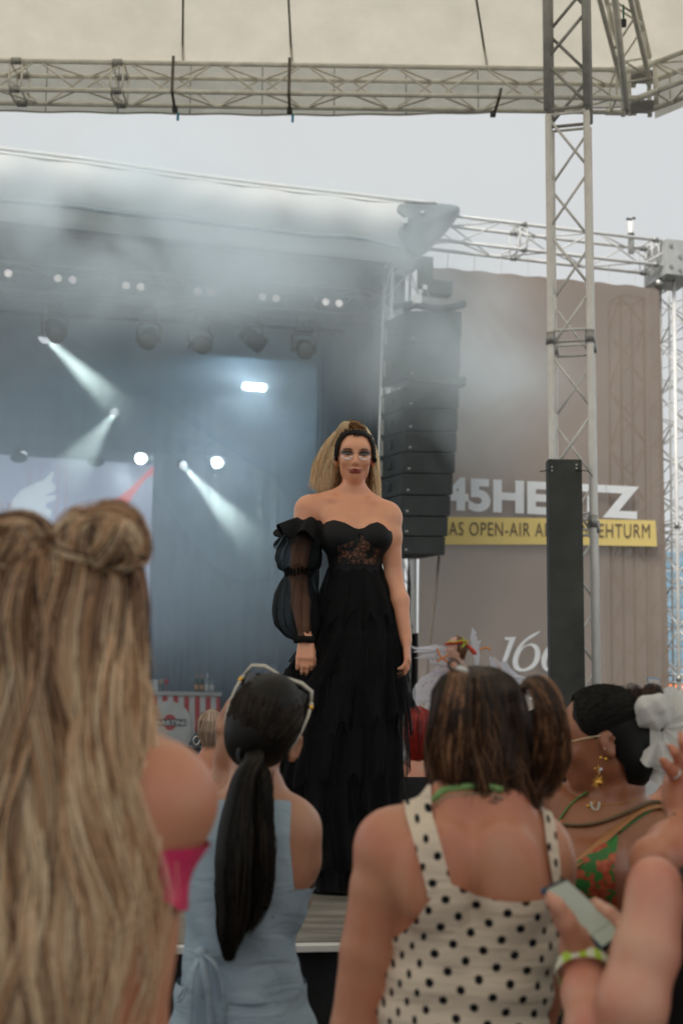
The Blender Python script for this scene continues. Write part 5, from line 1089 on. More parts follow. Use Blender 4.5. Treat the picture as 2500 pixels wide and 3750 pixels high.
# small grey tattoo at the nape
def onto(Bx, q, d=(0, 1, 0), n=200, h=.002):
    q = np.array(q, float); d = nrm(d)
    for _ in range(n):
        if Bx.at(q[None])[0] < .0012: break
        q = q+d*h
    return q
tb_ = MB()
for pts in ([(1795, 2932), (1812, 2922), (1830, 2930), (1818, 2942), (1800, 2940)], [(1808, 2908), (1815, 2925), (1812, 2945)], [(1785, 2938), (1800, 2934)], [(1830, 2932), (1842, 2926)]):
    tb_.path([onto(B, P(x, y, Y2-.25), P(x, y, Y2)-P(x, y, Y2-.25)) for x, y in pts], .0011, 5)
tb_.build('tattoo', mat('faded ink', (.13, .09, .08), .7), pw)
# polka dot cloth: fabric printed with staggered dots on the body surface
pd = fabric('polka dot cotton', (.82, .71, .56), .12, .8, var=.05, nscale=4, bump=0)
t = pd.node_tree; N, L = t.nodes, t.links; at_ = N.new('ShaderNodeAttribute'); at_.attribute_name = 'dotuv'; vm = N.new('ShaderNodeVectorMath'); vm.operation = 'SCALE'; vm.inputs['Scale'].default_value = 1
def mth(op, a, b=None):
    m = N.new('ShaderNodeMath'); m.operation = op
    for i, x in enumerate((a, b)):
        if x is None: continue
        if isinstance(x, (int, float)): m.inputs[i].default_value = x
        else: L.new(x, m.inputs[i])
    return m.outputs[0]
wn = N.new('ShaderNodeTexNoise'); wn.inputs['Scale'].default_value = 5; tc = N.new('ShaderNodeTexCoord'); L.new(tc.outputs['Object'], wn.inputs[0]); sw = N.new('ShaderNodeSeparateColor'); L.new(wn.outputs[1], sw.inputs[0])
sp = N.new('ShaderNodeSeparateXYZ'); L.new(at_.outputs['Color'], sp.inputs[0]); PX_, PZ_ = .051, .0225
U = mth('ADD', sp.outputs[0], mth('MULTIPLY', mth('SUBTRACT', sw.outputs[0], .5), .016)); Vv = mth('ADD', sp.outputs[1], mth('MULTIPLY', mth('SUBTRACT', sw.outputs[1], .5), .016))
U, Vv = mth('ADD', mth('MULTIPLY', U, .985), mth('MULTIPLY', Vv, -.17)), mth('ADD', mth('MULTIPLY', Vv, .985), mth('MULTIPLY', U, .17)); rot = Vv; rz = mth('DIVIDE', rot, PZ_); row = mth('FLOOR', rz); fz_ = mth('SUBTRACT', mth('SUBTRACT', rz, row), .5)
ux = mth('ADD', mth('DIVIDE', mth('ADD', U, mth('MULTIPLY', Vv, -.0)), PX_), mth('MULTIPLY', row, .5)); fx_ = mth('SUBTRACT', mth('SUBTRACT', ux, mth('FLOOR', ux)), .5)
ds = mth('SQRT', mth('ADD', mth('POWER', mth('ABSOLUTE', mth('MULTIPLY', fx_, PX_)), 2.0), mth('POWER', mth('ABSOLUTE', mth('MULTIPLY', fz_, PZ_)), 2.0))); dot = mth('LESS_THAN', ds, .0070)
b = bs(pd); old = b.inputs['Base Color'].links[0].from_socket; mx = N.new('ShaderNodeMix'); mx.data_type = 'RGBA'; L.new(dot, mx.inputs[0]); L.new(old, mx.inputs[6]); mx.inputs[7].default_value = (.012, .012, .014, 1); L.new(mx.outputs[2], b.inputs['Base Color'])
for nd_ in t.nodes:
    if nd_.type == 'BSDF_TRANSLUCENT': L.new(mx.outputs[2], nd_.inputs[0])
mp_ = N.new('ShaderNodeMapping'); mp_.inputs['Scale'].default_value = (5, 5, 34); mp_.inputs['Rotation'].default_value = (0, .25, 0); n3 = N.new('ShaderNodeTexNoise'); n3.inputs['Scale'].default_value = 1.4; n3.inputs['Detail'].default_value = 3; n3.inputs['Distortion'].default_value = .7
L.new(tc.outputs['Object'], mp_.inputs[0]); L.new(mp_.outputs[0], n3.inputs[0]); bp_ = N.new('ShaderNodeBump'); bp_.inputs['Strength'].default_value = .55; bp_.inputs['Distance'].default_value = .012; L.new(n3.outputs[0], bp_.inputs['Height']); L.new(bp_.outputs[0], b.inputs['Normal'])
def dotuv(o):
    me = o.data; n = len(me.vertices); c = np.empty(n*3); me.vertices.foreach_get('co', c); c = c.reshape(-1, 3)+WL[o.name]; x = c[:, 0]-xx(1745, 3300, Y2); y = c[:, 1]-(Y2+.03); a = np.arctan2(x, -y); paint(o, 'dotuv', np.stack([x*(1+.35*np.clip(np.abs(x)-.09, 0, 1)/.06), c[:, 2], c[:, 2]*0], 1))
cw = []
V, F_ = Bt2.mesh(.0055); X, Yv, Z = V.T
wr = .0035*np.sin(Z*95+X*22+1.5*np.sin(X*14))*np.clip((zz(1700, 3420, Y2)-Z)/.05, 0, 1)+.002*np.sin(Z*60-X*40)
nn_ = np.stack([X-xx(1745, 3300, Y2), (Yv-(Y2+.03))*1.6, 0*X], 1); nn_ /= np.linalg.norm(nn_, axis=1, keepdims=True)+1e-6; V = V+nn_*wr[:, None]
pxs = lambda a: [xx(q, 3250, Y2) for q in a]
topb = np.interp(X, pxs([1380, 1455, 1500, 1545, 1585, 1640, 1720, 1800, 1880, 1960, 2010, 2040, 2100]), [zz(1700, y, Y2) for y in (3480, 3420, 3365, 3290, 3228, 3212, 3252, 3268, 3272, 3262, 3225, 3225, 3300)])
topf = np.full(len(V), zz(1700, 3200, Y2)); top_ = np.where(Yv < Y2+.05, topb, topf); g = np.minimum(top_-Z, Z-zz(1700, 4150, Y2)); Vc, Fc = clipmesh(V, F_, g); o = npmesh('polka_top', Vc, Fc, pd, pw); dotuv(o)
V, F_ = B.mesh(.0052); X, Yv, Z = V.T
def strip(a0, a1, b0, b1, ytop, ybot, back=True):
    l = np.interp(-Z, [-zz(1700, ytop, Y2), -zz(1700, ybot, Y2)], [xx(a0, ytop, Y2), xx(b0, ybot, Y2)]); r = np.interp(-Z, [-zz(1700, ytop, Y2), -zz(1700, ybot, Y2)], [xx(a1, ytop, Y2), xx(b1, ybot, Y2)]); return np.minimum.reduce([X-l, r-X, Z-zz(1700, ybot+25, Y2)])
for q in (strip(1480, 1572, 1548, 1640, 2975, 3235), strip(1985, 2030, 2006, 2046, 3060, 3240)):
    Vc, Fc = clipmesh(V, F_, q); o = npmesh('shoulder_strap', Vc, Fc, pd, pw); dotuv(o)
V, F_ = B.mesh(.008); g = np.minimum(zz(1700, 4120, Y2)-V[:, 2], V[:, 2]-.45); Vc, Fc = clipmesh(V, F_, g); npmesh('skirt', Vc, Fc, mat('dark denim', (.03, .04, .07), .85), pw)
# green lanyard around neck
gl = mat('green ribbon', (.26, .50, .17), .6, var=.1); ln_pts = [onto(B, P(x, y, Y2-.3), P(x, y, Y2)-P(x, y, Y2-.3)) for x, y in ((1590, 2925), (1620, 2895), (1680, 2884), (1750, 2880), (1800, 2884), (1838, 2894))]
ln_pts = [onto(B, p(1560, 2965, .0), (0, 1, -.2))]+ln_pts
MB().path(spl([q-[0, .004, 0] for q in ln_pts], 5, False), .0065, 8, flat=.35).build('lanyard', gl, pw, True)
MB().path(spl([q-[0, .006, .012] for q in ln_pts], 5, False), .0016, 6).build('necklace', mat('pale beads', (.45, .38, .25), .4, .4), pw, True)
# bob hair
T2 = [(zz(0, y, Y2), xx(x, 2700, Y2), cy, a, b) for y, x, a, b, cy in ((2402, 1765, .006, .006, Y2+.08), (2415, 1765, .036, .05, Y2+.08), (2445, 1764, .060, .078, Y2+.08), (2500, 1766, .076, .10, Y2+.08), (2580, 1770, .081, .113, Y2+.08), (2680, 1776, .086, .118, Y2+.08), (2780, 1784, .090, .115, Y2+.075), (2860, 1790, .091, .105, Y2+.07), (2930, 1805, .086, .09, Y2+.065), (2965, 1815, .06, .07, Y2+.06))]
base_loft('hair_core', T2, M['h_brown'], pw, .86)
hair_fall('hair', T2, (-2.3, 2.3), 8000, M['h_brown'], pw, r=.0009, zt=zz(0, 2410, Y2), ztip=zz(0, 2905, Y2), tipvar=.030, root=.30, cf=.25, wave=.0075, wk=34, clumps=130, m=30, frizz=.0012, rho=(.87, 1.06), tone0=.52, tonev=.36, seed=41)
hair_fall('stray_hair', T2, (-2.2, 2.2), 500, M['h_brown'], pw, r=.0008, zt=zz(0, 2450, Y2), ztip=zz(0, 2890, Y2), tipvar=.06, wave=.012, wk=26, clumps=50, m=26, frizz=.002, rho=(1.0, 1.12), tone0=.6, tonev=.3, seed=43)
def pigtail(pts, rad, n, sd, tone): return bundle('pigtail', [p(*q) for q in pts], rad, n, M['h_brown'], pw, r=.0011, seed=sd, tone0=tone, tonev=.35, wave=.006, frizz=.001, tipspread=.35)
pigtail([(1690, 2448, .0), (1680, 2490, -.045), (1668, 2560, -.055), (1655, 2660, -.05), (1648, 2780, -.04), (1655, 2870, -.03)], [.009, .015, .020, .023, .023, .015], 1100, 3, .62)
pigtail([(1925, 2518, .0), (1965, 2512, -.04), (2002, 2565, -.05), (2018, 2660, -.04), (2018, 2760, -.02), (1995, 2850, .0), (1965, 2915, .0)], [.010, .016, .022, .025, .026, .022, .012], 1200, 4, .58)
clip_ = mat('pearl clip', (.62, .62, .58), .2, var=.1, spec=1)
MB().ball(p(1690, 2452, -.045), (.011, .006, .006), 14, 8, rotm(0, .3, 0)).build('hair_clip', clip_, pw, True); b = MB()
for x, y in ((1938, 2528), (1941, 2545), (1936, 2512)): b.ball(p(x, y, -.035), .0055)
b.build('hair_clip', clip_, pw, True)
for (x, y) in ((1660, 2435), (1945, 2515)):
    MB().path([p(x, y, -.03)+np.array([.009*math.cos(a), -.004, .009*math.sin(a)]) for a in np.linspace(0, 6.0, 14)], .003, 6).build('hair_tie', M['black'], pw, True)
# parting lines
pm = M['skin_warm']
def hpt(x, y, d=.001):
    q = P(x, y, Y2-.3); dr = nrm(P(x, y, Y2)-q); T = np.array(sorted(T2))
    for _ in range(300):
        e = ((q[0]-itab(T, q[2], 1))/itab(T, q[2], 3))**2+((q[1]-itab(T, q[2], 2))/itab(T, q[2], 4))**2
        if e < 1.06: break
        q = q+dr*.0015
    return q-dr*d
mm = MB(); mm.path([hpt(x, y) for x, y in ((1735, 2472), (1765, 2470), (1800, 2469), (1835, 2472))], [.0005, .0013, .0013, .0005], 5, flat=.5); mm.path([hpt(x, y) for x, y in ((1838, 2472), (1832, 2450), (1820, 2428), (1806, 2412))], [.0005, .0012, .001, .0005], 5, flat=.5); mm.build('parting', pm, pw, True)

# ================================================================ WOMAN WITH BLACK PONYTAIL AND SUNGLASSES
Y3 = 2.8
tw = person('woman with black ponytail, sleeveless pale blue top and white sunglasses on her head', xx(900, 3300, Y3), Y3)
p = lambda px, py, dy=0: P(px, py, Y3+dy)
B = Body((-.60, 2.45, 0.), (.02, 3.2, 1.80), .009)
rows = [(2860, 935, .050, .050, .05), (2900, 930, .065, .055, .045), (2940, 925, .105, .062, .04), (2990, 920, .140, .075, .035), (3060, 915, .150, .09, .03), (3200, 910, .140, .10, .03), (3330, 895, .122, .098, .03), (3450, 880, .108, .09, .03), (3540, 878, .110, .092, .03), (3640, 880, .122, .10, .03), (3750, 885, .135, .11, .03), (3950, 890, .160, .125, .03), (4200, 890, .165, .125, .02), (4500, 890, .14, .11, .02)]
B.loft([(zz(x, y, Y3), xx(x, y, Y3), cy, a, bb) for y, x, a, bb, cy in rows], (0, Y3, 0), k=.03, p=2.4)
Bt3 = Body.__new__(Body); Bt3.lo, Bt3.h, Bt3.n, Bt3.ax = B.lo, B.h, B.n, B.ax; Bt3.F = B.F.copy()
B.ell(p(1072, 3020, .03), (.040, .05, .052), k=.04); B.chain([p(1082, 3040, .03), p(1094, 3150, .04), p(1078, 3290, .12), p(1040, 3330, .28)], [.040, .038, .033, .026], .025)
B.ell(p(765, 3020, .03), (.040, .05, .052), k=.04); B.chain([p(760, 3030, .03), p(745, 3180, .07), p(800, 2950, .10), p(808, 2860, .10), p(812, 2790, .10)], [.040, .036, .030, .022, .018], .022)
hand(B, p(812, 2790, .10), (.0, 0, 1), (1, 0, 0), -1, L=.165, curl=(.2, .2, .3, .3), thumb=.3, k=.005)
HR3 = rotm(0, math.radians(21), 0); hc3 = p(965, 2650, .07); q3 = lambda x, y, z: hc3+HR3 @ np.array([x, y, z])
B.chain([p(935, 2930, .035), q3(0, .0, -.06)], [.052, .050], .035); head(B, hc3, HR3, .97)
for e in (-1, 1): ear(B, q3(e*.086, -.008, -.025), HR3 @ rotm(0, 0, -e*.7) @ np.diag([e, 1, 1]), 1.12)
legs(B, p(820, 4300, .03), p(970, 4300, .03), ((xx(820, 4300, Y3), Y3+.03, 0), (xx(970, 4300, Y3), Y3+.03, 0)))
V, F_ = B.mesh(); npmesh('body', V, F_, skinmat('olive skin', (.46, .24, .145), .13, .44, .12), tw)
blue = mat('pale blue cotton', (.33, .43, .51), .85, var=.12, nscale=3, bump=.0); t = blue.node_tree
mp_ = t.nodes.new('ShaderNodeMapping'); mp_.inputs['Scale'].default_value = (6, 6, 16); n3 = t.nodes.new('ShaderNodeTexNoise'); n3.inputs['Scale'].default_value = 1.6; n3.inputs['Distortion'].default_value = 1.0; tc = t.nodes.new('ShaderNodeTexCoord'); bp_ = t.nodes.new('ShaderNodeBump'); bp_.inputs['Strength'].default_value = .5; bp_.inputs['Distance'].default_value = .014
t.links.new(tc.outputs['Object'], mp_.inputs[0]); t.links.new(mp_.outputs[0], n3.inputs[0]); t.links.new(n3.outputs[0], bp_.inputs['Height']); t.links.new(bp_.outputs[0], bs(blue).inputs['Normal'])
V, F_ = Bt3.mesh(.007); X, Yv, Z = V.T
fold = .004*np.sin(Z*42+X*60)*np.clip((zz(900, 3250, Y3)-Z)/.08, 0, 1); V = V+np.stack([X-xx(890, 3300, Y3), Yv-Y3-.03, 0*X], 1)/.12*fold[:, None]; X, Yv, Z = V.T
sidecut = xx(1066, 3000, Y3)+.012*np.clip((zz(0, 3060, Y3)-Z)/.1, 0, 2)+np.where(Z < zz(0, 3240, Y3), 1.0, 0.)
neck = np.where(Yv < Y3+.06, zz(0, 2912, Y3)-.10*np.clip(np.abs(X-xx(935, 2900, Y3))-.055, 0, 1), zz(0, 2990, Y3))
g = np.minimum.reduce([neck-Z, sidecut-X, Z-zz(0, 3640, Y3)]); Vc, Fc = clipmesh(V, F_, g); npmesh('sleeveless_top', Vc, Fc, blue, tw)
V, F_ = Bt3.mesh(.012); X, Yv, Z = V.T; V = V+np.stack([X-xx(890, 3300, Y3), Yv-Y3-.03, 0*X], 1)/.12*(.003*np.sin(Z*75+X*18))[:, None]
g = np.minimum(zz(0, 3590, Y3)+.0*Z-Z, Z-.55); Vc, Fc = clipmesh(V, F_, g); npmesh('skirt', Vc, Fc, blue, tw)
# hem flare and tie bow
def hem(u, v): a = 2*math.pi*u; return np.array([xx(882, 3600, Y3)+(.118+.014*v+.004*math.sin(a*6)*v)*math.sin(a), Y3+.03-(.104+.014*v+.004*math.sin(a*6)*v)*math.cos(a), zz(0, 3500, Y3)+(zz(0, 3628, Y3)-zz(0, 3500, Y3))*v])
mk('peplum', *grid(hem, 80, 8), blue, tw, True)
def tie(pts, r=.008, fl=.35): return MB().path(spl([p(*q) for q in pts], 6, False), r, 8, flat=fl).build('tie_ribbon', blue, tw, True)
D = -.085; tie([(738, 3490, D), (700, 3560, D-.015), (672, 3640, D-.01), (655, 3655, D), (690, 3600, D-.01), (736, 3500, D-.005)]); tie([(738, 3488, D), (790, 3530, D-.02), (815, 3600, D-.015), (822, 3680, D-.01), (822, 3800, D)])
tie([(736, 3490, D), (706, 3560, D-.02), (698, 3650, D-.02), (692, 3820, D)]); tie([(738, 3492, D-.004), (752, 3570, D-.025), (768, 3670, D-.02), (776, 3820, D-.01)]); tie([(690, 3478, -.07), (738, 3488, D), (800, 3500, -.08)], .006); MB().ball(p(737, 3489, D), (.014, .012, .012)).build('tie_knot', blue, tw, True)
# hair
cap = Body((-.40, 2.55, 1.38), (.10, 3.15, 1.80), .005); cap.ell(q3(0, -.014, .022), (.078, .100, .093), HR3, .01); cap.ell(q3(0, -.03, -.035), (.068, .080, .070), HR3, .04)
V, F_ = cap.mesh(); Lc3 = (V-hc3) @ HR3; g = np.where(Lc3[:, 1] > .01, Lc3[:, 2]-.03-.25*Lc3[:, 1], Lc3[:, 2]+.105); Vc, Fc = clipmesh(V, F_, g); o = npmesh('hair_cap', Vc, Fc, M['h_black'], tw); paint(o, 'tone', np.full(len(Vc), .3))
tr_ = q3(.0, -.088, -.070)
sl_ = []
R_ = np.random.RandomState(4)
for i in range(1100):
    a = R_.uniform(-2.6, 2.6); st_ = q3(.079*math.sin(a)*.98, .03-.05*abs(math.cos(a)), .02+.092*math.cos(a)); pt = []
    for k in range(16):
        s_ = k/15; q_ = st_*(1-s_)+tr_*s_; l = (q_-q3(0, -.014, .01)) @ HR3; l = l/np.array([.0805, .103, .0955]); l = l/max(np.linalg.norm(l), .01)*(1.012+.018*R_.randn()); pt.append(q3(*(l*np.array([.0805, .103, .0955])+np.array([0, -.014, .01]))))
    sl_.append(pt)
strands('hair', sl_, [.0011]*16, M['h_black'], tw, R_.rand(1100)**.5)
bundle('ponytail', [tr_+[0, .01, 0], p(925, 2790, -.06), p(892, 2850, -.085), p(866, 3000, -.09), p(852, 3180, -.10), p(850, 3340, -.10), p(840, 3450, -.095), p(836, 3520, -.09)], [.020, .026, .036, .048, .052, .046, .034, .008], 2600, M['h_black'], tw, r=.0011, seed=9, wave=.004, frizz=.0009, tone0=.45, tonev=.4, m=34, flat=.55, tipspread=.15, lenvar=.16)
bundle('ponytail', [tr_+[0.01, .01, 0], p(960, 2860, -.07), p(962, 3000, -.085), p(962, 3150, -.09), p(948, 3300, -.09), p(900, 3420, -.09)], [.014, .016, .018, .020, .018, .004], 500, M['h_black'], tw, r=.0010, seed=10, wave=.006, frizz=.001, tone0=.5, m=30, lenvar=.2)
strands('stray_hair', [[p(975+i*9+6*math.sin(k*.7+i), 2820+k*42, -.09+.002*k) for k in range(14)] for i in range(4)], [.0007]*14, M['h_black'], tw)
MB().path([tr_+HR3 @ np.array([.022*math.cos(a), -.006, .022*math.sin(a)]) for a in np.linspace(0, 6.28, 18)], .006, 6).build('hair_tie', M['black'], tw, True)
# sunglasses pushed up on the head
wf = mat('ivory plastic', (.60, .56, .47), .25, var=.1, coat=.3); gs = thing('sunglasses', 'white framed sunglasses pushed up on black hair', 'sunglasses', tuple(q3(0, .03, .11)))
def GP(x, y, z): return q3(x, y, z)
rim = [GP(-.081, .0, .083), GP(-.072, -.003, .108), GP(-.045, -.006, .117), GP(-.012, -.004, .112), GP(0, -.002, .110), GP(.012, -.004, .111), GP(.045, -.006, .112), GP(.072, -.003, .104), GP(.081, .0, .078)]
MB().path(rim, [.0035, .0045, .005, .0035, .003, .0035, .005, .0045, .0035], 8).build('frame', wf, gs, True)
for e in (-1, 1):
    MB().path([GP(e*.081, -.002, .082), GP(e*.085, -.012, .05), GP(e*.085, -.022, .02), GP(e*.082, -.032, -.01), GP(e*.077, -.040, -.03)], [.0042, .0038, .003, .0022, .0015], 8).build('temple', wf, gs, True)
    MB().ball(GP(e*.0835, -.006, .070), (.006, .005, .008), 10, 6, HR3).build('hinge_ornament', mat('gold', (.75, .42, .08), .25, .9, var=0), gs, True)
    v, f = grid(lambda u, w_: GP(e*(.014+.068*u), .002+.03*w_*0-.006*math.sin(u*3.1), .104-.046*w_-.012*u*(1-w_)), 8, 6); mk('lens', v, f, mat('smoked lens', (.02, .018, .016), .08, spec=1), gs, True)
MB().tube(p(808, 2864, .10)+[0, 0, .0], p(809, 2838, .10), .026, .025, n=16).build('wristband', gl, tw, True)
# ================================================================ WOMAN IN GREEN HALTER TOP, IN PROFILE
CI = np.linalg.inv(CR)
def pix(V):
    q = (np.asarray(V)-CO) @ CI.T; return 1250+FOC*q[:, 0]/-q[:, 2], 1875-FOC*q[:, 1]/-q[:, 2]
def inpoly(V, poly, scale=1500.):
    """signed distance of each point's measured place to an outline, positive inside"""
    x, y = pix(V); pl = np.array(poly, float); n = len(pl); d = np.full(len(x), 1e9); ins = np.zeros(len(x), bool)
    for i in range(n):
        a, b = pl[i], pl[(i+1) % n]; e = b-a; wx, wy = x-a[0], y-a[1]; t_ = np.clip((wx*e[0]+wy*e[1])/(e@e), 0, 1); d = np.minimum(d, (wx-e[0]*t_)**2+(wy-e[1]*t_)**2)
        c = ((a[1] > y) != (b[1] > y)) & (x < (b[0]-a[0])*(y-a[1])/((b[1]-a[1]) or 1e-9)+a[0]); ins ^= c
    return np.where(ins, 1, -1)*np.sqrt(d)/scale
def patch(B, off, poly, name, m_, par, ymax, scale=1500.):
    V, F_ = B.mesh(off); g = np.minimum(inpoly(V, poly, scale), ymax-V[:, 1]); Vc, Fc = clipmesh(V, F_, g); return npmesh(name, Vc, Fc, m_, par)
def draped(B, pts, r, name, m_, par, flat=.4, n=6, lift=.002, Y=3.0):
    q = [onto(B, P(x, y, Y-.6), P(x, y, Y)-P(x, y, Y-.6), 500)-[0, lift, 0] for x, y in pts]; return MB().path(spl(q, 5, False), r, n, flat=flat).build(name, m_, par, True)
Y4 = 3.0
gw = person('woman in profile with slicked dark hair, glasses, green floral halter top and sun earring', xx(2200, 3200, Y4), Y4)
p = lambda px, py, dy=0: P(px, py, Y4+dy)
B = Body((.35, 2.62, .0), (.98, 3.42, 1.72), .008)
rows = [(2900, 2250, .058, .056, .03), (2940, 2245, .085, .062, .03), (2985, 2240, .125, .078, .03), (3040, 2238, .145, .095, .025), (3150, 2232, .142, .115, .02), (3260, 2215, .128, .115, .02), (3380, 2190, .115, .10, .02), (3500, 2165, .118, .105, .03), (3700, 2140, .145, .125, .04), (3950, 2130, .165, .135, .04), (4200, 2130, .155, .125, .04), (4400, 2130, .12, .11, .04)]
B.loft([(zz(x, y, Y4), xx(x, y, Y4), cy, a, bb) for y, x, a, bb, cy in rows], (0, Y4, 0), k=.03, p=2.3)
B.ell(p(2205, 3190, -.085), (.055, .055, .06), k=.035); B.ell(p(2100, 3180, -.06), (.05, .055, .055), k=.035)
Bt4 = Body.__new__(Body); Bt4.lo, Bt4.h, Bt4.n, Bt4.ax = B.lo, B.h, B.n, B.ax; Bt4.F = B.F.copy()
B.ell(p(2425, 3025, .03), (.05, .055, .055), k=.04); B.chain([p(2440, 3040, .03), p(2405, 3200, -.01), p(2385, 3400, -.02), p(2330, 3500, -.2)], [.047, .042, .036, .026], .03)
B.ell(p(2045, 2945, .05), (.045, .05, .05), k=.04); B.chain([p(2030, 2960, .06), p(1995, 3150, .08), p(1990, 3400, .10), p(2040, 3650, .0)], [.042, .036, .034, .026], .03)
R0 = np.array([[0, -1, 0], [1, 0, 0], [0, 0, 1.]]); HR4 = rotm(0, 0, math.radians(-4)) @ R0 @ rotm(math.radians(-8), 0, 0)
hc4 = p(2192, 2706, .02); q4 = lambda x, y, z: hc4+HR4 @ np.array([x, y, z])
B.chain([p(2250, 2950, .04), p(2262, 2870, .03), q4(0, -.035, -.045)], [.058, .052, .052], .03); head(B, hc4, HR4, 1.03); ear(B, q4(-.079, -.010, -.014), HR4 @ rotm(0, 0, .25) @ np.diag([-1, 1, 1]), 1.08)
legs(B, p(2060, 4200, .04), p(2200, 4200, .04), ((xx(2060, 4300, Y4), Y4+.03, 0), (xx(2210, 4300, Y4), Y4+.03, 0)))
V, F_ = B.mesh(); npmesh('body', V, F_, M['skin_brown'], gw)
gf = mat('green floral silk', (.035, .20, .035), .45, var=.25, nscale=9, bump=.15, bscale=30); t = gf.node_tree; N, L = t.nodes, t.links
tc = N.new('ShaderNodeTexCoord'); nz = N.new('ShaderNodeTexNoise'); nz.inputs['Scale'].default_value = 38; nz.inputs['Detail'].default_value = 3; vo = N.new('ShaderNodeTexVoronoi'); vo.inputs['Scale'].default_value = 60
L.new(tc.outputs['Object'], nz.inputs[0]); L.new(tc.outputs['Object'], vo.inputs[0]); cr = N.new('ShaderNodeValToRGB'); e = cr.color_ramp.elements; e[0].position = .50; e[0].color = (0, 0, 0, 1); e[1].position = .53; e[1].color = (1, 1, 1, 1); L.new(nz.outputs[0], cr.inputs[0])
vr = N.new('ShaderNodeValToRGB'); e = vr.color_ramp.elements; e[0].color = (.62, .16, .06, 1); e[1].position = .7; e[1].color = (.38, .05, .025, 1); L.new(vo.outputs[0], vr.inputs[0]); mx = N.new('ShaderNodeMix'); mx.data_type = 'RGBA'; b = bs(gf); old = b.inputs['Base Color'].links[0].from_socket
L.new(cr.outputs[0], mx.inputs[0]); L.new(old, mx.inputs[6]); L.new(vr.outputs[0], mx.inputs[7]); L.new(mx.outputs[2], b.inputs['Base Color'])
patch(Bt4, .006, [(2264, 3046), (2245, 3200), (2262, 3330), (2270, 3420), (2150, 3420), (2085, 3330), (2072, 3170), (2120, 3150), (2180, 3105)], 'halter_top', gf, gw, Y4+.0)
patch(B, .006, [(2064, 3000), (2040, 3060), (2020, 3140), (2005, 3190), (2000, 3120), (2012, 3050), (2028, 3005)], 'halter_top', gf, gw, Y4+.1)
grn = mat('green cord', (.05, .24, .05), .5); draped(B, [(2265, 3048), (2300, 3020), (2350, 2985), (2400, 2958), (2436, 2955)], .0045, 'halter_strap', grn, gw); draped(B, [(2042, 3010), (2070, 2965), (2110, 2925), (2150, 2900)], .004, 'halter_strap', grn, gw)
fl_ = mat('black floral skirt cloth', (.010, .011, .009), .8, var=0); t = fl_.node_tree; tc = t.nodes.new('ShaderNodeTexCoord'); vo = t.nodes.new('ShaderNodeTexNoise'); vo.inputs['Scale'].default_value = 85; vo.inputs['Detail'].default_value = 1; cr = t.nodes.new('ShaderNodeValToRGB'); e = cr.color_ramp.elements; e[0].position = .56; e[0].color = (.010, .011, .009, 1); e[1].position = .62; e[1].color = (.36, .30, .13, 1); t.links.new(tc.outputs['Object'], vo.inputs[0]); t.links.new(vo.outputs[0], cr.inputs[0]); t.links.new(cr.outputs[0], bs(fl_).inputs['Base Color'])
def skl(u, v): a = 2*math.pi*u; z = zz(0, 3420, Y4)+(.30-zz(0, 3420, Y4))*v; f = (.125+.085*v**.6)*(1+.03*math.sin(a*9)*v); return np.array([xx(2150, 3500, Y4)-.03*v**.5+f*1.12*math.sin(a), Y4+.03-f*math.cos(a), z])
mk('skirt', *grid(skl, 80, 16), fl_, gw, True)
# hair: slicked back to a bun
cap = Body((.40, 2.7, 1.40), (.90, 3.3, 1.80), .0045); cap.ell(q4(0, -.016, .026), (.0795, .101, .094), HR4, .01); cap.ell(q4(0, -.050, -.050), (.068, .070, .078), HR4, .03)
V, F_ = cap.mesh(); l = (V-hc4) @ HR4; fr = np.interp(l[:, 2], [-.12, -.06, -.02, .0, .03, .06, .09, .12], [-.045, -.035, -.010, .030, .052, .058, .050, .03]); g = fr-l[:, 1]; Vc, Fc = clipmesh(V, F_, g); o = npmesh('hair_cap', Vc, Fc, M['h_black'], gw); l = (Vc-hc4) @ HR4; paint(o, 'tone', np.full(len(Vc), .3))
bn = q4(0, -.125, .055); R_ = np.random.RandomState(8); sl_ = []
for i in range(1500):
    s0 = R_.uniform(-1.45, 1.45); zz0 = .115*math.cos(s0*.95)-.012; st_ = np.array([.078*math.sin(s0)*-1.0, float(np.interp(zz0, [-.06, -.02, 0, .03, .06, .09, .12], [-.035, -.010, .026, .048, .054, .048, .03])), zz0]); en = (bn-hc4) @ HR4; pt = []
    for k in range(16):
        s_ = k/15; l_ = st_*(1-s_)+en*s_-np.array([0, -.016, .026]); sc_ = np.array([.0815, .104, .097]); l_ = l_/sc_; rr_ = np.linalg.norm(l_); l_ = l_/max(rr_, .05)*(1.0+.01*R_.randn()) if s_ < .85 else l_; pt.append(q4(*(l_*sc_+np.array([0, -.016, .026]))))
    sl_.append(pt)
strands('hair', sl_, [.0010]*16, M['h_black'], gw, R_.rand(1500)*.7)
bundle('bun', [bn+HR4 @ np.array([.03*math.cos(a), -.02+.006*a, .034*math.sin(a)]) for a in np.linspace(0, 9, 16)], [.02, .024, .022, .014], 500, M['h_brown'], gw, r=.0011, m=50, twist=8, seed=4, tone0=.35)
strands('stray_hair', [[P(2205+i*3, 2514-k*1.5+.25*k*k*(i % 3), Y4)+np.array([.010*k*math.cos(i*1.3), 0, .003*math.sin(k+i)]) for k in range(8)] for i in range(9)], [.0006]*8, M['h_black'], gw)
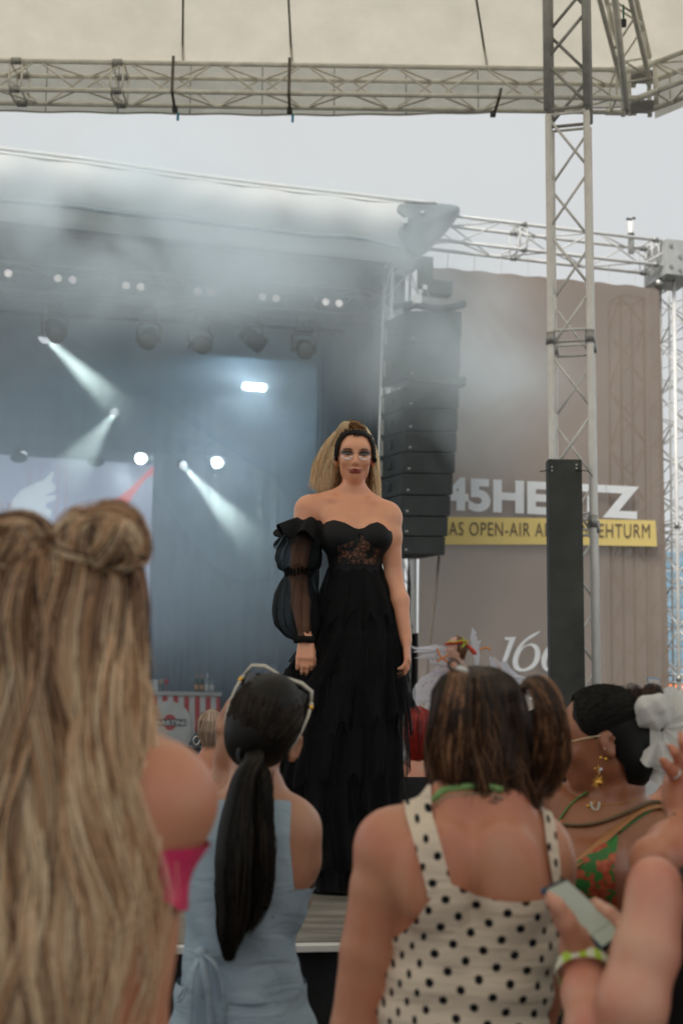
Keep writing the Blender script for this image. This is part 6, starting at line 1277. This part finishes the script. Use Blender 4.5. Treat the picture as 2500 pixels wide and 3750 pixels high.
# ear jewellery, glasses, necklace
gold = mat('polished gold', (.80, .45, .10), .25, 1, var=0); silver = mat('silver', (.7, .7, .7), .25, 1, var=0)
je = MB(); ec = P(2192, 2866, Y4-.075); je.ball(ec, (.0075, .004, .006), 12, 8)
for k in range(16):
    a = 2*math.pi*k/16; r_ = .0175 if k % 2 else .0135; je.tube(ec, ec+np.array([math.cos(a)*r_, 0, math.sin(a)*r_]), .0014, .0005, n=5)
je.tube(ec+[0, 0, .017], ec+[0, .004, .038], .0006).build('sun_earring', gold, gw)
je = MB(); s0_ = P(2199, 2820, Y4-.078)
for k in range(6): a = 2*math.pi*k/6+.3; je.tube(s0_, s0_+np.array([math.cos(a)*.006, 0, math.sin(a)*.006]), .0018, .0006, n=5)
je.build('star_earring', silver, gw)
for (x, y, r_) in ((2213, 2742, .0018), (2216, 2780, .004), (2198, 2775, .0035), (2178, 2815, .003)): MB().ball(P(x, y, Y4-.078), r_).build('ear_stud', gold if r_ > .002 else silver, gw, True)
wire = mat('gold wire', (.72, .60, .42), .2, .9, var=0); gs4 = thing('eyeglasses', 'thin gold framed glasses worn by the woman in profile', 'glasses', tuple(q4(0, .09, .01)))
MB().path([q4(-.080, -.005, .010), q4(-.079, .04, .008), q4(-.068, .085, .003), q4(-.060, .105, .001)], .0016, 6).build('temple', wire, gs4, True)
for e in (-1, 1):
    cL = q4(e*.034, .108, -.006); MB().path([cL+HR4 @ np.array([.027*math.cos(a), -.010*abs(math.cos(a)) if math.cos(a)*e > 0 else 0, .022*math.sin(a)]) for a in np.linspace(0, 2*math.pi, 24, False)], .0012, 5, closed=True).build('rim', wire, gs4, True)
    v, f = grid(lambda u, w_: q4(e*.034+(u-.5)*.05*math.sqrt(max(0, 1-(2*w_-1)**2)), .108, -.006+(w_-.5)*.042), 8, 8); mk('lens', v, f, tulle('tinted lens', .25, (.5, .5, .5)), gs4, True)
draped(B, [(2180, 2925), (2160, 2965), (2172, 2968), (2200, 2950), (2290, 2940), (2330, 2925)], .0009, 'necklace', gold, gw, 1, 5)
nk = onto(B, P(2177, 2955, Y4-.5), P(2177, 2955, Y4)-P(2177, 2955, Y4-.5), 500)-[0, .003, 0]; b = MB()
for k in range(13): a = math.pi+math.pi*k/12*1.15-.25; b.ball(nk+np.array([math.cos(a)*.009, 0, math.sin(a)*.012+.006]), .003, 6, 5)
b.build('shell_pendant', mat('shell', (.72, .70, .62), .3), gw, True)
MB().ball(onto(B, P(2153, 2952, Y4-.5), P(2153, 2952, Y4)-P(2153, 2952, Y4-.5), 500), .005).build('sun_charm', gold, gw, True)
cord = mat('olive cord', (.16, .11, .05), .6); bag = thing('crossbody_strap', 'tan leather strap and olive cord slung across bare shoulder and chest', 'strap', tuple(p(2250, 3050, -.1)))
draped(B, [(2460, 2985), (2430, 2955), (2385, 2955), (2330, 2975), (2260, 3030), (2180, 3100), (2100, 3170), (2060, 3210)], .011, 'leather_strap', mat('tan leather', (.42, .19, .07), .5, var=.2, bump=.1), bag, .22, 8, .003)
draped(B, [(2015, 3005), (2060, 3018), (2130, 3020), (2200, 3008), (2270, 2982), (2330, 2955), (2380, 2936), (2425, 2940), (2450, 2965)], .0042, 'cord', cord, bag, 1, 6, .006)
# white fabric flower on the bun
fw = thing('fabric_flower', 'large white fabric rose bow pinned behind the dark bun', 'hair accessory', tuple(P(2400, 2680, Y4-.02))); wc = fabric('white chiffon', (.88, .87, .83), .35, .8, var=.05, nscale=12, bump=.2, bscale=14)
def frill(name, c, r0, r1, a0, a1, dy, nf, amp, seed, tilt=0):
    R = np.random.RandomState(seed); ph = R.rand(3)*6.28
    def fn(u, v):
        a = a0+(a1-a0)*u; r = r0+(r1-r0)*v*(1+.08*math.sin(a*5+ph[0])); w = amp*v*math.sin(u*nf+ph[1])
        return c+np.array([r*math.cos(a), dy+w+tilt*v, r*math.sin(a)*1.02+.3*w])
    return mk(name, *grid(fn, 70, 10), wc, fw, True)
cF = P(2385, 2690, Y4)
frill('frill', P(2395, 2650, Y4+.03), .005, .095, -2.6, .9, -.01, 22, .012, 1, -.01); frill('frill', P(2390, 2680, Y4+.01), .005, .105, -2.5, -.2, -.02, 26, .014, 2, -.01); frill('frill', P(2410, 2670, Y4), .005, .088, -2.2, .4, -.035, 20, .012, 3, -.01)
frill('frill', P(2430, 2640, Y4+.04), .005, .075, -.8, 1.6, 0, 18, .010, 5); frill('frill', P(2400, 2700, Y4-.02), .01, .065, -2.4, -.5, -.03, 16, .010, 6)
kb = Body((.60, 2.80, 1.45), (.98, 3.15, 1.72), .005); kb.chain([P(2345, 2625, Y4-.03), P(2370, 2595, Y4-.04), P(2405, 2590, Y4-.045), P(2438, 2610, Y4-.04)], [.022, .026, .026, .018], .02); kb.chain([P(2350, 2645, Y4-.03), P(2400, 2635, Y4-.05), P(2430, 2632, Y4-.05)], [.016, .020, .014], .012)
V, F_ = kb.mesh(); V = V+np.stack([0*V[:, 0], .003*np.sin(V[:, 0]*160+V[:, 2]*90), .003*np.sin(V[:, 0]*120-V[:, 2]*140)], 1); npmesh('rolled_knot', V, F_, wc, fw)
def ribn(u, v): q = P(2378+u*38, 2640+v*88, Y4-.045); return q+np.array([0, -.006*math.sin(u*3.1), 0])
mk('ribbon', *grid(ribn, 8, 8), wc, fw, True)

# ================================================================ PERSON HOLDING A PHONE (near, cut by the frame)
Y5 = 1.92
hp_ = person('person in black with bare arm looking down at a phone, neon wristband', xx(2620, 3500, Y5), Y5+.05)
p = lambda px, py, dy=0: P(px, py, Y5+dy)
B = Body((.22, 1.55, 0.), (.92, 2.3, 1.75), .0085)
B.loft([(1.42, .66, .05, .06, .055), (1.37, .66, .05, .13, .075), (1.31, .65, .05, .16, .095), (1.22, .65, .05, .165, .115), (1.08, .65, .05, .15, .11), (.95, .66, .05, .17, .125), (.82, .66, .05, .18, .13), (.70, .66, .05, .16, .11)], (0, Y5+.02, 0), k=.03)
Bt5 = Body.__new__(Body); Bt5.lo, Bt5.h, Bt5.n, Bt5.ax = B.lo, B.h, B.n, B.ax; Bt5.F = B.F.copy()
B.ell(p(2392, 3245, .0), (.034, .038, .038), k=.03); B.chain([p(2402, 3235, .0), p(2392, 3330, -.01), p(2365, 3480, -.03), p(2310, 3680, -.05), p(2270, 3900, -.04)], [.031, .036, .043, .046, .038], .025)
B.chain([p(2265, 3910, -.04), p(2190, 3790, .0), p(2146, 3640, .06), p(2140, 3540, .10)], [.042, .046, .034, .026], .02)
B.chain([P(2900, 3250, Y5+.05), P(2980, 3600, Y5+.05), P(2800, 3800, Y5-.1)], [.05, .042, .03], .03)
hcx = np.array([.70, Y5+.0, 1.54]); B.chain([(.68, Y5+.05, 1.38), hcx+[0, .01, -.05]], [.055, .05], .03); head(B, hcx, rotm(0, 0, .35) @ rotm(-.4, 0, 0), 1.0)
# hand round the phone: thumb along the near edge, finger tips over the far edge
W_ = p(2140, 3545, .10); pa = [p(2128, 3460, .10), p(2095, 3390, .10)]
B.chain([W_, p(2132, 3480, .11), p(2115, 3410, .11)], [.027, .031, .026], .02); B.chain([p(2160, 3500, .12), p(2170, 3430, .14), p(2190, 3380, .14)], [.022, .024, .018], .02)
B.chain([p(2105, 3440, .08), p(2066, 3370, .05), p(2036, 3315, .035), p(2008, 3283, .035)], [.021, .016, .0115, .0092], .010)
for q in ([(2170, 3400, .15), (2200, 3345, .16), (2222, 3330, .13), (2224, 3345, .10)], [(2185, 3425, .15), (2235, 3370, .16), (2252, 3355, .13), (2254, 3368, .10)], [(2150, 3380, .15), (2165, 3320, .16), (2180, 3308, .14), (2183, 3318, .12)], [(2195, 3450, .14), (2255, 3400, .14), (2270, 3385, .11), (2272, 3396, .085)]):
    B.chain([p(*a) for a in q], [.0115, .0102, .0094, .0088], .006)
legs(B, (.58, Y5+.06, .78), (.74, Y5+.06, .78), ((.58, Y5+.06, 0), (.74, Y5+.06, 0)))
V, F_ = B.mesh(); npmesh('body', V, F_, M['skin_fair'], hp_)
V, F_ = Bt5.mesh(.010); Vc, Fc = clipmesh(V, F_, 1.39-V[:, 2]); npmesh('black_top', Vc, Fc, M['blackcloth'], hp_)
V, F_ = cap.mesh() if False else (None, None)
Th = [(hcx[2]+.125, hcx[0], hcx[1]-.01, .01, .01), (hcx[2]+.10, hcx[0], hcx[1]-.01, .06, .07), (hcx[2]+.05, hcx[0], hcx[1]-.01, .085, .10), (hcx[2]-.02, hcx[0], hcx[1]-.015, .09, .10), (hcx[2]-.12, hcx[0], hcx[1]-.03, .08, .07), (hcx[2]-.2, hcx[0], hcx[1]-.04, .06, .05)]
hair_fall('hair', Th, (-2., 2.), 900, M['h_brown'], hp_, r=.0025, m=16, seed=77)
nb = mat('neon wristband', (.50, .75, .06), .45, var=.0); t = nb.node_tree; tc = t.nodes.new('ShaderNodeTexCoord'); wv_ = t.nodes.new('ShaderNodeTexWave'); wv_.inputs['Scale'].default_value = 14; cr = t.nodes.new('ShaderNodeValToRGB'); cr.color_ramp.elements[0].position = .45; cr.color_ramp.elements[0].color = (.45, .68, .06, 1); cr.color_ramp.elements[1].position = .55; cr.color_ramp.elements[1].color = (.75, .78, .62, 1); t.links.new(tc.outputs['Object'], wv_.inputs[0]); t.links.new(wv_.outputs[0], cr.inputs[0]); t.links.new(cr.outputs[0], bs(nb).inputs['Base Color'])
wb0, wb1 = p(2141, 3578, .085), p(2137, 3540, .10); MB().path([wb0+(wb1-wb0)*k for k in (0, .33, .66, 1)], [.0445, .0445, .0440, .0435], 20, caps=False).build('wristband', nb, hp_, True)
ph = thing('phone', 'smartphone with blue case held low in one hand, screen showing pale grey', 'phone', tuple(p(2120, 3350, .08)))
q = [p(1982, 3252, .09), p(2066, 3214, .125), p(2290, 3420, .115), p(2208, 3484, .075)]; nrmq = nrm(np.cross(q[1]-q[0], q[3]-q[0])); nrmq = nrmq*(1 if nrmq[1] < 0 else -1)
bevel(MB().hexa(q, -nrmq*.010).build('case', mat('blue case', (.04, .14, .26), .35), ph), .004, 3)
def inset(q, k, o): c = sum(q)/4; return [c+(a-c)*k+nrmq*o for a in q]
bevel(MB().hexa(inset(q, .975, .0005), nrmq*.0008).build('bezel', M['black'], ph), .0004); sc_ = inset(q, .90, .0020); mk('screen', sc_, [(0, 1, 2, 3)], mat('phone screen', (.05, .05, .05), .25, var=0, emit=(.215, .225, .165), estr=.8), ph)
def sq(u, v, o=.0024): return (sc_[0]*(1-u)+sc_[1]*u)*(1-v)+(sc_[3]*(1-u)+sc_[2]*u)*v+nrmq*o*.2
mk('screen_line', [sq(.02, .80), sq(.98, .80), sq(.98, .808), sq(.02, .808)], [(0, 1, 2, 3)], M['dark'], ph)

# ================================================================ PERSON AT THE FRAME EDGE, RING AND BLACK WATCH
Y6 = 2.35
rp = person('person at the picture edge raising a hand with silver ring and black watch', xx(2700, 3300, Y6), Y6)
p = lambda px, py, dy=0: P(px, py, Y6+dy)
B = Body((.48, 1.95, 0.), (1.12, 2.7, 1.80), .008)
B.loft([(1.50, .80, .0, .055, .055), (1.45, .82, .0, .14, .075), (1.36, .82, .0, .175, .10), (1.2, .82, .0, .165, .12), (1.0, .82, .0, .15, .11), (.85, .82, .0, .17, .12), (.72, .82, .0, .15, .11)], (0, Y6+.05, 0), k=.03)
Bt6 = Body.__new__(Body); Bt6.lo, Bt6.h, Bt6.n, Bt6.ax = B.lo, B.h, B.n, B.ax; Bt6.F = B.F.copy()
B.chain([p(2620, 3130, .05), p(2480, 3140, -.08), p(2392, 3155, -.14)], [.052, .046, .038], .03); B.chain([p(2395, 3150, -.14), p(2450, 3090, -.08), p(2505, 3010, .0)], [.037, .034, .026], .02)
hd_ = nrm(p(2490, 2850, .02)-p(2508, 3010, 0))
B.chain([p(2508, 3010, 0), p(2497, 2940, .01), p(2492, 2880, .01)], [.026, .034, .034], .015)
for q in ([(2485, 2860, 0), (2462, 2828, -.03), (2440, 2805, -.04), (2424, 2782, -.045)], [(2492, 2840, .01), (2488, 2790, -.02), (2470, 2755, -.035), (2452, 2733, -.03)], [(2505, 2830, .02), (2512, 2770, .0), (2500, 2720, -.01), (2488, 2690, .0)], [(2520, 2840, .03), (2530, 2790, .02), (2535, 2745, .01), (2530, 2715, .01)], [(2520, 2940, .0), (2545, 2890, -.03), (2550, 2850, -.04)]):
    B.chain([p(*a) for a in q], [.0115, .0105, .0095, .008][:len(q)], .006)
hcy = np.array([.84, Y6+.02, 1.62]); B.chain([(.82, Y6+.05, 1.46), hcy+[0, .01, -.05]], [.055, .05], .03); head(B, hcy, rotm(0, 0, .1), 1.0); legs(B, (.74, Y6+.06, .8), (.90, Y6+.06, .8), ((.74, Y6+.06, 0), (.90, Y6+.06, 0)))
V, F_ = B.mesh(); npmesh('body', V, F_, M['skin_warm'], rp); V, F_ = Bt6.mesh(.010); Vc, Fc = clipmesh(V, F_, 1.47-V[:, 2]); npmesh('dark_top', Vc, Fc, M['blackcloth'], rp)
Th = [(hcy[2]+.125, hcy[0], hcy[1], .01, .01), (hcy[2]+.10, hcy[0], hcy[1], .06, .07), (hcy[2]+.05, hcy[0], hcy[1], .085, .10), (hcy[2]-.02, hcy[0], hcy[1]-.005, .085, .10), (hcy[2]-.10, hcy[0], hcy[1]-.02, .07, .07)]
hair_fall('hair', Th, (-2., 2.), 900, M['h_brown'], rp, r=.0025, m=14, seed=78)
rc = p(2466, 2829, -.028); rd = nrm(p(2445, 2808, -.04)-p(2480, 2850, -.005)); u_, w_ = frame(rd); MB().path([rc+(u_*math.cos(a)+w_*math.sin(a))*.0112 for a in np.linspace(0, 2*math.pi, 18, False)], .0018, 6, closed=True).build('ring', silver, rp, True)
wa = MB(); wd_ = nrm(p(2500, 2960, 0)-p(2506, 3020, 0)); wc_ = p(2505, 3018, 0); wa.path([wc_-wd_*.016, wc_+wd_*.016], .0315, 18).build('watch_strap', M['black'], rp, True); bevel(MB().box(wc_+[-.012, -.03, 0], (.019, .006, .021)).build('watch_face', mat('watch glass', (.01, .012, .015), .1), rp), .004)

# ================================================================ PEOPLE FARTHER BACK
def crowd(lab, px, py, Y, rz=0, skin='skin_fair', top=None, pants=None, hair='h_brown', hlen=.1, arms=None, lean=0, z0=0., wide=1.0, hs=1.0, h=.012, topcut=None, hw=.088, neckcut=.075, hairphi=2.3, faceon=True, tone0=.5, extra=None):
    c = P(px, py, Y); sk = c[2]-.13; o = person(lab, c[0], Y, z0); ht = c[2]-z0; k_ = ht/1.58
    B = Body((c[0]-.45, Y-.40, z0), (c[0]+.45, Y+.40, c[2]+.16), h); r2 = rotm(0, 0, rz)
    w = lambda x, y, z: np.array([c[0], Y, 0])+r2 @ np.array([x, y, 0])+np.array([0, 0, z])      # local: y forward
    zs = c[2]-.20
    B.loft([(zs+.055, 0, -.02, .05, .05), (zs+.01, 0, -.02, .12*wide, .065), (zs-.05, 0, -.02, .160*wide, .085), (zs-.17, 0, 0, .150*wide, .11), (zs-.35, 0, 0, .125*wide, .095), (zs-.52, 0, -.01, .155*wide, .115), (zs-.66, 0, -.01, .16*wide, .115), (zs-.76, 0, 0, .12*wide, .09)], (c[0], Y, 0), rz, k=.03)
    Bt = Body.__new__(Body); Bt.lo, Bt.h, Bt.n, Bt.ax = B.lo, B.h, B.n, B.ax; Bt.F = B.F.copy()
    for e in (-1, 1):
        a = (arms or {}).get(e) or [(e*.19*wide, 0, zs-.06), (e*.215*wide, -.01, zs-.32), (e*.20*wide, .06, zs-.56)]
        a = [w(*q) for q in a]; B.ell(a[0]+(w(0, 0, 0)-a[0])*[.10, .10, 0], (.05, .055, .055), k=.04); B.chain(a, [.043, .036, .024], .025)
        hand(B, a[2], nrm(a[2]-a[1]), r2 @ np.array([-e, .2, 0.]), e, L=.17, k=.006)
    B.chain([w(0, -.02, zs+.02), c-[0, 0, .07]], [.055, .05], .03); head(B, c, r2 @ rotm(lean, 0, 0), hs, k=.012)
    legs(B, w(-.085, 0, zs-.72), w(.085, 0, zs-.72), (w(-.1, 0, z0), w(.1, 0, z0)), .95)
    V, F_ = B.mesh(); npmesh('body', V, F_, M[skin], o)
    V, F_ = Bt.mesh(.010); g = np.minimum((zs-.03 if topcut is None else topcut+zs)-V[:, 2], V[:, 2]-(zs-.60)); 
    if extra is not None: g = extra(V, g, c, zs)
    Vc, Fc = clipmesh(V, F_, g); npmesh('top', Vc, Fc, top, o)
    V, F_ = B.mesh(.013); g = np.minimum(zs-.52-V[:, 2], V[:, 2]-z0-.08); l = (V-[c[0], Y, 0]) @ r2; g = np.minimum(g, .175*wide-np.abs(l[:, 0])); Vc, Fc = clipmesh(V, F_, g); npmesh('trousers', Vc, Fc, pants or M['dark'], o)
    T = [(c[2]+.123, c[0], Y-.0, .008, .008), (c[2]+.10, c[0], Y, .055, .06), (c[2]+.05, c[0], Y, hw-.006, .100), (c[2]-.02, c[0], Y, hw, .102)]+([(c[2]-.06, c[0], Y, hw*.92, .085)] if hlen <= .1 else [(c[2]-.10, c[0], Y, hw, .09), (c[2]-hlen, c[0], Y, hw*.8, .07)]) + ([(c[2]-.10, c[0], Y, .065, .075)] if hlen <= .1 else [])
    fr_ = r2 @ np.array([0, 1., 0]); back = math.atan2(-fr_[0], fr_[1])                # direction the back of the head faces
    T = [(z, x-fr_[0]*.012, y-fr_[1]*.012, a_, b_) for z, x, y, a_, b_ in T]
    if abs(math.sin(rz)) > .7: T = [(z, x, y, b_, a_) for z, x, y, a_, b_ in T]
    hair_fall('hair', T, (back-hairphi, back+hairphi), 1500, M[hair], o, r=.0018, m=20, wave=.004, wk=26, clumps=50, frizz=.0008, rho=(.9, 1.03), tone0=tone0, tonev=.35, tipvar=.02, seed=int(px), fringe=hlen+.035)
    return o, B, c, w, zs
wt_ = fabric('white jersey', (.72, .73, .76), .15, .85, bump=.2, bscale=12); bkc = M['blackcloth']
o, B, c, w, zs = crowd('woman with short blonde hair and hoop earring standing before the striped bar', 770, 2668, 8.3, .35, 'skin_m' if False else 'skin_warm', wt_, None, 'h_short', .10, topcut=-.10, tone0=.6, hairphi=2.0)
ecp = c+rotm(0, 0, .35) @ np.array([-.088, -.005, -.075]); MB().path([ecp+np.array([.02*math.cos(a), 0, .026*math.sin(a)]) for a in np.linspace(0, 2*math.pi, 18, False)], .004, 6, closed=True).build('hoop_earring', silver, o, True)
o, B, c, w, zs = crowd('woman with bright red hair and black top behind the edge of the gown', 1526, 2672, 6.9, .5, 'skin_fair', bkc, None, 'h_red', .16, hw=.076, tone0=.55, topcut=-.04, wide=.9, arms={1: [(.175, 0, -.0), (.20, -.02, -.0), (.02, .16, -.0)]} if False else None, extra=lambda V, g, c, zs: np.minimum(g, .13-np.abs(V[:, 0]-c[0])*1.0))
lp = mat('leopard cloth', (.5, .4, .28), .8, var=0); t = lp.node_tree; vo = t.nodes.new('ShaderNodeTexVoronoi'); vo.inputs['Scale'].default_value = 45; tc = t.nodes.new('ShaderNodeTexCoord'); cr = t.nodes.new('ShaderNodeValToRGB'); cr.color_ramp.elements[0].position = .35; cr.color_ramp.elements[0].color = (.01, .01, .01, 1); cr.color_ramp.elements[1].position = .45; cr.color_ramp.elements[1].color = (.55, .50, .42, 1); t.links.new(tc.outputs['Object'], vo.inputs[0]); t.links.new(vo.outputs[0], cr.inputs[0]); t.links.new(cr.outputs[0], bs(lp).inputs['Base Color'])
lb = thing('handbag', 'leopard print bag at the hip of the red haired woman', 'bag', tuple(P(1470, 3030, 6.6))); bevel(MB().box(P(1475, 3010, 6.66), (.12, .05, .08)).build('pouch', lp, lb), .02, 3); MB().path([P(1450, 2975, 6.66), P(1462, 2940, 6.66), P(1490, 2940, 6.66), P(1500, 2975, 6.66)], .006).build('strap', M['black'], lb)
o, B, c, w, zs = crowd('person with tied fair hair in a white T-shirt behind the red haired woman', 1592, 2680, 8.2, -.3, 'skin_fair', wt_, mat('red and navy shorts', (.25, .02, .05), .7), 'h_gold', .10, tone0=.7, wide=.95)
bundle('ponytail', [c+[-.06, -.09, .01], c+[-.075, -.12, -.03], c+[-.07, -.12, -.12], c+[-.07, -.10, -.2]], [.012, .022, .02, .006], 200, M['h_gold'], o, r=.002, seed=6, tone0=.7)
MB().ball(c+[-.06, -.10, .02], .022, 10, 8).build('scrunchie', M['white'], o, True)
o, B, c, w, zs = crowd('person in white pleated top with long black hair hidden behind the pigtail', 1975, 2735, 4.1, .2, 'skin_warm', wt_, None, 'h_black', .34, wide=1.05)
o, B, c, w, zs = crowd('person in a loose black shirt standing behind the white fabric flower', 2480, 2700, 3.75, .0, 'skin_warm', mat('black shirt cloth', (.012, .012, .013), .8, var=.3, bump=.9, bscale=9, stretch=(1, 1, 3)), None, 'h_brown', .10, wide=1.15)
o, B, c, w, zs = crowd('distant spectator raising a light blue framed phone above the crowd', 2415, 2668, 7.0, .0, 'skin_fair', wt_, None, 'h_brown', .1, arms={-1: [(-.19, 0, P(2360, 2668, 7)[2]-.26), (-.20, .10, P(0, 2700, 7)[2]-.16), (-.04, .12, P(0, 2590, 7)[2]-.02)]})
pq = thing('phone', 'small phone with light blue case held up above the dark haired head', 'phone', tuple(P(2392, 2540, 7.05)))
q = [P(2380, 2580, 7.08), P(2421, 2583, 7.08), P(2413, 2482, 7.08), P(2368, 2479, 7.08)]; bevel(MB().hexa(q, (0, .012, 0)).build('case', mat('light blue case', (.25, .36, .50), .4), pq), .004); c_ = sum(q)/4; mk('screen', [c_+(a-c_)*.88+[0, -.002, 0] for a in q], [(0, 1, 2, 3)], mat('dim screen', (.03, .03, .03), .2, var=0, emit=(.21, .19, .17), estr=1), pq)

# ---------------------------------------------------------------- winged performer
Y7 = 12.9
M['man_skin'] = skinmat('pale skin', (.66, .40, .30), .2, .5, .1)
wm_o, B, c, w, zs = crowd('man in profile with bare chest, white paper wings and red headband', 1668, 2372, Y7, math.radians(98), 'man_skin', mat('yellow sash', (.55, .40, .04), .7), M['white'], 'h_brown', .04, z0=.43, h=.010, tone0=.8, topcut=-.45, hairphi=1.75)
HM = rotm(0, 0, math.radians(98)); red_ = mat('red headband cloth', (.68, .07, .03), .6, var=.2); yel_ = mat('yellow green ribbon', (.50, .60, .05), .6)
hbq = [c+HM @ np.array([.083*math.cos(a), -.008+.102*math.sin(a), .048-.012*math.sin(a)]) for a in np.linspace(0, 2*math.pi, 24, False)]
MB().path(hbq, .026, 8, closed=True, flat=.5).build('headband', red_, wm_o, True); MB().path([q+[0, 0, .012] for q in hbq], .005, 6, closed=True).build('band_stripe', mat('orange ribbon', (.8, .25, .03), .6), wm_o, True)
MB().path([c+HM @ np.array(q) for q in ((-.05, -.10, .03), (-.05, -.14, -.01), (-.04, -.18, -.05), (-.05, -.20, -.06))], [.012, .022, .026, .01], 7).build('headband_tail', red_, wm_o, True)
MB().path(spl([P(x, y, Y7-.1) for x, y in ((1636, 2352), (1645, 2347), (1660, 2352), (1690, 2345), (1712, 2350), (1700, 2362), (1690, 2372), (1698, 2352), (1693, 2332))], 4, False), .006, 6).build('ribbon_bow', yel_, wm_o, True)
paper = fabric('white paper', (.80, .80, .86), .25, .8, var=.04, nscale=5, bump=.3, bscale=6)
def wing(name, pts, Yw, curve=.1):
    v, f = flat_shape([[(x, -y) for x, y in pts]]); x0 = min(a[0] for a in v); o = mk(name, [P(x, -y, Yw+curve*math.sin((x-x0)/90.)) for x, y in v], f, paper, wm_o); solid(o, .012); return o
wing('wing', [(1503, 2363), (1512, 2368), (1525, 2372), (1560, 2368), (1590, 2361), (1620, 2366), (1645, 2384), (1668, 2412), (1690, 2450), (1690, 2480), (1640, 2462), (1605, 2452), (1575, 2456), (1598, 2445), (1594, 2435), (1572, 2427), (1570, 2416), (1552, 2409), (1516, 2411), (1548, 2398), (1552, 2393), (1510, 2388), (1522, 2384), (1530, 2380), (1512, 2376)], Y7+.05)
wing('wing', [(1610, 2452), (1660, 2458), (1660, 2520), (1640, 2560), (1600, 2570), (1560, 2602), (1554, 2598), (1557, 2578), (1550, 2570), (1522, 2588), (1518, 2570), (1512, 2560), (1510, 2530), (1520, 2510), (1545, 2480), (1580, 2460)], Y7+.12)
wing('wing', [(1729, 2299), (1735, 2308), (1742, 2318), (1738, 2328), (1745, 2330), (1744, 2340), (1752, 2350), (1761, 2343), (1757, 2352), (1752, 2362), (1755, 2400), (1752, 2440), (1738, 2440), (1735, 2410), (1728, 2380), (1722, 2335), (1726, 2318)], Y7+.25)
wing('wing', [(1790, 2405), (1812, 2410), (1830, 2425), (1850, 2420), (1870, 2450), (1900, 2475), (1925, 2480), (1932, 2510), (1915, 2500), (1890, 2520), (1850, 2500), (1800, 2480)], Y7+.3)
org = mat('orange vine', (.75, .25, .04), .6)
for pts in ([(1599, 2374), (1605, 2390), (1612, 2405), (1630, 2418), (1660, 2438)], [(1598, 2422), (1615, 2414), (1640, 2398)], [(1756, 2381), (1770, 2373), (1785, 2373), (1795, 2381)]):
    MB().path(spl([P(x, y, Y7-.12) for x, y in pts], 4, False), .010, 6).build('vine', org, wm_o, True)
ink_ = mat('ink', (.06, .06, .08), .7); b = MB(); R_ = np.random.RandomState(2)
for k in range(26):
    x, y = (R_.uniform(1530, 1640), R_.uniform(2470, 2560)) if k % 2 else (R_.uniform(1570, 1650), R_.uniform(2380, 2445)); 
    if k % 2 and (x-1530)+(y-2470) < 45: continue
    q0 = P(x, y, Y7-.10 if k % 2 == 0 else Y7-.04); b.tube(q0, q0+np.array([R_.uniform(.015, .04), 0, R_.uniform(.0, .03)]), .0022, n=4)
b.build('feather_lines', ink_, wm_o)
